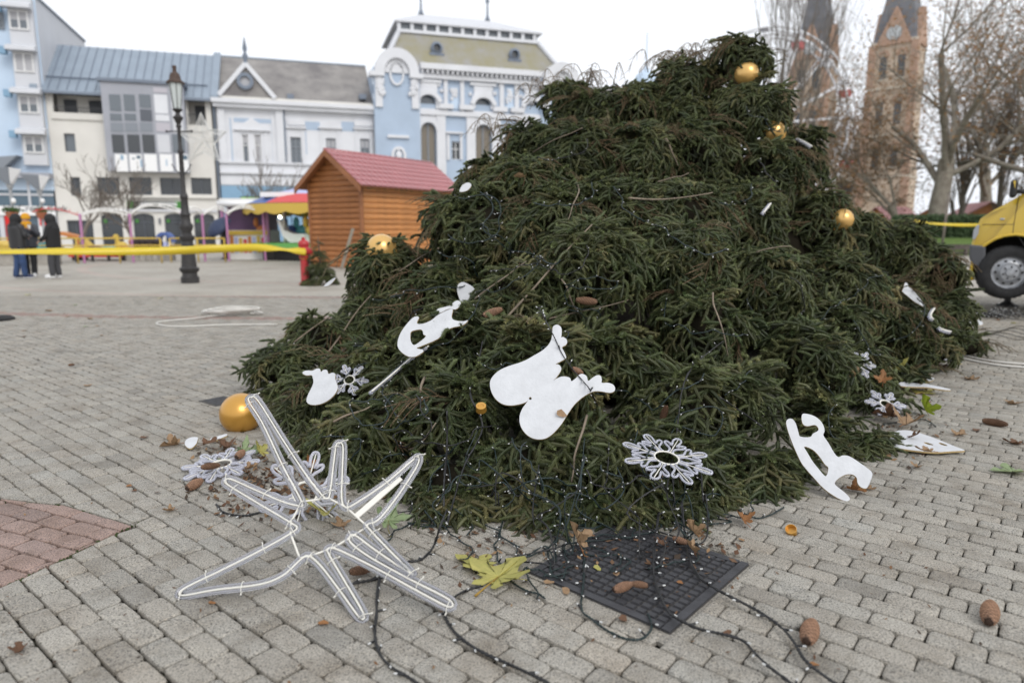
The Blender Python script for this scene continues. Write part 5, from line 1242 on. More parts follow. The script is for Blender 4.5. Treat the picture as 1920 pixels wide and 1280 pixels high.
# ------------------------------------------------------------------ church
# front runs from the far left tower to the nearer right tower
tl, tr = P(1508, 433, 112), P(1657, 433, 104)
chd = (tr - tl); chd.z = 0; cw_ = chd.length; head = math.atan2(chd.y, chd.x)
ch = empty('church', (tl.x, tl.y, 0), head, 'tan and red brick church with two slate spires rising behind the bare trees', 'church')
ZE = P(1508, 110, 112).z
def tower(cx, hw, nm):
    for i, (z0, z1, m_) in enumerate(((0, 9.2, 'brick_tan'), (9.2, 15.0, 'brick_tan'), (15.0, 21.5, 'brick_tan'), (21.5, ZE, 'brick_tan'))):
        w_ = hw * (1 - .02 * i)
        part(ch, 'tower_stage', m_, lambda q: q.box(cx - w_, cx + w_, -w_, w_, z0, z1 - .002))
        part(ch, 'string_course', 'stone_pale', lambda q: q.box(cx - w_ - .2, cx + w_ + .2, -w_ - .2, w_ + .2, z1 - .3, z1 + .05))
        for sx in (-1, 1): part(ch, 'buttress', 'brick_red', lambda q: q.box(cx + sx * w_ - .45, cx + sx * w_ + .45, -w_ - .35, -w_ + .5, z0 + .06, z1 - .31))
        if i:
            for sx in (-.42, .42):
                x = cx + sx * w_; part(ch, 'louvre_window', 'glass_dark', lambda q: q.box(x - .45, x + .45, -w_ - .06, -w_ + .1, z0 + 1.2, z1 - 2.0))
                q = MB(); arch_ring(q, x, z1 - 2.0, .45, .6, .3, -w_ - .2, -w_ + .05, 8); q.build('window_arch', 'brick_red', ch)
                part(ch, 'window_sill', 'stone_pale', lambda q: q.box(x - .6, x + .6, -w_ - .18, -w_ + .1, z0 + .95, z0 + 1.198))
    for a in range(4):
        q = MB(); q.prism([(-hw * .8, ZE - .5), (hw * .8, ZE - .5), (0, ZE + 4.6)], -hw - .12, -hw + 1.6, fr=(Vector((0, 0, 0)), Vector((1, 0, 0)), Vector((0, 0, 1)), Vector((0, 1, 0)))); o = q.build('spire_gable', 'brick_red', ch); o.location = (cx, 0, 0); o.rotation_euler = (0, 0, a * math.pi / 2)
    q = MB(); q.lathe([(1.0, 0), (.001, .05)], 16, org=(cx, -hw - .18, ZE + 1.0), ax=((1, 0, 0), (0, 0, 1), (0, -1, 0))); q.build('clock_dial', 'clock_face', ch)
    q = MB(); r_ = hw * 1.32; q.add([(cx + r_ * math.cos(math.pi / 4 + k * math.pi / 2), r_ * math.sin(math.pi / 4 + k * math.pi / 2), ZE - .1) for k in range(4)] + [(cx, 0, ZE + 17)], [(0, 1, 4), (1, 2, 4), (2, 3, 4), (3, 0, 4)]); q.build('spire', 'spire_slate', ch)
    q = MB(); q.tube([(cx, 0, ZE + 16.8), (cx, 0, ZE + 19)], .08, 6); q.tube([(cx - .5, 0, ZE + 18.2), (cx + .5, 0, ZE + 18.2)], .07, 6); q.build('spire_cross', 'spire_slate', ch)
tower(0, 2.75, 'l'); tower(cw_, 2.95, 'r')
zn = 16.0
q = MB(); q.prism([(2.9, 0), (cw_ - 3.2, 0), (cw_ - 3.2, zn - 4), (cw_ / 2, zn + 2.5), (2.9, zn - 4)], -1.2, 30, fr=(Vector((0, 0, 0)), Vector((1, 0, 0)), Vector((0, 0, 1)), Vector((0, 1, 0)))); q.build('nave', 'brick_tan', ch)
for sgn, xe in ((-1, 2.6), (1, cw_ - 2.9)):
    q = MB(); bar(q, (xe, zn - 4.1), (cw_ / 2, zn + 2.7), .35, -1.5, -1.1); q.build('gable_coping', 'stone_pale', ch)
q = MB(); arch_ring(q, cw_ / 2, 7.6, 1.5, 1.5, .6, -1.5, -1.15, 18, a1=2 * math.pi); q.build('rose_window_frame', 'stone_pale', ch)
q = MB(); q.lathe([(1.5, 0), (.001, 0)], 18, org=(cw_ / 2, -1.26, 7.6), ax=((1, 0, 0), (0, 0, 1), (0, -1, 0))); q.build('rose_window_pane', 'glass_dark', ch)
part(ch, 'nave_band', 'stone_pale', lambda q: q.box(2.95, cw_ - 3.25, -1.4, -1.19, 10.6, 11.0)); part(ch, 'nave_band', 'stone_pale', lambda q: q.box(2.95, cw_ - 3.25, -1.4, -1.19, 3.9, 4.3))
part(ch, 'porch', 'stone_pale', lambda q: q.prism([(cw_ / 2 - 2, 0), (cw_ / 2 + 2, 0), (cw_ / 2 + 2, 3.2), (cw_ / 2, 5), (cw_ / 2 - 2, 3.2)], -2.6, -1.21, fr=(Vector((0, 0, 0)), Vector((1, 0, 0)), Vector((0, 0, 1)), Vector((0, 1, 0)))))
# ------------------------------------------------------------------ ferris wheel
WD = 78.0; wc = P(1442, 232, WD); WR = 162 / FPX * WD
fw = empty('ferris_wheel', (wc.x, wc.y, 0), R(8), 'white steel ferris wheel in front of the left church tower', 'ferris wheel')
for y in (-.7, .7):
    for r_ in (WR, WR - .75): q = MB(); q.tube([(r_ * math.cos(a), y, wc.z + r_ * math.sin(a)) for a in [2 * math.pi * k / 48 for k in range(48)]], .12, 5, closed=True); q.build('rim', 'steel_white', fw, True)
for k in range(16):
    a = 2 * math.pi * k / 16 + .1
    for y in (-.7, .7): q = MB(); q.tube([(.4 * math.cos(a), y * .5, wc.z + .4 * math.sin(a)), (WR * math.cos(a), y, wc.z + WR * math.sin(a))], .09, 4); q.build('spoke', 'steel_white', fw)
    q = MB(); q.tube([(WR * math.cos(a), -.7, wc.z + WR * math.sin(a)), (WR * math.cos(a), .7, wc.z + WR * math.sin(a))], .07, 4); q.build('cross_bar', 'steel_white', fw)
    gx_, gz = (WR + .1) * math.cos(a), wc.z + (WR + .1) * math.sin(a); q = MB(); q.lathe([(.001, -1.75), (.62, -1.7), (.72, -1.1), (.70, -1.0)], 10, org=(gx_, 0, gz)); gd = q.build('gondola', 'gondola_red' if k % 2 else 'steel_white', fw, True, 40)
    q = MB(); q.lathe([(.8, -.25), (.5, 0), (.001, .08)], 10, org=(gx_, 0, gz)); q.build('gondola_roof', 'steel_white', gd, True)
    for s_ in (-.6, .6): q = MB(); q.tube([(gx_ + s_, 0, gz - 1.05), (gx_ + s_, 0, gz - .2)], .04, 4); q.build('gondola_post', 'steel_white', gd)
q = MB(); q.tube([(0, -1.2, wc.z), (0, 1.2, wc.z)], .45, 10); q.build('hub', 'steel_white', fw, True, 40)
for sx in (-1, 1):
    for y in (-2.2, 2.2): q = MB(); q.tube([(0, y * .5, wc.z), (sx * 5.5, y, 0)], .17, 6); q.build('leg', 'steel_white', fw, True)
# ------------------------------------------------------------------ trees on the right
PLANE = dict(taper=.72, crook=.13, up=[0, .02, .03, .02, .0, 0], lev=5, kids=[5, 5, 4, 4, 3], t0=[.55, .25, .2, .15, .1], spread=[.75, .75, .7, .7, .7], lr=[1.05, .66, .64, .6, .6], rr=[.5, .5, .5, .5, .5], trunk=.30, rmin=.012)
FAST = dict(taper=.7, crook=.05, up=[.05, .14, .16, .16, .16], lev=4, kids=[18, 7, 5, 3], t0=[.08, .1, .1, .1], spread=[.40, .33, .35, .4], lr=[.50, .55, .5, .5], rr=[.55, .55, .55, .6], trunk=.62, rmin=.013)
FAST2 = dict(FAST, kids=[13, 5, 4, 3], rr=[.5, .5, .5, .5])
def at_g(u, dep, lab, h, r, seed, prm, bark, **kw):
    p = P(u, 433, dep); return tree(Vector((p.x, p.y, 0)), h, r, seed, prm, lab, bark, **kw)
at_g(1752, 41, 'large plane tree with mottled trunk and few brown leaves at the right', 19.0, .60, 21, PLANE, 'bark_plane', name='plane_tree', leaf=(5, .10, 'leaf_brown', .7), lean=(.10, 0))
at_g(1716, 43, 'second plane tree leaning left beside the thick plane trunk', 11.0, .28, 34, PLANE, 'bark_plane', name='plane_tree', leaf=(5, .10, 'leaf_brown', .6), lean=(-.28, .1))
at_g(1965, 36, 'plane tree reaching in from beyond the right edge', 19.0, .50, 55, PLANE, 'bark_plane', name='plane_tree', leaf=(5, .10, 'leaf_brown', .7), lean=(-.05, 0))
at_g(1850, 52, 'tall plane tree with brown leaves behind the yellow van', 20.0, .48, 91, PLANE, 'bark_plane', name='plane_tree', leaf=(5, .12, 'leaf_brown', .8))
at_g(1440, 62, 'tall bare upright poplar left of the church spires', 27, .17, 4, FAST2, 'bark_grey', name='poplar_tree')
at_g(1490, 60, 'slender bare poplar just left of the left spire', 25, .15, 14, FAST2, 'bark_grey', name='poplar_tree')
at_g(1795, 46, 'dark bare cone shaped tree left of the van mirror', 9.5, .2, 6, FAST2, 'bark_grey', name='cone_tree')
at_g(1872, 44, 'dark bare cone shaped tree above the van bonnet', 9.5, .2, 16, FAST2, 'bark_grey', name='cone_tree')
at_g(1925, 46, 'dark bare cone shaped tree at the right edge', 9.5, .2, 26, FAST2, 'bark_grey', name='cone_tree')
# ------------------------------------------------------------------ market huts in the park
def far_hut(u, dep, wd, rz, lab, he=2.4, ha=3.4):
    p = P(u, 433, dep); e = empty('market_hut', (p.x, p.y, 0), rz, lab, 'hut')
    q = MB(); n = 9
    for k in range(n): q = MB(); q.box(-wd / 2, wd / 2, -1.5 - .02 * (k % 2), 1.5, he * k / n + .004, he * (k + 1) / n - .004); q.build('plank', 'brown_wood', e)
    for s_ in (-1, 1): q = MB(); slope(q, -wd / 2 - .3, wd / 2 + .3, s_ * -1.9, he - .2, 0 + s_ * -.001, ha, .1); q.build('roof_slope', 'faded_tile', e)
    q = MB(); q.prism([(-1.5, he), (1.5, he), (0, ha - .12)], -wd / 2, wd / 2, fr=(Vector((0, 0, 0)), Vector((0, 1, 0)), Vector((0, 0, 1)), Vector((1, 0, 0)))); q.build('gable_wall', 'brown_wood', e)
far_hut(1668, 62, 2.6, R(10), 'brown hut with pale red roof just right of the spruce slope')
far_hut(1745, 62, 2.6, R(60), 'brown hut with dark gable behind the plane trunk')
far_hut(1832, 50, 3.6, R(75), 'brown market hut behind the hedge and the van nose', 2.4, 3.3)
far_hut(1905, 60, 3.0, R(20), 'red roofed hut behind the van cab')
# ------------------------------------------------------------------ lawn, hedge, kerb rail
lw = [P(1560, 433, 36.2), P(2150, 433, 36.2), P(2150, 433, 38.4), P(1560, 433, 38.4)]; z0_, z1_ = P(1780, 458.5, 36.2).z, P(1780, 446, 38.4).z
q = MB(); q.add([(lw[0].x, 36.2, z0_), (lw[1].x, 36.2, z0_), (lw[2].x, 38.4, z1_), (lw[3].x, 38.4, z1_), (lw[2].x, 60, z1_), (lw[3].x, 60, z1_), (lw[0].x, 36.2, -.1), (lw[1].x, 36.2, -.1)], [(0, 1, 2, 3), (3, 2, 4, 5), (6, 7, 1, 0)]); o = q.build('lawn', 'grass'); o['kind'] = 'structure'
h0 = P(1690, 433, 38.5); h1 = P(2030, 433, 38.5); e = empty('clipped_hedge', (h0.x, h0.y, 0), 0, 'clipped green hedge behind the lawn left of the van', 'hedge')
q = MB(); q.box(0, h1.x - h0.x, 0, 1.2, z1_ - .1, P(1780, 405, h0.y).z - .1); q.build('hedge_core', 'hedge_green', e)
q = MB(); rr = random.Random(77); ht = P(1780, 405, h0.y).z
for k in range(5200):
    x = rr.uniform(0, h1.x - h0.x); 
    if rr.random() < .5: c = Vector((x, rr.uniform(-.12, .05), rr.uniform(z1_, ht)))
    else: c = Vector((x, rr.uniform(0, 1.2), ht + rr.gauss(-.04, .06)))
    a = Vector((rr.gauss(0, 1), rr.gauss(0, 1), rr.gauss(0, 1))).normalized(); b = a.orthogonal(); s_ = .09; q.add([c - a * s_, c + b * s_ * .7, c + a * s_, c - b * s_ * .7], [(0, 1, 2, 3)])
o = q.build('leaves', 'hedge_green', e); o['kind'] = 'stuff'
a, b = P(1740, 433, 35.6), P(1990, 433, 35.6); a.z = b.z = 0; d = b - a; d.z = 0; e = empty('low_rail_fence', a, math.atan2(d.y, d.x), 'low dark wooden rail along the lawn edge left of the van', 'fence')
zr1 = P(1800, 458, a.y).z
for z0, z1 in ((zr1 - .28, zr1), (.12, .22)): q = MB(); q.box(0, d.length, -.04, .04, z0, z1); q.build('rail', 'bark_dark', e)
for k in range(11): q = MB(); q.box(d.length * k / 10 - .06, d.length * k / 10 + .06, -.07, .07, 0, zr1 - .3 + .02); q.build('post', 'bark_dark', e)
# stake and tape on the right
p = G(1764, 478); q = MB(); q.tube([(0, 0, 0), (.12, 0, P(1768, 360, p.y).z)], .07, 6); o = q.build('wooden_stake', 'bark_grey', None, True, loc=p); tag(o, 'thin wooden stake in the ground left of the van', 'stake')
tape([P(1700, 412, 24), P(1740, 418, 24), P(1790, 421.5, 24.5), P(1835, 422, 25), P(1900, 421, 26)], .11, 'yellow barrier tape stretched behind the spruce towards the yellow van', lambda t: .3 + .5 * math.sin(6 * t))
for k in range(2):
    a, b = G(1770, 523 - k * 44), G(2050, 524 - k * 44)
q = MB(); a, b = G(1700, 524), G(2200, 523); q.box(a.x, b.x, a.y - .12, a.y + .12, 0, .035); o = q.build('kerb_line', 'stone_wall'); o['kind'] = 'structure'

# ------------------------------------------------------------------ yellow van
# side view facing left; local x: backwards along the van, y: away from the viewer, z up
VD = 10.9
def vp(u, v): p = P(u, v, VD); return p.x, p.z
vx0, _ = vp(1817, 480)
vr = R(-35)
van = empty('van', (vx0, VD, 0), vr, 'yellow van with grey bumper raised on an outrigger at the right edge', 'van')
cv = math.cos(vr)
def V(u, v):
    # photo position on the near flank -> local x, z
    o = Vector((vx0, VD, 0)); n = Vector((math.sin(vr), -math.cos(vr), 0)); p = PL(u, v, o, n); return ((p - o).dot(Vector((math.cos(vr), math.sin(vr), 0))), p.z)
side = [V(1820, 482), V(1826, 450), V(1833, 420), V(1850, 404), V(1880, 385), V(1908, 368), V(1935, 352), V(1990, 262), V(2030, 225), V(2230, 205), V(2700, 200), V(2700, 545), V(1980, 545)]
wc2 = V(1889, 511); WRd = (V(1930, 511)[0] - V(1851, 511)[0]) / 2
wx, wz = V(1893, 511)[0], V(1893, 511)[1]; rad_ = .41
ar_r = V(1850, 511)[0]
archpts = []
arx = rad_ * 1.28
for k in range(15): a = math.pi * (-.10 + 1.20 * k / 14); archpts.append((wx + .02 + arx * math.cos(a), wz + .03 + arx * 1.05 * math.sin(a)))
flank = side[:12] + [(V(1980, 545)[0], V(1980, 545)[1])] + archpts + [V(1826, 495)]
flank = [p for p in flank]
W = 1.85
# body as flank outline filled front to back with bowed sides
outl = [V(1817, 483), V(1822, 455), V(1832, 424), V(1838, 410), V(1858, 397), V(1884, 383), V(1910, 368), V(1938, 350), V(1990, 262), V(2030, 228), V(2230, 205), V(2700, 200), V(2700, 540)]
poly = outl + [(arx + wx + .02, V(2000, 540)[1])] + archpts[0:] + [(V(1822, 492)[0], V(1822, 492)[1])]
q = MB()
n = len(poly)
sec = [(0.0, .035, 1.0), (.03, .0, 1.0), (W - .03, .0, 1.0), (W, .035, 1.0)]
cxm = sum(p[0] for p in poly) / n; czm = sum(p[1] for p in poly) / n
vs_ = []
for y, ins, _ in sec:
    for x, z in poly: vs_.append((x + (ins if x < cxm else -ins), y + (.10 if x < .12 and y < W / 2 else (-.10 if x < .12 else 0)), z - (ins if z > czm + .3 else 0)))
q.add(vs_, [(i * n + j, i * n + (j + 1) % n, (i + 1) * n + (j + 1) % n, (i + 1) * n + j) for i in range(3) for j in range(n)] + [tuple(range(n - 1, -1, -1)), tuple(range(3 * n, 4 * n))])
o = q.build('body', 'van_yellow', van, True, 35)
q = MB(); pts = [(x, -.004, z) for x, z in archpts]; q.tube(pts, .022, 6); q.build('wheel_arch_lip', 'van_yellow', van, True)
q = MB(); q.lathe([(arx * .98, -.02), (arx * .98, .75), (.001, .75)], 24, org=(wx + .02, 0, wz + .03), ax=((1, 0, 0), (0, 0, 1), (0, 1, 0)), a0=-.35, a1=math.pi + .35); q.build('wheel_well', 'tyre', van, True)
bm = [V(1818, 459), V(1848, 461), V(1848, 490), V(1838, 503), V(1822, 495), V(1817, 482)]
q = MB(); q.prism(bm, -.03, W + .03, fr=(Vector((0, 0, 0)), Vector((1, 0, 0)), Vector((0, 0, 1)), Vector((0, 1, 0)))); o = q.build('bumper', 'van_bumper', van); bv = o.modifiers.new('b', 'BEVEL'); bv.width = .03; bv.segments = 3
for y in (.0, W - .26):
    hl = [V(1825, 448), V(1827, 432), V(1833, 422), V(1838, 422), V(1836, 438), V(1830, 448)]; q = MB(); q.prism([(p[0] - .012, p[1]) for p in hl], y + .02, y + .24, fr=(Vector((0, 0, 0)), Vector((1, 0, 0)), Vector((0, 0, 1)), Vector((0, 1, 0)))); q.build('headlight', 'headlight', van)
c = V(1879, 411); q = MB(); q.ellip((c[0], -.012, c[1]), (.035, .018, .018), 10, 6); q.build('side_marker', 'headlight', van, True)
# seams in the flank
def seam_line(pts, nm): q = MB(); q.tube([(V(*p)[0], .003, V(*p)[1]) for p in pts], .006, 5); q.build(nm, 'black_metal', van)
seam_line([(1910, 370), (1906, 392), (1901, 420), (1899, 438)], 'door_gap'); seam_line([(1842, 421), (1870, 421), (1902, 421)], 'bonnet_gap'); seam_line([(1899, 438), (1912, 447), (1922, 462)], 'door_gap')
# side window and windscreen
wn = [V(1950, 352), V(1995, 275), V(2080, 268), V(2080, 352)]; q = MB(); q.prism(wn, -.008, -.001, fr=(Vector((0, 0, 0)), Vector((1, 0, 0)), Vector((0, 0, 1)), Vector((0, 1, 0)))); q.build('side_window', 'van_glass', van)
a, b = V(1936, 349), V(1988, 266); nrm = Vector((-(b[1] - a[1]), 0, b[0] - a[0])).normalized() * .012
q = MB(); q.add([Vector((a[0], .12, a[1])) + nrm, Vector((a[0], W - .12, a[1])) + nrm, Vector((b[0], W - .2, b[1])) + nrm, Vector((b[0], .2, b[1])) + nrm], [(0, 1, 2, 3)]); q.build('windscreen', 'van_glass', van)
# mirror
q = MB(); m0, m1 = V(1891, 372), V(1909, 338); q.box(m0[0], m1[0], -.26, -.06, m0[1], m1[1]); mi_ = q.build('mirror', 'black_metal', van); bv = mi_.modifiers.new('b', 'BEVEL'); bv.width = .04; bv.segments = 3
q = MB(); q.tube([(m1[0] - .02, -.1, m0[1] + .1), (m1[0] + .25, .05, m0[1] + .08)], .035, 8); q.build('mirror_arm', 'black_metal', mi_, True)
q = MB(); a_ = V(1900, 340); q.add([(m0[0] + .03, -.265, m1[1] - .02), (m1[0] - .03, -.265, m1[1] - .02), (m1[0] - .03, -.265, m1[1] - .14)], [(0, 1, 2)]); q.build('mirror_reflection', 'van_yellow', mi_)  # yellow reflection in the mirror, put on as a coloured patch
# wheel
wh = link('wheel', MB().lathe([(rad_ * .60, .0), (rad_ * .70, -.012), (rad_ * .86, -.014), (rad_ * .96, .01), (rad_, .045), (rad_, .20), (rad_ * .96, .235), (rad_ * .6, .24)], 36, ax=((1, 0, 0), (0, 0, 1), (0, 1, 0))).mesh('wheel', True, 50), 'tyre', van, (wx, .02, wz))
q = MB(); q.lathe([(rad_ * .62, -.005), (rad_ * .60, .01), (rad_ * .56, .05), (rad_ * .50, .055), (rad_ * .34, .02), (rad_ * .30, -.005), (rad_ * .16, -.01), (rad_ * .13, -.03), (.001, -.032)], 32, ax=((1, 0, 0), (0, 0, 1), (0, 1, 0))); rim = q.build('rim', 'rim_steel', wh, True, 40)
for k in range(10):
    a = 2 * math.pi * k / 10; q = MB(); q.lathe([(.022, -.002), (.001, -.003)], 8, org=(rad_ * .43 * math.cos(a), .030, rad_ * .43 * math.sin(a)), ax=((1, 0, 0), (0, 0, 1), (0, -1, 0))); q.build('rim_hole', 'black_metal', rim)
for k in range(6): a = 2 * math.pi * k / 6 + .3; q = MB(); q.ellip((rad_ * .22 * math.cos(a), -.012, rad_ * .22 * math.sin(a)), (.016, .016, .016), 6, 4); q.build('wheel_nut', 'rim_dark', rim, True)
for k in range(40):
    a = 2 * math.pi * k / 40; q = MB(); q.box(-.018, .018, .05, .20, rad_ - .004, rad_ + .007) if k == 0 else None
    if k == 0: tb = q.mesh('tread_block'); tb.materials.append(M('tyre'))
    link('tread_block', tb, None, wh, (0, 0, 0), (0, a, 0))
wh.rotation_euler = (0, 0, R(16)); wh2 = clone(wh, van, (wx + 3.4, .02, wz)); wh3 = clone(wh, van, (wx, W - .26, wz))
# outrigger
f = G(1888, 574); e = empty('outrigger', (f.x, f.y, 0), 0, 'white stabiliser leg with black foot plate under the van', 'outrigger')
q = MB(); q.lathe([(.16, 0), (.16, .03), (.10, .05), (.05, .09), (.04, .30)], 12); q.build('foot_plate', 'black_metal', e, True, 40)
q = MB(); q.add([(-.12, -.08, .26), (.7, -.08, .36), (.7, -.08, .52), (.1, -.08, .46), (-.12, .1, .26), (.7, .1, .36), (.7, .1, .52), (.1, .1, .46)], [(0, 1, 2, 3), (4, 7, 6, 5), (0, 4, 5, 1), (1, 5, 6, 2), (2, 6, 7, 3), (3, 7, 4, 0)]); q.build('beam', 'outrigger_white', e)
q = MB(); q.box(.15, .36, -.085, -.081, .33, .365); q.build('red_stripe', 'red_paint', e)
# ================================================================== the fallen spruce
def needle_material(name, a, b, tip):
    m = bpy.data.materials.new(name); m.use_nodes = True; N = m.node_tree.nodes; L = m.node_tree.links
    bs = N['Principled BSDF']; bs.inputs['Roughness'].default_value = 0.5; bs.inputs['Specular IOR Level'].default_value = 0.35
    oi = N.new('ShaderNodeObjectInfo'); at = N.new('ShaderNodeAttribute'); at.attribute_name = 'col'
    cr = N.new('ShaderNodeValToRGB'); e = cr.color_ramp.elements; e[0].color = (*a, 1); e[1].color = (*b, 1); x = e.new(.86); x.color = (*b, 1); e[2].position = 1.0; e[2].color = (*tip, 1)
    L.new(oi.outputs['Random'], cr.inputs[0])
    mx = N.new('ShaderNodeMix'); mx.data_type = 'RGBA'; mx.blend_type = 'MULTIPLY'; mx.inputs[0].default_value = 1
    L.new(cr.outputs[0], mx.inputs[6]); L.new(at.outputs['Color'], mx.inputs[7]); L.new(mx.outputs[2], bs.inputs['Base Color'])
    tr = N.new('ShaderNodeBsdfTranslucent'); ms_ = N.new('ShaderNodeMixShader'); ms_.inputs[0].default_value = .18; L.new(mx.outputs[2], tr.inputs[0])
    o = N['Material Output']; L.new(bs.outputs[0], ms_.inputs[1]); L.new(tr.outputs[0], ms_.inputs[2]); L.new(ms_.outputs[0], o.inputs[0]); _M[name] = m
needle_material('needles', (0.078, 0.108, 0.052), (0.142, 0.170, 0.082), (0.225, 0.215, 0.115))
needle_material('needles_brown', (0.15, 0.14, 0.095), (0.19, 0.165, 0.115), (0.22, 0.175, 0.12))
mat('twig_bark', (0.17, 0.105, 0.062), 0.85, var=0.3, vscale=40)
mat('twig_grey', (0.20, 0.16, 0.12), 0.85, var=0.3, vscale=30)
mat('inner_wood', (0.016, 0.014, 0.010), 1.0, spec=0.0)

class Spray:
    def __init__(s): s.q = MB(); s.q.c = []
    def shoot(s, pts, rr, dens=1400, nl=.0195, tipcol=None, sparse=1.0):
        pts = smooth_path(pts, 3); q = s.q
        q.tube(pts, [.0026 - .0014 * i / (len(pts) - 1) for i in range(len(pts))], 3, mi=1, cap=False, col=(1, 1, 1, 1))
        L_ = sum((pts[i + 1] - pts[i]).length for i in range(len(pts) - 1)); n = max(6, int(L_ * dens * sparse))
        vs_, fs_, cs_ = [], [], []
        tone = rr.uniform(.50, 1.35); warm = rr.uniform(.92, 1.12)
        if sparse == 1.0:                 # packed needle bases round the stem, darkened with the stem's shade in the colour
            pm = []; pr_ = []
            for i in range(len(pts) - 1):
                for h in (0, .5): pm.append(pts[i].lerp(pts[i + 1], h)); 
            pm.append(pts[-1]); nn_ = len(pm)
            pr_ = [(.0080 if 0 < i < nn_ - 1 else .0045) * (1 - .25 * i / nn_) * rr.uniform(.82, 1.15) for i in range(nn_)]
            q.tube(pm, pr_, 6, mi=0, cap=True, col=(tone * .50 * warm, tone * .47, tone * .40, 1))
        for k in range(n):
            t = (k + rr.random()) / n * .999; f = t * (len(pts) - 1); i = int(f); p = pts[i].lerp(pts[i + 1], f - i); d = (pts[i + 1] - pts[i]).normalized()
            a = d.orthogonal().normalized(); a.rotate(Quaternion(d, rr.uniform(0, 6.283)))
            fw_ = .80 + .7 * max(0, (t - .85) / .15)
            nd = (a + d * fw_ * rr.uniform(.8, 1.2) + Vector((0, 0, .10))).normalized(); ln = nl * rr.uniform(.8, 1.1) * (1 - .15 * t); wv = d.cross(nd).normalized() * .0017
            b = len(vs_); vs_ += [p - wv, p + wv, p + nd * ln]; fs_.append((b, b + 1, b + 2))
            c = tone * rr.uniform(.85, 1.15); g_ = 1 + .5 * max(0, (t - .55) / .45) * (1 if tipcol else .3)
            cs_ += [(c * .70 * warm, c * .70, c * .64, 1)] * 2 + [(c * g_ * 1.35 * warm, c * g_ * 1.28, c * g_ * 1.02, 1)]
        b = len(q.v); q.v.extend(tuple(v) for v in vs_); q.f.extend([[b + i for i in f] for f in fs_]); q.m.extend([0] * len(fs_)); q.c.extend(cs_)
def make_spray(seed, kind):
    rr = random.Random(seed); s = Spray()
    if kind == 'fan' or kind == 'hang':
        L_ = .27 if kind == 'fan' else .30; n = 8; droop = .035 if kind == 'fan' else .10
        zf = lambda t: .02 * math.sin(t * 3) - droop * t * t
        main = [Vector((rr.gauss(0, .004), L_ * t, zf(t))) for t in (0, .25, .5, .75, 1)]
        s.shoot(main, rr, tipcol=rr.random() < .6)
        for k in range(n):
            t = .10 + .74 * k / (n - 1); b = Vector((0, L_ * t, zf(t))); sd_ = 1 if k % 2 else -1; ln = (.075 * (1 - t) + .055) * rr.uniform(.85, 1.2)
            an = R(rr.uniform(42, 62)); d = Vector((sd_ * math.sin(an), math.cos(an), rr.uniform(-.28, .30))).normalized(); dz = Vector((0, 0, -(.045 if kind == 'hang' else .018) * rr.uniform(.4, 1.3)))
            p2 = b + d * ln + dz; s.shoot([b, b + d * ln * .5, p2], rr, tipcol=rr.random() < .5)
            if t < .6:
                for s2 in (-1, 1):
                    if rr.random() < .8: bb = b + d * ln * rr.uniform(.55, .8); a2 = R(rr.uniform(35, 50)) * s2; d2 = Vector((d.x * math.cos(a2) - d.y * math.sin(a2), d.x * math.sin(a2) + d.y * math.cos(a2), d.z + rr.uniform(-.2, .2))).normalized(); s.shoot([bb, bb + d2 * rr.uniform(.05, .085) + dz], rr, tipcol=rr.random() < .5)
    elif kind == 'tuft':
        for k in range(6):
            a = 1.05 * k + rr.uniform(-.3, .3); sp = rr.uniform(.35, 1.0); d = Vector((math.cos(a) * sp, 1, math.sin(a) * sp)).normalized(); ln = rr.uniform(.09, .17); b = Vector((0, rr.uniform(-.02, .05), 0)); s.shoot([b, b + d * ln * .6, b + d * ln + Vector((0, 0, -.015))], rr, tipcol=rr.random() < .6)
    elif kind == 'dry':
        L_ = .36; main = [Vector((rr.gauss(0, .01), L_ * t, .03 * math.sin(t * 3) - .08 * t * t)) for t in (0, .25, .5, .75, 1)]; s.shoot(main, rr, sparse=.35, nl=.015)
        for k in range(11):
            t = .08 + .86 * rr.random(); b = Vector((0, L_ * t, .03 * math.sin(t * 3) - .08 * t * t)); sd_ = rr.choice((-1, 1)); an = R(rr.uniform(20, 55)); ln = rr.uniform(.07, .18); d = Vector((sd_ * math.sin(an), math.cos(an), rr.uniform(-.3, .15))); s.shoot([b, b + d * ln * .5, b + d * ln + Vector((0, 0, -.05))], rr, sparse=.42, nl=.014)
    elif kind == 'tail':
        L_ = .36; main = [Vector((rr.gauss(0, .01), L_ * t, -.12 * t * t)) for t in (0, .25, .5, .75, 1)]; s.shoot(main, rr, tipcol=True)
        for k in range(4):
            t = .2 + .15 * k; b = Vector((0, L_ * t, -.12 * t * t)); sd_ = (-1) ** k; an = R(rr.uniform(28, 45)); ln = rr.uniform(.08, .14); d = Vector((sd_ * math.sin(an), math.cos(an), 0)); s.shoot([b, b + d * ln * .5, b + d * ln + Vector((0, 0, -.03))], rr, tipcol=rr.random() < .6)
    me = s.q.mesh('branch'); me.materials.append(M('needles_brown' if kind == 'dry' else 'needles')); me.materials.append(M('twig_bark')); return me
KINDS = ['fan', 'fan', 'fan', 'hang', 'hang', 'tuft', 'tuft', 'tail', 'dry', 'dry']
SPR = [make_spray(100 + i, k) for i, k in enumerate(KINDS)]

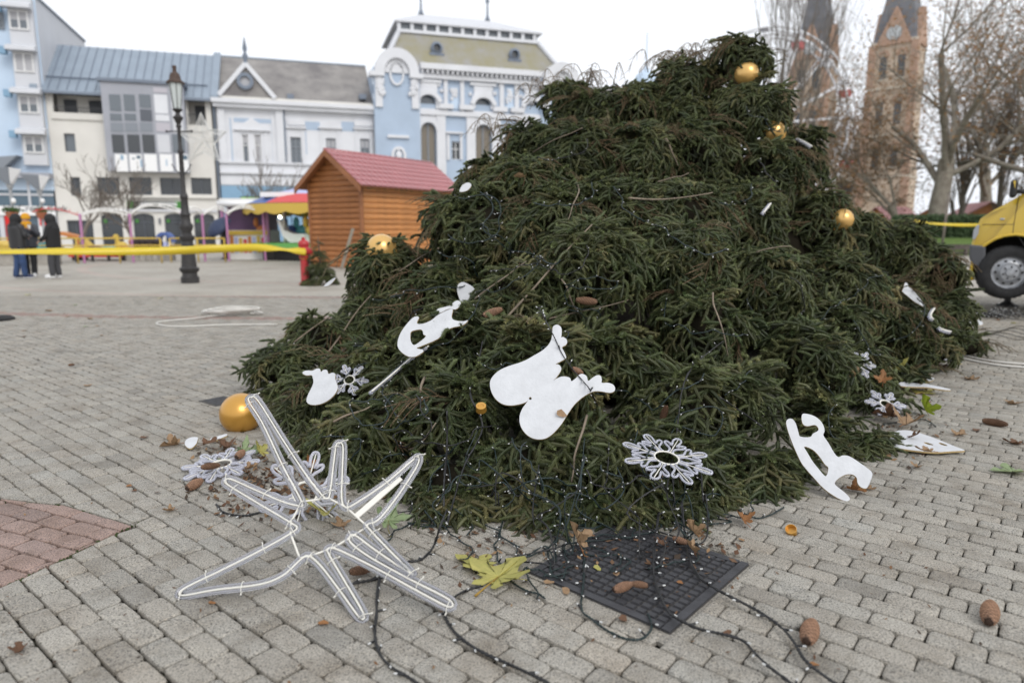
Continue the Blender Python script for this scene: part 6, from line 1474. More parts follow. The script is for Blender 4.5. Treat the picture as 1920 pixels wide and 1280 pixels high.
LOBES = [(1385, 122, 56, 58, 7.4), (1402, 215, 82, 80, 7.2), (1278, 165, 68, 55, 7.6), (1170, 205, 75, 58, 7.4), (1062, 200, 48, 46, 7.5), (1003, 276, 62, 50, 7.0), (928, 350, 64, 56, 6.8), (850, 415, 62, 58, 6.6), (748, 512, 60, 52, 6.2),
 (1300, 300, 85, 85, 6.9), (1190, 310, 85, 85, 6.7), (1080, 300, 85, 80, 6.7), (990, 372, 85, 80, 6.2), (1430, 330, 75, 75, 6.9), (1498, 310, 50, 78, 7.5), (1530, 420, 72, 75, 7.0), (1598, 455, 58, 68, 7.6), (1678, 468, 66, 66, 7.8), (1745, 518, 56, 66, 7.8), (1772, 592, 46, 52, 7.4),
 (1400, 440, 85, 85, 6.2), (1280, 420, 95, 85, 5.8), (1150, 430, 95, 85, 5.7), (1030, 460, 90, 80, 5.5), (900, 455, 88, 80, 5.8), (812, 545, 78, 70, 5.6), (685, 575, 66, 50, 5.9), (605, 635, 70, 46, 5.6), (528, 690, 66, 40, 5.35),
 (1100, 540, 110, 90, 4.8), (960, 560, 100, 85, 4.8), (1270, 530, 105, 90, 5.0), (1330, 625, 85, 105, 4.5), (1450, 560, 90, 85, 5.4), (1560, 560, 88, 85, 6.0), (1660, 600, 78, 76, 6.5), (1725, 655, 74, 46, 6.3), (860, 650, 100, 80, 4.5), (722, 670, 88, 62, 4.8), (608, 745, 84, 56, 4.5),
 (1490, 690, 88, 88, 4.7), (1600, 700, 72, 74, 5.2), (1130, 680, 108, 95, 4.15), (990, 720, 108, 90, 3.95), (1250, 760, 105, 95, 3.75), (1390, 770, 95, 85, 3.95), (1535, 785, 78, 62, 4.25), (860, 800, 108, 85, 3.65), (720, 812, 92, 68, 3.75), (610, 838, 52, 40, 3.9),
 (1000, 875, 108, 72, 3.3), (850, 905, 84, 50, 3.25), (1150, 868, 108, 74, 3.25), (1288, 878, 95, 62, 3.35), (1405, 882, 62, 42, 3.45), (725, 885, 50, 32, 3.5), (1590, 850, 40, 34, 4.05), (1650, 765, 42, 36, 4.8), (1700, 715, 40, 34, 5.6), (1810, 650, 36, 26, 6.9), (770, 735, 66, 52, 4.3), (1285, 232, 62, 52, 7.3), (1110, 222, 58, 50, 7.35), (1225, 215, 50, 45, 7.45), (660, 720, 60, 50, 4.55), (1560, 640, 80, 70, 5.4)]
LB = []; jr = random.Random(17)
for u, v, rx, ry, Y in LOBES:
    if 3.3 < Y < 7.0 and 420 < v < 860 and 620 < u < 1640:      # no two boughs lie alike
        u += jr.gauss(0, 15); v += jr.gauss(0, 15); f_j = jr.uniform(.84, 1.14); rx *= f_j * jr.uniform(.88, 1.06); ry *= f_j * jr.uniform(.95, 1.16)
    c = P(u, v, Y); k = Y / FPX * (.88 if Y > 6.5 else 1.0); a, b = rx * k, ry * k
    LB.append((c, Vector((a, .95 * (a + b) / 2 + .08, b))))
# the far side of the heap, out of the picture
for x, y, z, a, b, c in ((-.9, 7.2, .5, .9, .7, .6), (.2, 8.0, .9, 1.0, .8, 1.0), (1.4, 8.6, 1.2, 1.0, .8, 1.3), (2.6, 8.8, 1.3, 1.0, .8, 1.5), (3.6, 9.0, .9, 1.0, .8, 1.1), (4.6, 8.9, .5, .9, .8, .7)):
    LB.append((Vector((x, y, z)), Vector((a, b, c))))
NV = len(LOBES)
SHR = .86
LC = np.array([tuple(c) for c, r in LB]); LR = np.array([tuple(r) for c, r in LB]) 
def surf(u, v, scale=.98):
    d = np.array(tuple(ray(u, v))); o = np.array((0, 0, CAMH)); oc = (o - LC) / (LR * scale); dd = d / (LR * scale)
    A = (dd * dd).sum(1); B = 2 * (oc * dd).sum(1); Cc = (oc * oc).sum(1) - 1; D = B * B - 4 * A * Cc; ok = D > 0
    t = np.where(ok, (-B - np.sqrt(np.maximum(D, 0))) / (2 * A), 1e9); t = np.where(t > .3, t, 1e9); i = int(t.argmin())
    if t[i] > 1e8:
        g_ = G(u, v); return (g_, Vector((0, 0, 1)), False) if v > 470 else (None, None, False)
    p = Vector(tuple(o + d * t[i])); n = Vector(tuple((np.array(tuple(p)) - LC[i]) / LR[i] ** 2)).normalized()
    if p.z < .015: return G(u, v), Vector((0, 0, 1)), False
    return p, n, True
tree_base = Vector((2.0, 6.5, 0))
spruce = empty('fallen_spruce', tree_base, 0, 'huge toppled spruce heaped on the square, hung with light strings and ornaments', 'tree')
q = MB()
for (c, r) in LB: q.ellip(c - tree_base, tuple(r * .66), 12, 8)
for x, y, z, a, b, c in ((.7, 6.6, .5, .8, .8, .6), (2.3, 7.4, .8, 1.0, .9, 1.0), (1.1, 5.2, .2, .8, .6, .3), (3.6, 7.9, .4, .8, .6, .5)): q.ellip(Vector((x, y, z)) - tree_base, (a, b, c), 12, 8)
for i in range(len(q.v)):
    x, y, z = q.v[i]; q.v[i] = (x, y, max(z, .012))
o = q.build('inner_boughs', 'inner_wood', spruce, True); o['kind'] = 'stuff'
q = MB(); q.tube([Vector((4.4, 8.8, .5)) - tree_base, Vector((2.4, 7.0, .8)) - tree_base, Vector((.2, 5.0, .4)) - tree_base], [.26, .2, .1], 12); q.build('trunk', 'bark_dark', spruce, True)
rs_ = random.Random(42); inst = []
camv = CAM
for li, (c, r) in enumerate(LB):
    area = 4 * math.pi * ((r.x * r.y) ** 1.6 + (r.x * r.z) ** 1.6 + (r.y * r.z) ** 1.6) ** (1 / 1.6) / 3 ** (1 / 1.6)
    nearf = c.y < 4.7; per = .0185 if nearf else (.0170 if c.y < 6.1 else .0170)
    if li >= NV: per = .05
    n = int(area / per)
    for k in range(n):
        d = Vector((rs_.gauss(0, 1), rs_.gauss(0, 1), rs_.gauss(0, 1))).normalized()
        if d.z < -.65: continue
        deep = rs_.random() < .10; p = c + Vector((d.x * r.x, d.y * r.y, d.z * r.z)) * (.66 if deep else SHR); nn = Vector((d.x / r.x, d.y / r.y, d.z / r.z)).normalized()
        if p.z < .03: continue
        facing = nn.dot((camv - p).normalized())
        if facing < -.25 and rs_.random() < .65: continue
        dd = ((np.array(tuple(p)) - LC) / LR); ins = (dd * dd).sum(1); ins[li] = 9
        if ins.min() < (.40 if deep else .64): continue
        down = Vector((0, 0, -1)); tdn = down - nn * down.dot(nn)
        if tdn.length < .12: a = rs_.uniform(0, 6.283); tdn = Vector((math.cos(a), math.sin(a), -.1))
        tdn.normalize()
        side = nn.cross(tdn)
        dirv = (tdn * rs_.uniform(.55, 1.0) + nn * (rs_.uniform(.35, 1.15) if nearf else rs_.uniform(.25, .85)) + side * rs_.gauss(0, .42)).normalized()
        zax = (nn - dirv * nn.dot(dirv)); zax = zax.normalized() if zax.length > .05 else dirv.orthogonal().normalized()
        rl_ = rs_.gauss(0, .35); zax.rotate(Quaternion(dirv, rl_)); xax = dirv.cross(zax)
        hi = max(0.0, min(1.0, (c.y - 4.6) / 2.6)); top = max(0, nn.z)
        pr = rs_.random(); dryp = .012 + .15 * hi * (.3 + top)
        if pr < dryp + (.08 if deep else 0): vi = rs_.choice((8, 9))
        elif pr < dryp + .20: vi = rs_.choice((5, 6))
        elif pr < dryp + .55: vi = rs_.choice((0, 1, 2))
        elif nn.z < .15 and rs_.random() < .35: vi = 7
        else: vi = rs_.choice((3, 4))
        sc = rs_.uniform(.78, 1.12) * (1.30 if nearf else (1.28 if c.y < 6.1 else 1.38))
        base = p - dirv * (.13 * sc)
        if base.z + dirv.z * .3 * sc < .01: sc *= .7
        inst.append((base, Matrix((xax, dirv, zax)).transposed(), sc, vi, p.y * 1.0 - facing))
# shoots hanging over the bottom edge and lying on the paving round the foot of the heap
for k in range(300):
    u = rs_.uniform(470, 1660); 
    vb = np.interp(u, [430, 480, 560, 700, 800, 1000, 1200, 1300, 1420, 1500, 1600, 1660], [715, 760, 850, 925, 985, 1000, 995, 980, 945, 912, 885, 855]) + rs_.gauss(-14, 14)
    p, nn, hit = surf(u, vb - 26)
    if p is None or p.y > 8: continue
    dirv = Vector((rs_.gauss(0, .4) , -.75, rs_.uniform(-.75, -.05))).normalized(); zax = Vector((0, -.2, 1)); zax = (zax - dirv * zax.dot(dirv)).normalized()
    xax = dirv.cross(zax); sc = rs_.uniform(.75, 1.1); base = p - dirv * .10; base.z = max(base.z, .06)
    L3 = .30 * sc
    if base.z + dirv.z * L3 < .012: dirv.z = -(base.z - .012) / L3; dirv.normalize(); zax = (Vector((0, 0, 1)) - dirv * dirv.z).normalized(); xax = dirv.cross(zax)
    inst.append((base, Matrix((xax, dirv, zax)).transposed(), sc, rs_.choice((0, 1, 3, 5, 6, 7, 7, 7)), p.y - 1))
inst.sort(key=lambda t: t[4])
firsts = {}; rest = []; cnt = 0
for b, Rm, sc, vi, key in inst:
    if cnt < 300 or vi not in firsts:
        o = bpy.data.objects.new('branch', SPR[vi]); C.objects.link(o); o.parent = spruce; o.matrix_local = Matrix.LocRotScale(b - tree_base, Rm.to_quaternion(), Vector((sc, sc, sc))); firsts.setdefault(vi, o); cnt += 1
    else: rest.append((b, Rm, sc, vi))
def scatter(name, parent, origin, rest, firsts, fallback):
    me = bpy.data.meshes.new(name); me.from_pydata([tuple(b - origin) for b, *_ in rest], [], [])
    a = me.attributes.new('rot', 'FLOAT_VECTOR', 'POINT'); a.data.foreach_set('vector', np.array([tuple(r.to_euler()) for _, r, *_ in rest], dtype=np.float32).ravel())
    a = me.attributes.new('scl', 'FLOAT', 'POINT'); a.data.foreach_set('value', np.array([t[2] for t in rest], dtype=np.float32))
    keys = sorted(firsts); kid = {k: i for i, k in enumerate(keys)}
    a = me.attributes.new('vi', 'INT', 'POINT'); a.data.foreach_set('value', np.array([len(keys) - 1 - kid[t[3]] for t in rest], dtype=np.int32))
    o = link(name, me, None, parent); tr_ = bpy.data.node_groups.new(name, 'GeometryNodeTree')
    tr_.interface.new_socket('Geometry', in_out='INPUT', socket_type='NodeSocketGeometry'); tr_.interface.new_socket('Geometry', in_out='OUTPUT', socket_type='NodeSocketGeometry')
    N = tr_.nodes; L = tr_.links; gi = N.new('NodeGroupInput'); go = N.new('NodeGroupOutput'); ip = N.new('GeometryNodeInstanceOnPoints'); jn = N.new('GeometryNodeJoinGeometry')
    for k in keys:
        ob = N.new('GeometryNodeObjectInfo'); ob.inputs['Object'].default_value = firsts[k]; ob.inputs['As Instance'].default_value = True; ob.transform_space = 'ORIGINAL'; L.new(ob.outputs['Geometry'], jn.inputs[0])
    def na(nm, ty): x = N.new('GeometryNodeInputNamedAttribute'); x.data_type = ty; x.inputs[0].default_value = nm; return x.outputs[0]
    e2r = N.new('FunctionNodeEulerToRotation'); L.new(na('rot', 'FLOAT_VECTOR'), e2r.inputs[0])
    L.new(gi.outputs[0], ip.inputs['Points']); L.new(jn.outputs[0], ip.inputs['Instance']); ip.inputs['Pick Instance'].default_value = True
    L.new(na('vi', 'INT'), ip.inputs['Instance Index']); L.new(e2r.outputs[0], ip.inputs['Rotation']); L.new(na('scl', 'FLOAT'), ip.inputs['Scale']); L.new(ip.outputs[0], go.inputs[0])
    md = o.modifiers.new('scatter', 'NODES'); md.node_group = tr_; o['kind'] = 'stuff'; return o
scatter('foliage', spruce, tree_base, rest, firsts, 0)
print('sprays', len(inst))
# bare sticks and limbs lying over the heap
for (a, b, r_) in (((930, 612), (1112, 432), .009), ((905, 560), (990, 500), .006), ((985, 598), (1180, 560), .007), ((820, 690), (795, 745), .011), ((1240, 262), (1262, 310), .010), ((1090, 352), (1060, 420), .006), ((830, 460), (760, 520), .006), ((1240, 350), (1290, 340), .006), ((1060, 520), (1100, 600), .006), ((560, 640), (640, 590), .007), ((610, 660), (700, 560), .008), ((680, 640), (560, 700), .007), ((1110, 800), (1060, 900), .007), ((1000, 285), (1090, 250), .006), ((1180, 380), (1330, 372), .008), ((1330, 560), (1360, 660), .006), ((1420, 480), (1500, 470), .006), ((640, 800), (700, 770), .007), ((780, 835), (830, 790), .007)):
    pts = []
    for k in range(6):
        t = k / 5; p, n, h = surf(a[0] + (b[0] - a[0]) * t, a[1] + (b[1] - a[1]) * t)
        if p is None: continue
        pts.append(p + n * .05 - tree_base + Vector((random.gauss(0, .01), random.gauss(0, .01), random.gauss(0, .01))))
    if len(pts) > 3:
        pts = [pts[0]] + [(pts[i - 1] + pts[i] * 2 + pts[i + 1]) / 4 for i in range(1, len(pts) - 1)] + [pts[-1]]
        q = MB(); q.tube(smooth_path(pts, 3), [r_ * (1 - .5 * i / (3 * (len(pts) - 1))) for i in range(3 * (len(pts) - 1) + 1)], 6); q.build('bare_twig', 'twig_grey', spruce, True)
# wispy drooping twigs against the sky along the crest
q = MB(); rr = random.Random(12)
for (u, v, Y) in ((1095, 150, 7.5), (1110, 148, 7.5), (1280, 110, 7.6), (1262, 112, 7.6), (1310, 108, 7.6), (1240, 120, 7.6), (1000, 160, 7.4), (940, 240, 7), (1330, 118, 7.5)):
    for k in range(7):
        p = P(u + rr.gauss(0, 14), v + 16, Y); a = rr.uniform(-1.2, 1.2); h = rr.uniform(.08, .24); w_ = rr.choice((-1, 1)) * rr.uniform(.1, .35)
        pts = smooth_path([p - tree_base, p - tree_base + Vector((w_ * .3, rr.gauss(0, .05), h)), p - tree_base + Vector((w_ * .75, rr.gauss(0, .08), h * .85)), p - tree_base + Vector((w_ * 1.1, rr.gauss(0, .08), h * .2))], 4); q.tube(pts, [.006 - .004 * i / (len(pts) - 1) for i in range(len(pts))], 4)
        for i in range(2, len(pts), 1): q.tube([pts[i], pts[i] + Vector((rr.gauss(0, .04), rr.gauss(0, .04), -rr.uniform(.02, .10)))], [.003, .0015], 3)
o = q.build('crest_twigs', 'twig_grey', spruce, True); o['kind'] = 'stuff'
# small cut spruce standing by the hut
sp = G(600, 534); e = empty('small_spruce', sp, 0, 'small dark green spruce top propped beside the wooden hut', 'tree'); lo = []
rr = random.Random(31)
for k in range(70):
    z = rr.random() ** 1.3; a = rr.uniform(0, 6.283); r_ = (1 - z) * .42; d = Vector((math.cos(a), math.sin(a), -.25)).normalized(); zx = (Vector((0, 0, 1)) - d * d.z).normalized(); lo.append((Vector((math.cos(a) * r_ * .3, math.sin(a) * r_ * .3, .1 + z * .95)) , Matrix((d.cross(zx), d, zx)).transposed(), .5 + .9 * (1 - z), rr.choice((0, 1, 2, 3, 4))))
fs2 = {}
for b, Rm, sc, vi in lo[:5]: pass
scatter('foliage', e, Vector((0, 0, 0)), lo, firsts, 0)
q = MB(); q.tube([(0, 0, 0), (.03, 0, .6), (.0, 0, 1.15)], [.03, .02, .006], 8); q.build('trunk', 'bark_dark', e, True)
# ================================================================== ornaments on and round the spruce
from mathutils.geometry import tessellate_polygon
mat('board_white', (0.53, 0.54, 0.56), 0.6, var=0.08, vscale=12, bump=0.15, bscale=60)
mat('board_edge', (0.42, 0.31, 0.15), 0.7)
mat('gold', (0.55, 0.29, 0.055), 0.28, metal=0.55, spec=0.6, coat=0.25)
mat('gold_pale', (0.68, 0.42, 0.14), 0.25, metal=0.5, spec=0.6)
mat('rope_clear', (0.90, 0.91, 0.95), 0.12, trans=0.88, spec=0.5)
mat('rope_core', (0.34, 0.33, 0.36), 0.4)
mat('rope_violet', (0.72, 0.73, 0.82), 0.18, trans=0.6)
mat('frame_white', (0.70, 0.68, 0.62), 0.4)
mat('cable_green', (0.008, 0.020, 0.020), 0.45, spec=0.5)
mat('cable_black', (0.014, 0.014, 0.015), 0.45, spec=0.5)
mat('bulb_white', (0.72, 0.73, 0.72), 0.2, trans=0.3)
mat('cone_brown', (0.17, 0.095, 0.058), 0.75, attr='col', var=0.2, vscale=60)
mat('leaf_yellow', (0.47, 0.42, 0.13), 0.55, col2=(0.36, 0.35, 0.10), vscale=14, transl=0.2, attr='col')
mat('leaf_tan', (0.36, 0.24, 0.135), 0.65, col2=(0.24, 0.145, 0.08), vscale=18, transl=0.2, attr='col')
mat('leaf_orange', (0.33, 0.155, 0.055), 0.65, col2=(0.22, 0.10, 0.04), vscale=18, transl=0.2, attr='col')
mat('leaf_rust', (0.17, 0.085, 0.045), 0.7, col2=(0.10, 0.055, 0.032), vscale=18, transl=0.15, attr='col')
mat('leaf_sage', (0.30, 0.36, 0.20), 0.6, col2=(0.20, 0.27, 0.13), vscale=14, transl=0.2, attr='col')
mat('leaf_lime', (0.28, 0.36, 0.03), 0.55, transl=0.25, attr='col')
mat('grate_rubber', (0.045, 0.045, 0.050), 0.55, var=0.35, vscale=12, bump=0.2, bscale=80)
mat('grate_gap', (0.075, 0.07, 0.065), 0.8)

def zp(pts, org, s): return [(p[0] / s + org[0], p[1] / s + org[1]) for p in pts]
def plane_at(u, v, off=.05, tilt=(0, 0, 0), depth=None):
    p, n, h = surf(u, v)
    if p is None: p = P(u, v, 7.0)
    if depth is not None: p = P(u, v, depth)
    else: p = p - ray(u, v).normalized() * off
    return p
def board(name, loops, o, n, label, cat='ornament', th=.010):
    n = Vector(n).normalized(); X = Vector((0, 0, 1)).cross(n); X = X.normalized() if X.length > .1 else Vector((1, 0, 0)); Y = n.cross(X)
    L2 = [[((PL(u, v, o, n) - o).dot(X), (PL(u, v, o, n) - o).dot(Y)) for u, v in lp] for lp in loops]
    L2 = [[tuple(p)[:2] for p in smooth_path([Vector((a, b, 0)) for a, b in lp], 3, True)] for lp in L2]
    flat = [p for lp in L2 for p in lp]; tris = tessellate_polygon([[Vector((a, b, 0)) for a, b in lp] for lp in L2])
    q = MB(); N = len(flat); vs_ = [X * a + Y * b + n * th / 2 for a, b in flat] + [X * a + Y * b - n * th / 2 for a, b in flat]
    q.add(vs_, list(tris) + [tuple(N + i for i in reversed(t)) for t in tris]); b0 = 0
    for lp in L2:
        m = len(lp)
        for i in range(m): q.f.append([b0 + i, b0 + (i + 1) % m, N + b0 + (i + 1) % m, N + b0 + i]); q.m.append(1)
        b0 += m
    ob = q.build(name, ['board_white', 'board_edge'], None, loc=o)
    bm = bmesh.new(); bm.from_mesh(ob.data); bmesh.ops.recalc_face_normals(bm, faces=bm.faces); bm.to_mesh(ob.data); bm.free()
    return tag(ob, label, cat)
bellp = [(665, 265), (668, 230), (690, 213), (715, 215), (737, 240), (738, 290), (735, 312), (750, 310), (775, 325), (783, 350), (770, 375), (742, 392), (760, 430), (775, 468), (765, 485), (720, 510), (692, 525), (715, 530), (733, 550), (735, 570), (720, 600), (690, 640), (672, 657), (700, 640), (740, 625), (785, 628), (808, 640), (817, 662), (850, 640), (880, 610), (910, 605), (940, 625), (950, 660), (985, 635), (1020, 615), (1050, 620), (1060, 650), (1060, 675), (1110, 675), (1150, 690), (1166, 720), (1155, 745), (1120, 755), (1060, 745), (1010, 742), (965, 755), (900, 795), (840, 850), (790, 920), (740, 1000), (680, 1070), (620, 1115), (560, 1127), (500, 1115), (450, 1080), (415, 1030), (402, 980), (405, 930), (425, 880), (450, 845), (476, 808), (460, 825), (420, 842), (350, 855), (290, 852), (240, 830), (200, 790), (175, 740), (165, 690), (172, 650), (200, 610), (250, 570), (320, 540), (400, 515), (460, 490), (520, 455), (580, 420), (630, 375), (655, 330)]
hole = [(488 + 11 * math.cos(a), 800 + 11 * math.sin(a)) for a in [k * math.pi / 4 for k in range(8)]]
o1 = plane_at(1030, 720, .20)
N1 = Vector((-.05, -.74, .66)).normalized()
board('bell_ornament', [zp(bellp, (880, 560), 4.267), zp(hole, (880, 560), 4.267)], o1, N1, 'large white cut out board shaped like two bells on the front of the spruce')
# ribbon tied through the hole, dried leaf caught on the board
rh = [(1132, 170), (1145, 147), (1170, 148), (1190, 175), (1205, 225), (1217, 252), (1275, 255), (1292, 235), (1325, 215), (1318, 192), (1298, 183), (1260, 190), (1235, 180), (1225, 150), (1228, 120), (1245, 115), (1290, 125), (1330, 150), (1355, 185), (1362, 220), (1355, 245), (1385, 290), (1420, 350), (1445, 375), (1470, 365), (1510, 370), (1560, 400), (1610, 435), (1648, 470), (1640, 510), (1625, 545), (1610, 563), (1580, 555), (1560, 530), (1555, 500), (1530, 480), (1490, 480), (1450, 500), (1425, 525), (1430, 545), (1480, 585), (1510, 615), (1512, 632), (1490, 638), (1440, 620), (1360, 565), (1290, 490), (1230, 420), (1190, 340), (1150, 240)]
rhh = [(1240, 312), (1290, 330), (1330, 370), (1365, 420), (1385, 440), (1370, 490), (1330, 450), (1290, 400), (1260, 350)]
gp = G(1588, 938); o2 = gp + Vector((0, 0, .006))
board('rocking_horse_ornament', [zp(rh, (1120, 740), 3.2), zp(rhh, (1120, 740), 3.2)], o2, (-.15, -.72, .68), 'white rocking horse cut out leaning against the right front of the spruce')
rk = [(1050, 408), (1020, 402), (985, 425), (930, 490), (895, 550), (878, 610), (885, 655), (920, 695), (970, 722), (1020, 722), (1060, 700), (1085, 680), (1075, 665), (1030, 655), (1075, 635), (1200, 580), (1290, 500), (1400, 470), (1440, 432), (1400, 440), (1330, 430), (1310, 400), (1320, 345), (1280, 350), (1200, 390), (1150, 430), (1095, 455), (1042, 462), (1035, 442)]
rkh = [(990, 520), (1060, 505), (1080, 520), (1085, 545), (1105, 560), (1060, 600), (1010, 630), (985, 600), (980, 560)]
o3 = plane_at(800, 620, .16)
board('rocking_horse_ornament', [zp(rk, (540, 500), 4.267), zp(rkh, (540, 500), 4.267)], o3, (-.15, -.70, .70), 'white rocking horse cut out lying upside down high on the left of the spruce')
tl_ = [(1185, 375), (1190, 350), (1215, 335), (1290, 315), (1330, 285), (1360, 273), (1383, 290), (1375, 320), (1340, 345), (1310, 340), (1275, 345), (1225, 370)]
board('horse_tail_piece', [zp(tl_, (540, 500), 4.267)], plane_at(842, 575, .15), (-.1, -.75, .66), 'small curled white board piece just above the upside down rocking horse')
pl_ = [(1352, 180), (1365, 140), (1400, 125), (1440, 140), (1490, 175), (1490, 230), (1440, 290), (1410, 310), (1390, 300), (1365, 240)]
board('oval_ornament', [zp(pl_, (540, 500), 4.267)], plane_at(872, 550, .13), (.1, -.9, .4), 'white oval board half buried above the upside down rocking horse')
fg = [(118, 855), (130, 838), (165, 832), (195, 835), (230, 818), (258, 820), (265, 845), (285, 828), (315, 830), (325, 860), (355, 850), (380, 860), (380, 900), (400, 960), (390, 1000), (350, 1050), (290, 1090), (220, 1108), (170, 1100), (150, 1075), (160, 1030), (185, 980), (205, 930), (200, 890), (190, 870), (150, 872)]
board('bell_ornament', [zp(fg, (540, 500), 4.267)], plane_at(600, 730, .14), (-.1, -.7, .7), 'smaller white bell shaped board low on the left slope of the spruce')
sm_ = [(290, 155), (320, 125), (375, 90), (380, 100), (345, 140), (310, 160)]
board('narrow_ornament', [zp(sm_, (540, 500), 4.267)], P(620, 528, 6.2), (-.2, -.8, .5), 'narrow white board end sticking out beside the small spruce')
tb_ = [(395, 1095), (440, 1010), (530, 980), (640, 985), (780, 1020), (950, 1080), (1100, 1140), (1218, 1185), (1100, 1200), (900, 1222), (700, 1215), (500, 1195), (400, 1175)]
s1 = [(765, 1115), (800, 1112), (872, 1135), (860, 1142), (810, 1135)]; s2 = [(930, 1112), (960, 1110), (1025, 1135), (1010, 1142), (960, 1132)]
board('pointed_ornament', [zp(tb_, (1600, 640), 5.82), zp(s1, (1600, 640), 5.82), zp(s2, (1600, 640), 5.82)], G(1740, 835) + Vector((0, 0, .03)), (-.05, -.06, 1), 'flat pointed white board with two slots lying on the paving at the right')
for i, (pp, n_, lab) in enumerate(([[(590, 440), (620, 420), (760, 405), (870, 400), (880, 415), (850, 435), (740, 450), (620, 460)], (0, -.25, 1), 'upper of two splintered white boards on the paving at the right'], [[(500, 455), (600, 450), (740, 470), (760, 460), (880, 485), (1050, 525), (1040, 538), (930, 525), (800, 505), (640, 500), (520, 490)], (0, -.2, 1), 'lower and longer of two splintered white boards at the right'], [[(935, 180), (970, 170), (1060, 200), (1190, 235), (1150, 245), (1050, 225), (950, 195)], (0, -.2, 1), 'thin white board strip under the cable at the right edge of the spruce'])):
    c = zp(pp, (1600, 640), 5.82); cu, cvv = sum(p[0] for p in c) / len(c), max(p[1] for p in c)
    board('broken_board', [c], G(cu, cvv) + Vector((0, -.10, .05)), n_, lab, 'board')
wp = [(425, 775), (440, 735), (470, 770), (500, 800), (545, 860), (550, 880), (500, 855), (450, 815), (420, 790)]
board('jagged_ornament', [zp(wp, (1560, 300), 3.2)], plane_at(1712, 552, .10), (.1, -.85, .5), 'jagged white board on the far right slope of the spruce')
board('chipped_ornament', [[(862, 360), (867, 348), (878, 343), (884, 348), (876, 358)]], plane_at(880, 356, .12), (-.1, -.8, .5), 'tiny white board corner on the upper left slope of the spruce')
rp = [(310, 290), (330, 245), (385, 222), (445, 225), (440, 262), (425, 295), (380, 335), (340, 330)]
board('round_ornament', [zp(rp, (290, 780), 5.486)], G(358, 838) + Vector((0, 0, .03)), (0, -.3, 1), 'rounded white board on the paving left of the gold ball')
board('round_ornament', [zp([(570, 240), (640, 215), (735, 188), (745, 205), (690, 230), (600, 262)], (290, 780), 5.486)], G(410, 826) + Vector((0, 0, .03)), (0, -.3, 1), 'narrow white board strip under the big gold ball')
board('round_ornament', [zp([(850, 965), (810, 970), (830, 990), (880, 995), (905, 985), (890, 965)], (1560, 300), 3.2)], G(1828, 610) + Vector((0, 0, .03)), (0, -.3, 1), 'small white board beside the heap of wires near the van')

# ------------------------------------------------------------------ gold balls and caps
def ball(u, v, r, Y, m, lab, cap=None):
    c = P(u, v, Y); e = empty('gold_ball', (c.x, c.y, c.z), 0, lab, 'ornament', 'gold balls of the spruce')
    q = MB(); q.ellip((0, 0, 0), (r, r, r), 36, 24); q.build('ball', m, e, True)
    d = Vector(cap or (0, .6, .8)).normalized(); a = d.orthogonal().normalized(); b = d.cross(a)
    q = MB(); q.lathe([(r * .20, r * .95), (r * .20, r * 1.10), (r * .17, r * 1.12), (.001, r * 1.12)], 14, ax=(a, b, d)); cp = q.build('cap', 'gold', e, True, 40)
    q = MB(); q.tube([d * r * 1.12 + (a * math.cos(t) + d * (1 + math.sin(t))) * r * .08 for t in [k * math.pi / 5 for k in range(10)]], .003, 5, closed=True); q.build('loop', 'gold', cp, True)
gb = G(450, 812); ball(452, 775, .134, gb.y + .12, 'gold', 'big gold ball resting on the paving behind the light star', (.75, -.3, .6))
ball(716, 468, .135, 6.0, 'gold_pale', 'gold ball half hidden on the left shoulder of the spruce')
ball(1400, 140, .118, 7.10, 'gold_pale', 'topmost gold ball near the peak of the spruce heap')
ball(1450, 250, .120, 6.93, 'gold_pale', 'gold ball just below the topmost one on the right slope', (.5, .2, -.8))
ball(1579, 412, .106, 6.69, 'gold_pale', 'lowest gold ball on the far right slope of the spruce', (-.5, .2, -.8))
def cap_obj(c, r, d, lab, open_=False):
    d = Vector(d).normalized(); a = d.orthogonal().normalized(); b = d.cross(a)
    q = MB()
    if open_: q.lathe([(.001, 0), (r, 0), (r * 1.02, r * 1.1), (r * .92, r * 1.1), (r * .88, r * .25), (.001, r * .22)], 20, ax=(a, b, d))
    else: q.lathe([(.001, -r), (r * 1.05, -r), (r, 0), (r * .97, r * .25), (r * .55, r * .3), (r * .4, r * .12), (.001, r * .12)], 20, ax=(a, b, d))
    o = q.build('bauble_holder', 'gold', None, True, 40, loc=c); tag(o, lab, 'ornament cap')
cap_obj(plane_at(902, 762, .14), .026, (0, -.5, .85), 'small gold ornament cap hanging left of the large white bells')
cap_obj(G(1484, 999) + Vector((0, 0, .004)), .023, (-.35, -.45, .8), 'open gold ornament cap lying on the paving right of the grate', True)

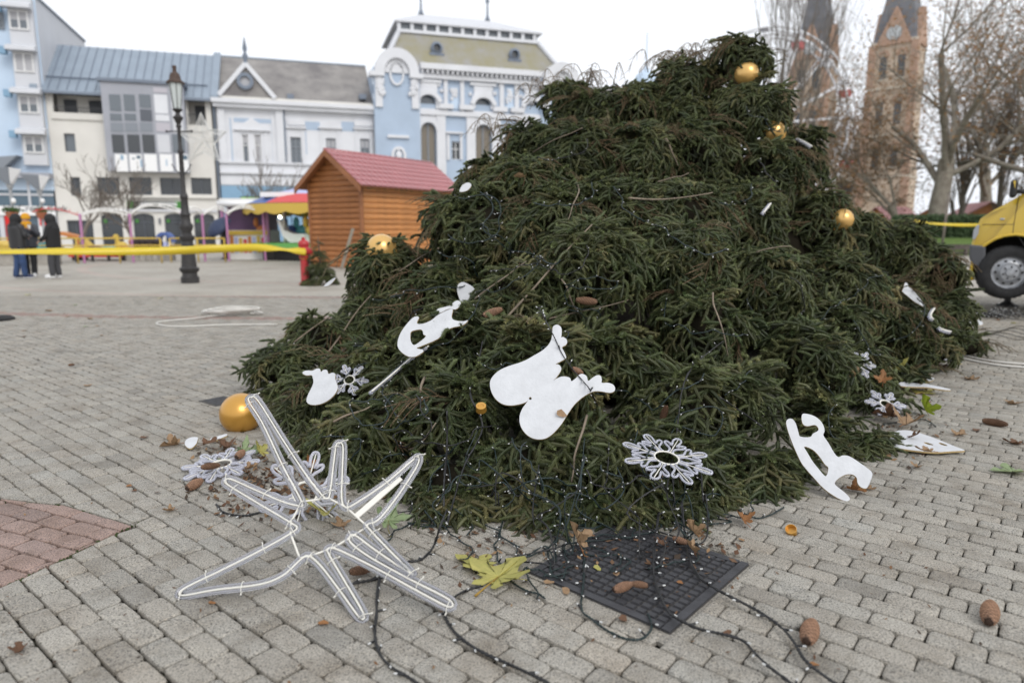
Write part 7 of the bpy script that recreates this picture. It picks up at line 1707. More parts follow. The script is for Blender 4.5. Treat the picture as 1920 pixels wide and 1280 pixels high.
# ------------------------------------------------------------------ rope light star
A_, B_ = G(345, 1118), G(690, 1163)
ab = (B_ - A_).normalized(); top = P(478, 745, 2.95)
nrm = ab.cross(top - A_).normalized(); 
if nrm.y > 0: nrm = -nrm
SO = A_ + Vector((0, 0, .012))
star = empty('light_star', SO, 0, 'large white rope light star leaning on the left front of the spruce', 'ornament')
sp_ = [(45, 1095), (90, 1062), (250, 985), (410, 905), (540, 835), (605, 795), (632, 770), (600, 745), (440, 650), (300, 565), (272, 540), (300, 528), (420, 580), (560, 640), (640, 660), (655, 640), (560, 460), (460, 250), (392, 140), (405, 118), (440, 140), (560, 330), (680, 510), (755, 605), (785, 625), (798, 590), (815, 450), (828, 360), (845, 348), (862, 368), (858, 500), (856, 630), (880, 668), (940, 640), (1080, 545), (1215, 430), (1240, 420), (1228, 470), (1130, 620), (1040, 730), (985, 755), (1000, 785), (1100, 890), (1208, 1000), (1175, 985), (1020, 880), (925, 810), (895, 815), (905, 850), (1000, 920), (1200, 1030), (1392, 1130), (1388, 1165), (1250, 1095), (1050, 985), (860, 890), (795, 872), (790, 900), (860, 1020), (962, 1195), (945, 1218), (850, 1090), (750, 960), (690, 912), (650, 930), (560, 1010), (440, 1055), (230, 1080), (70, 1108)]
sp3 = [PL(u, v, SO, nrm) - SO for u, v in zp(sp_, (320, 700), 2.667)]
def lift(p): return Vector((p.x, p.y, max(p.z, .002)))
dense = smooth_path(sp3, 5, True)
cen = sum(dense, Vector()) / len(dense)
def offs(pts, d):
    o = []; n = len(pts)
    for i, p in enumerate(pts):
        t = (pts[(i + 1) % n] - pts[i - 1]).normalized(); o.append(p + nrm.cross(t) * d)
    return o
q = MB(); q.tube(dense, .0036, 6, closed=True); q.build('wire_frame', 'frame_white', star, True)
for d in (-.0112, .0112):
    pts = offs(dense, d); q = MB(); q.tube(pts, .0060, 8, closed=True); tb2 = q.build('rope_tube', 'rope_clear', star, True)
    q = MB(); q.tube(pts, .0021, 5, closed=True); q.build('rope_core', 'rope_core', tb2, True)
zt_m = MB(); zt_m.tube([(.021 * math.cos(a), .011 * math.sin(a), 0) for a in [2 * math.pi * k / 12 for k in range(12)]], .0016, 5, closed=True); zt_m.box(.020, .030, -.002, .002, -.002, .002); ztm = zt_m.mesh('cable_tie', True); ztm.materials.append(M('frame_white'))
for i in range(8, len(dense), 9):
    t = (dense[(i + 1) % len(dense)] - dense[i - 1]).normalized(); X = nrm.cross(t).normalized(); o = link('cable_tie', ztm, None, star, dense[i]); o.rotation_euler = Matrix((X, nrm, X.cross(nrm))).transposed().to_euler()
ring = [PL(u, v, SO, nrm) - SO for u, v in zp([(600, 745), (655, 640), (790, 622), (880, 670), (985, 765), (905, 815), (815, 870), (690, 915), (645, 920), (600, 800)], (320, 700), 2.667)]
q = MB(); q.tube(ring, .0042, 6, closed=True); q.build('inner_ring', 'frame_white', star, True)
a, b = [PL(u, v, SO, nrm) - SO for u, v in zp([(925, 715), (1150, 520)], (320, 700), 2.667)]
dv = (b - a).normalized(); sv_ = nrm.cross(dv) * .012
q = MB(); q.add([a - sv_, b - sv_, b + sv_, a + sv_, a - sv_ - nrm * .004, b - sv_ - nrm * .004, b + sv_ - nrm * .004, a + sv_ - nrm * .004], [(0, 1, 2, 3), (4, 7, 6, 5), (0, 4, 5, 1), (1, 5, 6, 2), (2, 6, 7, 3), (3, 7, 4, 0)]); q.build('flat_bar', 'frame_white', star)

# ------------------------------------------------------------------ rope light snowflakes
def flake(name, c, n, R_, lab, arms=8, m='rope_violet', roll=0.0, tr=.008, pr=3):
    n = Vector(n).normalized(); X = n.orthogonal().normalized(); X.rotate(Quaternion(n, roll)); Y = n.cross(X)
    e = empty(name, c, 0, lab, 'ornament'); f = lambda x, y: X * x + Y * y
    q = MB(); q.tube([f(R_ * .27 * math.cos(a), R_ * .27 * math.sin(a)) for a in [2 * math.pi * k / 20 for k in range(20)]], tr * .8, 6, closed=True); q.build('centre_ring', 'frame_white', e, True)
    for k in range(arms):
        a = 2 * math.pi * k / arms; ca_, sa_ = math.cos(a), math.sin(a); g_ = lambda r, t: f(r * ca_ - t * sa_, r * sa_ + t * ca_)
        wv = R_ * .10; q = MB()
        q.tube(smooth_path([g_(R_ * .27, wv * .6), g_(R_ * .45, wv * .55), g_(R_ * .62, wv * 2.2), g_(R_ * .72, wv * 2.3), g_(R_ * .70, wv * 1.4), g_(R_ * .62, wv * .6), g_(R_ * .85, wv * .9), g_(R_ * .98, wv * .5), g_(R_ * .98, -wv * .5), g_(R_ * .85, -wv * .9), g_(R_ * .62, -wv * .6), g_(R_ * .70, -wv * 1.4), g_(R_ * .72, -wv * 2.3), g_(R_ * .62, -wv * 2.2), g_(R_ * .45, -wv * .55), g_(R_ * .27, -wv * .6)], 3), tr, 6); ar_ = q.build('arm', m, e, True)
        q = MB(); q.tube([g_(R_ * .27, 0), g_(R_ * .95, 0)], tr * .45, 5); q.build('arm_wire', 'frame_white', ar_, True)
    return e
flake('snowflake_ornament', plane_at(1250, 858, .24), (.10, -.22, .97), .205, 'white rope light snowflake on the lower front of the spruce left of the rocking horse', roll=.3, arms=8, tr=.0056)
flake('snowflake_ornament', G(415, 882) + Vector((0, 0, .035)), (-.05, -.12, 1), .20, 'pale rope light snowflake lying on the paving left of the star', roll=.1)
flake('snowflake_ornament', P(572, 925, 2.95), (.2, -.75, .6), .20, 'blue tinted rope light snowflake standing behind the large star', arms=6, roll=.5)
flake('snowflake_ornament', plane_at(655, 712, .10), (0, -.7, .7), .12, 'small white snowflake half buried right of the smaller bell board', arms=6, tr=.006)
flake('snowflake_ornament', plane_at(1660, 757, .14), (0, -.5, .8), .13, 'rope light snowflake half buried at the right foot of the spruce', arms=6)
flake('snowflake_ornament', plane_at(1612, 682, .09), (0, -.8, .5), .11, 'small white snowflake half buried on the right slope of the spruce', arms=6, tr=.006)
def rope_bit(pxs, lab, off=.12, r=.009, m='rope_violet', depth=None):
    pts = []
    for u, v in pxs: pts.append(plane_at(u, v, off, depth=depth))
    e = empty('rope_light_piece', pts[0], 0, lab, 'rope light'); q = MB(); q.tube(smooth_path([p - pts[0] for p in pts], 4), r, 8); q.build('tube', m, e, True)
    q = MB(); q.tube(smooth_path([p - pts[0] + Vector((.012, -.004, .012)) for p in pts], 4), r * .5, 6); q.build('wire', 'frame_white', e, True)
rope_bit([(800, 652), (767, 675), (730, 707), (694, 737)], 'straight pale rope light below the upside down rocking horse', .16, .010)
rope_bit([(1749, 580), (1742, 592), (1746, 600), (1757, 603), (1766, 599)], 'curled pale rope light high on the far right foot of the spruce', .10, .016)
rope_bit([(1754, 606), (1758, 616), (1768, 621), (1780, 624)], 'second curled rope light just below the first at the far right', .10, .016)
rope_bit([(1492, 262), (1505, 268), (1520, 277)], 'short white rope light on the upper right edge of the spruce', .05, .016)
rope_bit([(1428, 402), (1436, 392), (1442, 384)], 'short white rope light in a hollow of the upper right slope', .1, .014)

# ------------------------------------------------------------------ light strings
bh = MB(); bh.tube([(0, 0, 0), (0, 0, .017)], .0034, 6); bt = MB()
bhm = MB().tube([(0, 0, 0), (0, 0, .018)], .0036, 6).tube([(0, 0, .018), (0, 0, .027)], [.0030, .0022], 6, mi=1).mesh('bulb', True, 50); bhm.materials.append(M('cable_black')); bhm.materials.append(M('bulb_white'))
def string(pts, lab, r=.0026, gap=.085, m='cable_green', single_bulbs=False, seed=1, group=None, bulb=1.0, cat='light string'):
    rr = random.Random(seed); o0 = pts[0].copy(); pp = smooth_path([p - o0 for p in pts], 5); L_ = [0]
    for i in range(1, len(pp)): L_.append(L_[-1] + (pp[i] - pp[i - 1]).length)
    e = empty('light_string', o0, 0, lab, cat, group)
    q = MB(); q2 = MB(); h1, h2 = [], []
    for i, p in enumerate(pp):
        t = (pp[min(i + 1, len(pp) - 1)] - pp[max(i - 1, 0)]); t = t.normalized() if t.length > 1e-6 else Vector((1, 0, 0)); a = t.orthogonal().normalized(); a.rotate(Quaternion(t, L_[i] * 210)); h1.append(p + a * r * .8); h2.append(p - a * r * .8)
    q.tube(h1, r, 5); q.tube(h2, r, 5); q.build('cable', m, e, True)
    s_ = gap * rr.random(); bm_ = MB()
    while s_ < L_[-1]:
        i = max(1, next((k for k in range(len(L_)) if L_[k] >= s_), len(L_) - 1)); f = (s_ - L_[i - 1]) / max(1e-6, L_[i] - L_[i - 1]); p = pp[i - 1].lerp(pp[i], f); d = Vector((rr.gauss(0, 1), rr.gauss(-.4, .8), rr.gauss(.25, .7))).normalized()
        if (p + o0).z < .03: d.z = abs(d.z) * .3 + .05; d.normalize()
        if single_bulbs:
            o = link('bulb', bhm, None, e, p); o.rotation_euler = d.to_track_quat('Z', 'Y').to_euler(); o.scale = (bulb * 1.15,) * 3
        else:
            b = bulb; bm_.tube([p, p + d * .018 * b], .0036 * b, 5); bm_.tube([p + d * .018 * b, p + d * .026 * b], [.0030 * b, .0022 * b], 5, mi=1)
        s_ += gap * rr.uniform(.8, 1.2)
    if bm_.v: o = bm_.build('bulbs', ['cable_black', 'bulb_white'], e, True); o['kind'] = 'stuff'
def gpts(px, z=.006): return [G(u, v, z) for u, v in px]
string([P(838, 955, 2.72), P(826, 985, 2.6)] + gpts([(812, 1025), (790, 1048), (762, 1052), (738, 1052), (716, 1072), (708, 1110), (706, 1150), (703, 1190), (712, 1225), (735, 1250), (765, 1268), (800, 1292)]), 'black light string running from the tree past the right tip of the star', .0034, .075, 'cable_black', True, 1)
string(gpts([(905, 1097), (870, 1108), (845, 1125), (835, 1150), (845, 1175), (870, 1200), (905, 1222), (945, 1240), (985, 1258), (1020, 1275), (1045, 1292)]), 'black light string curving from under the yellow leaf to the lower edge', .0036, .075, 'cable_black', True, 2)
string([P(1278, 940, 2.85)] + gpts([(1284, 1000), (1290, 1040), (1310, 1080), (1345, 1105), (1390, 1128), (1430, 1150), (1468, 1178), (1490, 1205), (1508, 1235), (1540, 1262), (1580, 1290)], .02), 'black light string leaving the grate towards the lower right pine cone', .0036, .085, 'cable_black', True, 3)
string([P(1235, 960, 2.8)] + gpts([(1225, 1060), (1236, 1110), (1250, 1142), (1272, 1160), (1310, 1178), (1355, 1188), (1392, 1200), (1420, 1228), (1450, 1255), (1500, 1292)], .02), 'black light string crossing the grate corner to the lower edge', .0036, .085, 'cable_black', True, 4)
string([P(1098, 960, 2.8)] + gpts([(1096, 1030), (1094, 1090), (1090, 1140), (1110, 1160), (1140, 1182), (1175, 1197), (1205, 1196), (1222, 1175), (1215, 1150)], .008), 'dark green light string looping over the front corner of the grate', .0028, .09, 'cable_green', True, 5)
string(gpts([(405, 945), (420, 960), (450, 966), (480, 962), (510, 950), (540, 938)], .006), 'short black light string on the paving under the left arm of the star', .0034, .06, 'cable_black', True, 6)
string(gpts([(650, 1095), (690, 1088), (720, 1080), (760, 1058)], .006), 'black cable stub with bulbs by the pine cone beneath the star', .0034, .07, 'cable_black', True, 7)
# strings draped over the spruce
ORD = ['first', 'second', 'third', 'fourth', 'fifth', 'sixth', 'seventh', 'eighth', 'ninth', 'tenth', 'eleventh', 'twelfth', 'thirteenth', 'fourteenth', 'fifteenth', 'sixteenth', 'seventeenth', 'eighteenth', 'nineteenth', 'twentieth', 'twenty first', 'twenty second']
def pxl(p):
    d = p - CAM; z = d.y * CP - d.z * SP; return 960 + FPX * d.x / z, 640 - FPX * (d.y * SP + d.z * CP) / z
def ranked(items, fmt):
    items = sorted(items, key=lambda t: t[0]); return {id(t[1]): fmt(ORD[i]) for i, t in enumerate(items)}
rr = random.Random(91)
def walk(u, v, n, hd, step=15, wob=.55, off=.12):
    px = []
    for k in range(n): px.append((u, v)); hd += rr.gauss(0, wob); u += step * math.cos(hd); v += step * math.sin(hd) * .8 + 2.2
    pts = []
    for a, b in px:
        p, nn, h = surf(a, b, 1.0)
        if p is None: continue
        p = p - ray(a, b).normalized() * off if h else p + Vector((0, 0, .008))
        if p.z < .008: p.z = .008
        pts.append(p)
    res = []
    for p in pts:
        if res and (p - res[-1]).length > .55: break
        res.append(p)
    return res
starts = [(600, 640, 28, .2), (700, 560, 30, .3), (820, 470, 26, .9), (900, 420, 28, .4), (760, 620, 30, .2), (640, 720, 26, .1), (900, 560, 30, .6), (1000, 480, 30, .0), (1100, 460, 34, .1), (1060, 580, 30, .3), (1180, 600, 28, .9), (1250, 560, 30, 1.2), (1330, 650, 30, 1.2), (1400, 560, 28, .8), (1480, 600, 30, .9), (1560, 620, 26, .9), (1300, 430, 24, .2), (1000, 380, 22, .5), (1150, 350, 22, .2), (900, 680, 30, .3), (780, 740, 30, .1), (700, 800, 28, .4), (860, 830, 28, .9), (960, 820, 30, 1.0), (1080, 780, 28, .7), (1180, 720, 30, .4), (1280, 800, 28, .4), (1360, 740, 30, .5), (1440, 680, 28, .9), (1540, 720, 24, .8), (1620, 520, 22, .9), (1690, 560, 22, .6), (1420, 300, 18, 1.2), (1500, 420, 22, 1.0), (860, 900, 22, .3), (1000, 900, 24, .4), (1100, 880, 24, .6), (1200, 900, 22, .2), (1320, 700, 20, 2.2), (1240, 640, 26, 2.4), (580, 800, 18, .3), (1020, 940, 16, 1.2), (940, 930, 18, .9), (1560, 450, 20, .8), (1650, 480, 22, .7), (1720, 560, 18, .9), (1350, 380, 22, .6), (1240, 280, 20, .5), (1100, 260, 18, .7), (1400, 200, 16, 1.2), (900, 360, 18, .6), (840, 440, 20, .9), (1480, 520, 22, .7), (1600, 600, 20, .9), (1420, 620, 24, 1.3)]
draped = []
for i, (u, v, n, hd) in enumerate(starts):
    pts = walk(u, v, n, hd)
    if len(pts) >= 6: draped.append((i, pts))
cells = {}
for i, pts in draped:
    uv = [pxl(p) for p in pts]; mu = sum(a for a, b in uv) / len(uv); mv = sum(b for a, b in uv) / len(uv)
    cells.setdefault((('upper' if mv < 560 else ('middle' if mv < 760 else 'lower')), ('left' if mu < 860 else ('front' if mu < 1260 else 'right'))), []).append((mu, pts))
labs = {}
for (va, ha), it in cells.items(): labs.update(ranked(it, lambda o: o + ' fairy light string from the left on the ' + va + ' ' + ha + ' of the spruce'))
for i, pts in draped:
    near_ = pts[0].y < 5
    string(pts, labs[id(pts)], .0025 if near_ else .0034, .12, 'cable_green' if i % 4 else 'cable_black', False, 200 + i, 'light strings draped over the spruce', 1.0 if near_ else 1.35)
# loops hanging from the lowest boughs
hang = []
for i in range(19):
    u = 775 + i * 30 + rr.gauss(0, 12); v0 = rr.uniform(800, 930); u2 = u + rr.gauss(0, 90); vb = rr.uniform(975, 1070) if 980 < u < 1340 else rr.uniform(955, 1000)
    p0, nn, h = surf(u, v0, 1.0); p0 = p0 - ray(u, v0).normalized() * .07; g_ = G((u + u2) / 2, vb, .012); p2, nn, h = surf(u2, v0 + rr.uniform(-15, 40), 1.0); p2 = p2 - ray(u2, v0).normalized() * .07
    j = lambda s_: Vector((rr.gauss(0, s_), rr.gauss(-.02, s_ * .5), rr.gauss(0, s_)))
    pts = [p0] + [p0.lerp(g_, t) + j(.055) for t in (.2, .4, .6, .8)] + [g_, g_ + Vector((rr.gauss(0, .08), rr.gauss(.02, .05), 0)), g_ + Vector((rr.gauss(0, .15), rr.gauss(.06, .05), 0))]
    if rr.random() < .55: pts += [g_.lerp(p2, t) + j(.05) for t in (.3, .6)] + [p2]
    for p in pts: p.z = max(p.z, .008 + rr.random() * .012)
    hang.append((u, pts))
labs = ranked(hang, lambda o: o + ' from the left of the fairy light strings hanging at the foot of the spruce')
for i, (u, pts) in enumerate(hang): string(pts, labs[id(pts)], .0022, .15, 'cable_green' if i % 3 else 'cable_black', False, 400 + i, 'light strings hanging at the foot of the spruce')
tang = []
for i in range(13):
    u, v = rr.uniform(800, 1330), rr.uniform(985, 1075); u0 = u; hd = rr.uniform(0, 6.28); px = []
    for k in range(rr.randrange(8, 16)): px.append((u, v)); hd += rr.gauss(0, .7); u += 14 * math.cos(hd); v += 8 * math.sin(hd)
    tang.append((u0, gpts(px, .010 + .002 * (i % 5))))
labs = ranked(tang, lambda o: o + ' from the left of the light strings tangled on the paving behind the drain cover')
for i, (u, pts) in enumerate(tang): string(pts, labs[id(pts)], .0022, .14, 'cable_green', False, 500 + i, 'light strings tangled on the paving')
# cable lying across the large bells
string([plane_at(1010, 575, .14)] + [PL(u, v, o1, N1) + N1 * .012 for u, v in ((1028, 612), (1042, 640), (1052, 662), (1066, 684), (1082, 704), (1098, 722), (1107, 735))] + [plane_at(1125, 770, .10)], 'black cable crossing the two upper tips of the large white bells', .0022, .11, 'cable_black', True, 8)
# tall black cables hanging in the front
for (px, lab) in (([(905, 640), (893, 700), (882, 740), (905, 800), (872, 870), (850, 940), (838, 985)], 'thick black cable hanging left of the large white bells'), ([(838, 770), (838, 840), (833, 900), (832, 960)], 'thick black cable hanging down the left front of the spruce'), ([(1355, 640), (1290, 700), (1270, 800), (1262, 900), (1268, 960)], 'thick black cable hanging above the grate'), ([(1350, 745), (1395, 775), (1430, 800)], 'thick black cable slanting towards the rocking horse')):
    pts = []
    for u, v in px: p, n, h = surf(u, v, 1.0); p = p - ray(u, v).normalized() * (.15 if 'white bells' in lab and 'crossing' in lab else .10); pts.append(Vector((p.x, p.y, max(p.z, .012))))
    string(pts, lab, .0032, .14, 'cable_black', False, 77, None, 1.0, 'cable')
# heap of wires near the van
c = G(1868, 595); e = empty('wire_heap', c, 0, 'heap of tangled black light wires on the paving below the van wheel', 'cable')
q = MB(); b_ = MB()
for k in range(46):
    a0 = rr.uniform(0, 6.28); cx, cy = rr.gauss(0, .32), rr.gauss(0, .14); R0 = rr.uniform(.05, .22); pts = [Vector((cx + R0 * math.cos(a0 + t * .6) * rr.uniform(.8, 1.2), cy + R0 * .7 * math.sin(a0 + t * .6), .012 + abs(rr.gauss(0, .05)))) for t in range(10)]; q.tube(smooth_path(pts, 3), .004, 4)
    for t in range(4): p = pts[rr.randrange(10)]; b_.ellip(p + Vector((0, -.01, .012)), (.008, .008, .008), 5, 4)
o = q.build('wires', 'cable_black', e, True); o['kind'] = 'stuff'; o = b_.build('bulbs', 'bulb_white', e, True); o['kind'] = 'stuff'
for k in range(5):
    pts = [G(1840 + k * 3 + t * 14, 616 + k * 4 + 5 * math.sin(t * .9 + k), .008 + .002 * k) for t in range(9)]; q = MB(); q.tube(smooth_path(pts, 3), .0045, 5); o = q.build('thin_cable', 'cable_black', None, True); tag(o, ORD[k] + ' thin dark cable on the paving below the wire heap, counted from the back', 'cable', 'thin cables below the wire heap')
for k, (dv, lab) in enumerate(((0, 'upper strand of the pale rope running from the spruce to the right edge'), (6, 'lower strand of the pale rope running from the spruce to the right edge'))):
    pts = [G(1728, 652 + dv * .5, .05), G(1775, 659 + dv * .6, .03), G(1820, 669 + dv, .012), G(1870, 678 + dv, .012), G(1940, 684 + dv, .012)]; q = MB(); q.tube(smooth_path(pts, 6), .010, 6); o = q.build('pale_rope', 'white_hose', None, True); tag(o, lab, 'rope')

# ------------------------------------------------------------------ rubber grate in the paving
gr = empty('drain_cover', GRATE_O, math.atan2(gx.y, gx.x), 'black ribbed drain cover set in the paving in front of the spruce', 'drain cover')
q = MB(); q.box(0, gw, 0, GRD, -.02, -.006); q.build('base_plate', 'grate_gap', gr)
for (a, b, c, d) in ((-.06, gw + .06, -.06, -.002), (-.06, gw + .06, GRD + .002, GRD + .06), (-.06, -.002, -.001, GRD + .001), (gw + .002, gw + .06, -.001, GRD + .001)):
    q = MB(); q.c = []; q.box(a, b, c, d, -.02, -.007, 0, (GREY[0] * .8, GREY[1] * .8, GREY[2] * .8, 1)); q.build('concrete_collar', 'paving', gr)
fwd = .035
for (a, b, c, d) in ((0, gw, 0, fwd), (0, gw, GRD - fwd, GRD), (0, fwd, fwd + .001, GRD - fwd - .001), (gw - fwd, gw, fwd + .001, GRD - fwd - .001)):
    q = MB(); q.box(a + .002, b - .002, c + .002, d - .002, -.018, .0005); o = q.build('rim_bar', 'grate_rubber', gr)
NX, NY = 15, 13; pw, pd = (gw - 2 * fwd) / NX, (GRD - 2 * fwd) / NY
tp = MB(); tp.add([(.004, .003, -.006), (pw - .004, .003, -.006), (pw - .004, pd - .003, -.006), (.004, pd - .003, -.006), (.007, .006, .003), (pw - .007, .006, .003), (pw - .007, pd - .006, .003), (.007, pd - .006, .003)], [(4, 5, 6, 7), (0, 1, 5, 4), (1, 2, 6, 5), (2, 3, 7, 6), (3, 0, 4, 7)]); tpm = tp.mesh('tread_pad'); tpm.materials.append(M('grate_rubber'))
for i in range(NX):
    for j in range(NY): link('tread_pad', tpm, None, gr, (fwd + i * pw, fwd + j * pd, random.gauss(0, .0006)))
# small cover left of the gold ball
a = G(372, 752); e = empty('drain_cover', a, HEAD, 'small grey drain cover flush with the paving behind the gold ball', 'drain cover')
q = MB(); q.box(0, .26, 0, .20, -.02, .004); q.build('plate', 'grate_gap', e)
for k in range(6): q = MB(); q.box(.02 + k * .038, .045 + k * .038, .02, .18, .004, .007); q.build('rib', 'grate_rubber', e)
p = G(2, 600); q = MB(); q.lathe([(.22, 0), (.22, .03), (.16, .06), (.001, .065)], 14, org=p - Vector((.06, 0, 0))); o = q.build('black_foot', 'tyre', None, True, 40); tag(o, 'flat black rubber foot on the paving at the left edge', 'foot')
# ================================================================== leaves and cones
def leaf_mesh(seed, curl=.3, lobes=True, res=5):
    rr = random.Random(seed); pts = []
    # palmate outline: five pointed lobes, toothed
    tips = [(-150, .62), (-82, .82), (0, 1.0), (82, .82), (150, .62)]; out_ = []
    seq = []
    for i, (a, l) in enumerate(tips):
        a0 = a
        w_ = 25 if i in (1, 2, 3) else 18
        seq += [(a0 - w_ * 1.1, l * .52), (a0 - w_ * .75, l * .70), (a0 - w_ * .95, l * .74), (a0 - w_ * .45, l * .86), (a0, l), (a0 + w_ * .45, l * .86), (a0 + w_ * .95, l * .74), (a0 + w_ * .75, l * .70), (a0 + w_ * 1.1, l * .52)]
        if i < 4: seq += [((a0 + tips[i + 1][0]) / 2, .46)]
    seq += [(176, .18)]
    seq = [(-176, .18)] + seq
    P2 = [(l * rr.uniform(.93, 1.06) * math.sin(R(a)) * .5, l * math.cos(R(a)) * .5) for a, l in seq]
    q = MB(); q.c = []; n = len(P2); rings = (.0, .35, .68, 1.0); vs_ = []; cs_ = []
    fold = rr.uniform(.3, 1.0) * curl; ax = rr.uniform(0, 6.28); tw = rr.gauss(0, .4) * curl
    for f in rings[1:]:
        for x, y in P2:
            X, Y = x * f, y * f; d = X * math.cos(ax) + Y * math.sin(ax); z = fold * (abs(X) * .7 + 1.6 * d * d) + .35 * curl * (X * X + Y * Y) * (1 + math.sin(5 * math.atan2(Y, X) + seed)) + tw * X * Y + rr.gauss(0, .006)
            vs_.append((X, Y, z)); k = rr.uniform(.85, 1.12) * (1 - .25 * (f == 1.0) * rr.random()); cs_.append((k, k, k, 1))
    vs_.append((0, 0, 0)); cs_.append((1.1, 1.1, 1.05, 1)); c0 = len(vs_) - 1
    fs_ = [(c0, (i + 1) % n, i) for i in range(n)]
    for r_ in range(2):
        for i in range(n): fs_.append((r_ * n + i, r_ * n + (i + 1) % n, (r_ + 1) * n + (i + 1) % n, (r_ + 1) * n + i))
    q.v = vs_; q.f = [list(f) for f in fs_]; q.m = [0] * len(fs_); q.c = cs_
    mz = min(v[2] for v in q.v); q.v = [(a, b, c - mz) for a, b, c in q.v]
    # veins and stalk
    for a, l in tips: q.tube([(0, 0, -mz + .004), (l * .42 * math.sin(R(a)), l * .42 * math.cos(R(a)), next(v[2] for v in q.v[n:n + 1]) * 0 - mz + .35 * curl * .04 + .008)], [.007, .003], 3, col=(1.35, 1.3, 1.1, 1)) if curl < .35 else None
    q.tube([(0, 0, -mz), (rr.gauss(0, .03), -.22, .02 + (-mz) * .5), (rr.gauss(0, .06), -.42, .015)], [.011, .009, .014], 5, col=(.9, .6, .35, 1))
    return q.mesh('leaf', True)
LM = {'flat': [leaf_mesh(1, .12), leaf_mesh(2, .2)], 'curl': [leaf_mesh(3, .8), leaf_mesh(4, 1.0), leaf_mesh(5, .7)], 'scrap': []}
def scrap(seed):
    rr = random.Random(seed); q = MB(); q.c = []; n = 9; cr = rr.uniform(.4, 1.2); P2 = [(.5 * rr.uniform(.55, 1) * math.cos(2 * math.pi * k / n), .3 * rr.uniform(.5, 1) * math.sin(2 * math.pi * k / n)) for k in range(n)]
    vs_ = [(x, y, cr * y * y * 1.6 + rr.uniform(0, .06)) for x, y in P2] + [(x * .5, y * .5, cr * y * y * .4 + rr.uniform(0, .03)) for x, y in P2] + [(0, 0, 0.01)]
    q.add(vs_, [(i, (i + 1) % n, n + (i + 1) % n, n + i) for i in range(n)] + [(n + i, n + (i + 1) % n, 2 * n) for i in range(n)], 0, (1, 1, 1, 1)); return q.mesh('leaf_scrap', True)
LM['scrap'] = [scrap(k) for k in range(5)]
_lm = {}
def leaf(u, v, px, kind, m, lab, rot=None, z=.003, tilt=(0, 0), on=None, name='fallen_leaf', group=None):
    rr = random.Random(int(u * 7 + v)); base = rr.choice(LM[kind]); key = (base.name, m)
    if key not in _lm: me = base.copy(); me.materials.append(M(m)); _lm[key] = me
    p = on if on is not None else G(u, v, z); s_ = px * (p - CAM).dot(Vector((0, CP, -SP))) / FPX
    o = link(name, _lm[key], None, None, p); o.scale = (s_,) * 3; o.rotation_euler = (R(tilt[0]), R(tilt[1]), rot if rot is not None else rr.uniform(0, 6.28))
    tag(o, lab, 'leaf', group); return o
leaf(935, 1082, 175, 'flat', 'leaf_yellow', 'big yellow green leaf lying flat on the paving left of the drain cover', R(-35), .012, (4, -6))
leaf(898, 1056, 110, 'flat', 'leaf_yellow', 'yellowish leaf tucked behind the big yellow green one', R(60), .008, (0, 8))
leaf(612, 962, 95, 'curl', 'leaf_yellow', 'yellow green curled leaf behind the notch of the light star', R(200), .02, (15, 0))
leaf(728, 975, 85, 'curl', 'leaf_sage', 'dull green leaf under the right arm of the light star', R(20), .05, (40, 20))
leaf(326, 834, 52, 'curl', 'leaf_tan', 'tan curled leaf left of the rounded white board')
leaf(388, 832, 42, 'curl', 'leaf_rust', 'dark brown leaf leaning on the rounded white board', None, .03)
leaf(425, 838, 55, 'curl', 'leaf_rust', 'reddish brown leaf below the big gold ball', None, .02)
leaf(455, 850, 60, 'curl', 'leaf_sage', 'dull green curled leaf below the big gold ball', None, .03)
leaf(488, 845, 50, 'curl', 'leaf_yellow', 'upright ochre leaf between the gold ball and the star', None, .05, (50, 0))
leaf(398, 864, 50, 'flat', 'leaf_sage', 'pale green leaf behind the snowflake on the paving')
leaf(468, 878, 34, 'curl', 'leaf_tan', 'tan leaf lying on the snowflake left of the star', None, .06)
leaf(320, 957, 30, 'curl', 'leaf_tan', 'small tan leaf on the open paving left of the star')
leaf(418, 968, 14, 'scrap', 'leaf_rust', 'tiny brown leaf scrap under the left arm of the star')
leaf(398, 1130, 22, 'scrap', 'leaf_orange', 'small orange leaf scrap below the left tip of the star')
leaf(607, 1169, 26, 'scrap', 'leaf_orange', 'small orange leaf scrap left of the bottom tip of the star')
leaf(36, 1220, 46, 'curl', 'leaf_rust', 'curled dark brown leaf at the lower left corner')
leaf(520, 885, 60, 'curl', 'leaf_orange', 'rust coloured leaf behind the upper arm of the star', None, .04, (30, 0))
leaf(580, 870, 40, 'curl', 'leaf_orange', 'orange leaf between the two upper arms of the star', None, .10, (60, 0))
leaf(640, 985, 50, 'curl', 'leaf_tan', 'tan curled leaf inside the light star')
leaf(1082, 1012, 75, 'curl', 'leaf_tan', 'tan leaf hanging in the wires behind the drain cover', R(70), .08, (60, 10))
leaf(1060, 1108, 34, 'scrap', 'leaf_tan', 'tan leaf piece at the left corner of the drain cover')
leaf(1030, 1092, 30, 'scrap', 'leaf_tan', 'small tan leaf piece left of the drain cover')
leaf(1120, 1065, 30, 'scrap', 'leaf_yellow', 'small yellowish leaf on the drain cover')
leaf(1155, 1075, 26, 'scrap', 'leaf_tan', 'small tan leaf in the middle of the drain cover')
leaf(1298, 1030, 46, 'curl', 'leaf_tan', 'pale curled leaf at the back of the drain cover', None, .03, (40, 0))
leaf(1302, 998, 56, 'curl', 'leaf_tan', 'tan leaf in the wires above the drain cover', None, .05, (50, 20))
leaf(1396, 975, 50, 'curl', 'leaf_orange', 'brown folded leaf under the right front of the spruce', R(20), .02, (20, 0))
leaf(1240, 1020, 40, 'curl', 'leaf_rust', 'dark leaf among wires on the drain cover', None, .03)
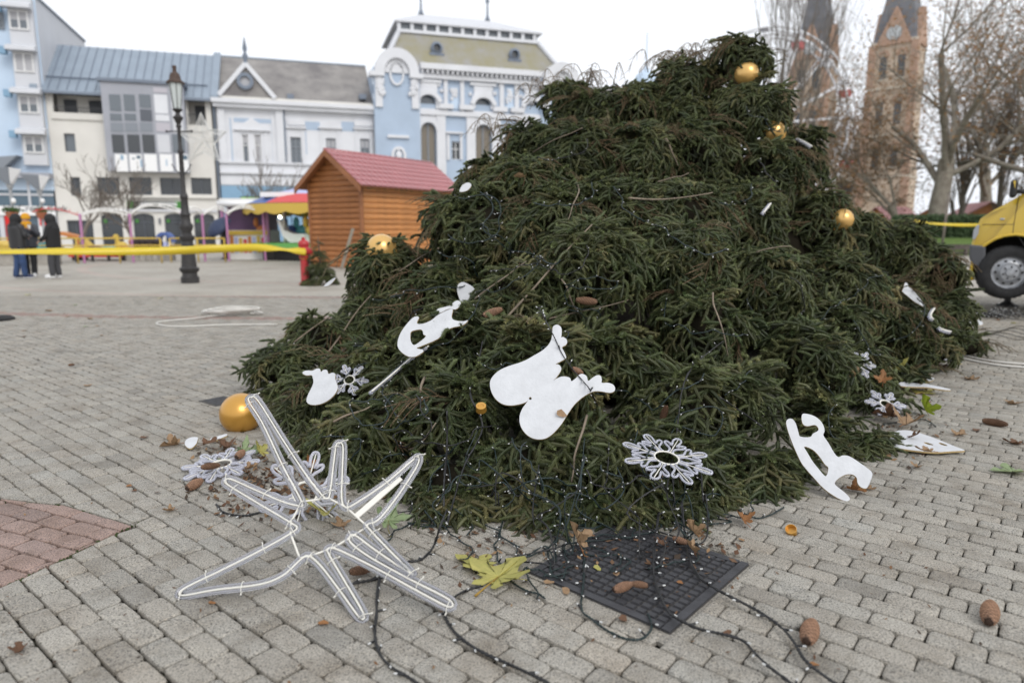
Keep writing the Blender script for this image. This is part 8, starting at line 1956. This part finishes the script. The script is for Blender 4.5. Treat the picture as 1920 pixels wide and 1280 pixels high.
leaf(1168, 1160, 34, 'scrap', 'leaf_rust', 'crumpled brown leaf at the front edge of the drain cover')
leaf(1275, 1092, 20, 'scrap', 'leaf_orange', 'tiny orange leaf bit on the drain cover')
leaf(1525, 1246, 26, 'scrap', 'leaf_orange', 'brown leaf bit under the lower right light string')
leaf(1365, 1185, 30, 'scrap', 'leaf_rust', 'dark leaf bit on the light string right of the drain cover')
leaf(1600, 918, 46, 'curl', 'leaf_orange', 'brown leaf under the head of the rocking horse', None, .01)
leaf(1629, 916, 26, 'curl', 'leaf_tan', 'small tan leaf at the nose of the rocking horse')
leaf(1720, 876, 30, 'curl', 'leaf_tan', 'small tan leaf in front of the pointed white board')
leaf(1712, 818, 34, 'curl', 'leaf_rust', 'rust leaf standing on the pointed white board', None, .05, (30, 0))
leaf(1738, 846, 44, 'curl', 'leaf_tan', 'tan leaf on the near edge of the pointed white board', None, .05)
leaf(1797, 815, 38, 'curl', 'leaf_tan', 'tan curled leaf right of the pointed white board')
leaf(1830, 806, 28, 'scrap', 'leaf_rust', 'flat rust leaf beside the long cone at the right')
leaf(1904, 832, 44, 'curl', 'leaf_rust', 'rust leaf at the right edge below the long cone')
leaf(1900, 757, 42, 'curl', 'leaf_tan', 'tan leaf at the right edge above the long cone')
leaf(1900, 884, 80, 'flat', 'leaf_sage', 'pale green leaf at the right edge', R(80), .01, (0, 6))
leaf(1818, 711, 34, 'curl', 'leaf_tan', 'tan curled leaf on the paving below the pale rope')
leaf(1742, 678, 60, 'curl', 'leaf_orange', 'bright orange leaf at the right foot of the spruce', None, .03, (30, 0))
leaf(1768, 688, 44, 'curl', 'leaf_rust', 'rust leaf under the thin white board strip')
leaf(1700, 795, 70, 'curl', 'leaf_tan', 'large tan leaf above the pointed white board', None, .03)
leaf(1668, 780, 60, 'curl', 'leaf_rust', 'brown leaf at the right foot of the spruce by the snowflake', None, .05)
leaf(1735, 768, 60, 'curl', 'leaf_lime', 'bright lime green leaf standing at the right foot of the spruce', R(100), .05, (55, 0))
leaf(1730, 736, 60, 'flat', 'leaf_yellow', 'pale yellow leaf under the splintered white boards')
leaf(1680, 690, 50, 'curl', 'leaf_yellow', 'yellowish leaf on the right slope of the spruce', None, .0, (40, 0), plane_at(1690, 690, .05))
leaf(1655, 712, 40, 'curl', 'leaf_orange', 'orange leaf on the right slope of the spruce', None, .0, (40, 0), plane_at(1655, 712, .05))
leaf(1600, 702, 36, 'curl', 'leaf_tan', 'tan leaf on the right slope below the small snowflake', None, .0, (40, 0), plane_at(1602, 702, .05))
leaf(1070, 778, 30, 'scrap', 'leaf_tan', 'dried tan leaf caught on the lower edge of the large bells', R(20), .0, (50, 0), PL(1052, 778, o1, N1) + N1 * .012)
leaf(885, 320, 30, 'scrap', 'leaf_tan', 'tan scrap of leaf on the upper left slope', None, 0, (40, 0), plane_at(975, 330, .04))
LDRY = ((53, 553, 17, 'leaf_yellow'), (302, 559, 15, 'leaf_yellow'), (142, 572, 9, 'leaf_sage'), (91, 583, 18, 'leaf_tan'), (120, 588, 8, 'leaf_rust'), (127, 594, 12, 'leaf_tan'), (169, 598, 16, 'leaf_tan'), (46, 620, 14, 'leaf_tan'), (46, 631, 11, 'leaf_rust'), (190, 629, 11, 'leaf_tan'), (183, 611, 9, 'leaf_tan'), (160, 612, 14, 'leaf_sage'), (165, 723, 26, 'leaf_tan'), (228, 595, 12, 'leaf_tan'), (290, 596, 8, 'leaf_orange'), (271, 820, 24, 'leaf_rust'), (242, 911, 18, 'leaf_orange'), (252, 920, 14, 'leaf_rust'), (195, 603, 8, 'leaf_tan'))
rk_ = sorted(range(len(LDRY)), key=lambda i: LDRY[i][0]); dl = {i: ORD[n] + ' from the left of the small dry leaves on the open left paving' for n, i in enumerate(rk_)}
for i, (u, v, s_, m) in enumerate(LDRY):
    leaf(u, v, s_, 'scrap', m, dl[i], group='dry leaves scattered on the left paving', name='dry_leaf')
for i, (u, v, s_, m) in enumerate(((1870, 600, 16, 'leaf_orange'), (1900, 606, 14, 'leaf_yellow'), (1842, 672, 16, 'leaf_rust'), (1830, 625, 14, 'leaf_yellow'), (1895, 682, 12, 'leaf_rust'), (1858, 678, 10, 'leaf_tan'))):
    leaf(u, v, s_, 'scrap', m, ['orange leaf bit in the wire heap near the van', 'yellowish leaf bit right of the wire heap', 'rust leaf bit under the pale rope', 'yellowish leaf bit in front of the wire heap', 'rust leaf bit right of the pale rope', 'tan leaf bit beside the pale rope'][i], group='dry leaves near the van', name='dry_leaf')
# crumbs of leaf and twig round the foot of the heap
q = MB(); q.c = []; rr = random.Random(66)
def crumb(u, v, s0=.012):
    p = G(u, v, .004); s_ = s0 * rr.uniform(.4, 1.6); a = rr.uniform(0, 6.28); c_ = rr.choice(((.16, .09, .05), (.10, .055, .035), (.25, .16, .09), (.06, .045, .035), (.13, .08, .05)))
    d = Vector((math.cos(a), math.sin(a), rr.uniform(0, .4))) * s_; e_ = Vector((-math.sin(a), math.cos(a), rr.uniform(0, .5))) * s_ * rr.uniform(.3, .8); q.add([p - d, p + e_, p + d + Vector((0, 0, s_ * .4)), p - e_ + Vector((0, 0, s_ * .3))], [(0, 1, 2), (0, 2, 3)], 0, (*c_, 1))
for k in range(520): crumb(rr.gauss(505, 70), rr.gauss(918, 26), .016)
for k in range(260): crumb(rr.uniform(780, 1400), rr.gauss(1010, 35), .012)
for k in range(50): crumb(rr.uniform(1000, 1400), rr.uniform(1040, 1150), .007)
for k in range(240): crumb(rr.gauss(1690, 40), rr.gauss(800, 40), .015)
for k in range(160): crumb(rr.uniform(0, 1920), rr.uniform(900, 1280), .006)
for k in range(120): crumb(rr.gauss(430, 40), rr.gauss(845, 12), .014)
mat('crumb', (1, 1, 1), 0.85, attr='col', spec=0.1)
o = q.build('leaf_litter', 'crumb'); tag(o, 'crumbled brown leaf litter on the paving round the foot of the spruce', 'leaf litter', kind='stuff')
# cones
def cone_mesh(seed):
    rr = random.Random(seed); q = MB(); q.c = []; L_, R0 = 1.0, .165
    prof = lambda t: R0 * (math.sin(math.pi * min(1, t * .86 + .10)) ** .55)
    q.lathe([(.001, -.01)] + [(max(.01, prof(t) * .86), t * L_) for t in [k / 10 for k in range(11)]] + [(.001, 1.02)], 10, col=(.22, .20, .19, 1))
    n = 130
    for k in range(n):
        t = .03 + .95 * k / n; a = k * 2.39996; r_ = prof(t); c, s_ = math.cos(a), math.sin(a); w_ = .085 * (r_ / R0) + .012; h = .085; z = t * L_
        T = Vector((-s_, c, 0)); N = Vector((c, s_, 0)); b = N * r_ * .84 + Vector((0, 0, z - h * .5)); tp_ = N * (r_ * 1.16 + .012) + Vector((0, 0, z + h * .55)); tone = rr.uniform(.85, 1.2)
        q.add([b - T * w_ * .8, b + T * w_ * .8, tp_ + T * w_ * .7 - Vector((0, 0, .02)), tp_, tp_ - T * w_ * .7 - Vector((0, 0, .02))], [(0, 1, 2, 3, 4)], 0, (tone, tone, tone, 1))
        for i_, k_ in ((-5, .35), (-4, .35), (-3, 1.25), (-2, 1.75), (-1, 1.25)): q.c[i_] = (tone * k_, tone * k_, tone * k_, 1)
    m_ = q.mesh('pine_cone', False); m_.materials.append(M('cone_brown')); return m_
CM = [cone_mesh(1), cone_mesh(2)]
def cone(a, b, lab, z=None, off=None, thick=1.0):
    A = G(a[0], a[1], .022) if off is None else plane_at(a[0], a[1], off); B = G(b[0], b[1], .022) if off is None else plane_at(b[0], b[1], off)
    if z: A.z += z; B.z += z
    d = B - A; L_ = d.length; o = link('pine_cone', CM[0] if a[0] % 2 else CM[1], None, None, A); o.scale = (min(L_, .125) * thick,) * 2 + (min(L_, .15),); o.rotation_euler = d.to_track_quat('Z', 'Y').to_euler(); tag(o, lab, 'cone')
cone((1512, 1203), (1524, 1165), 'open brown spruce cone beside the lower right light string', thick=1.1)
cone((1854, 1166), (1858, 1130), 'pale brown spruce cone alone on the paving at the lower right', thick=1.1)
cone((1150, 1112), (1184, 1100), 'left of two spruce cones lying on the drain cover', .012, thick=1.0)
cone((1215, 1103), (1182, 1099), 'right of two spruce cones lying on the drain cover', .012, thick=1.0)
cone((655, 1072), (700, 1064), 'spruce cone on the paving beneath the light star')
cone((1842, 788), (1890, 796), 'long brown cone on the paving at the right')
cone((378, 893), (414, 889), 'cone lying on the near side of the snowflake left of the star', .05)
cone((444, 874), (458, 862), 'cone lying on the far side of the snowflake left of the star', .05)
cone((350, 916), (378, 900), 'cone on the paving just left of the ground snowflake')
cone((128, 684), (140, 683), 'tiny dark cone on the open paving at the left', thick=1.2)
cone((1290, 1018), (1262, 1008), 'cone half hidden at the back of the drain cover')
cone((1120, 566), (1080, 562), 'brown cone lodged in the boughs above the large white bells', off=.10)
cone((905, 592), (945, 578), 'brown cone lodged right of the upside down rocking horse', off=.10)
cone((1072, 690), (1092, 700), 'brown cone between the tips of the large white bells', off=.13, thick=1.0)
cone((1240, 790), (1250, 760), 'brown cone in the boughs above the front snowflake', off=.08)
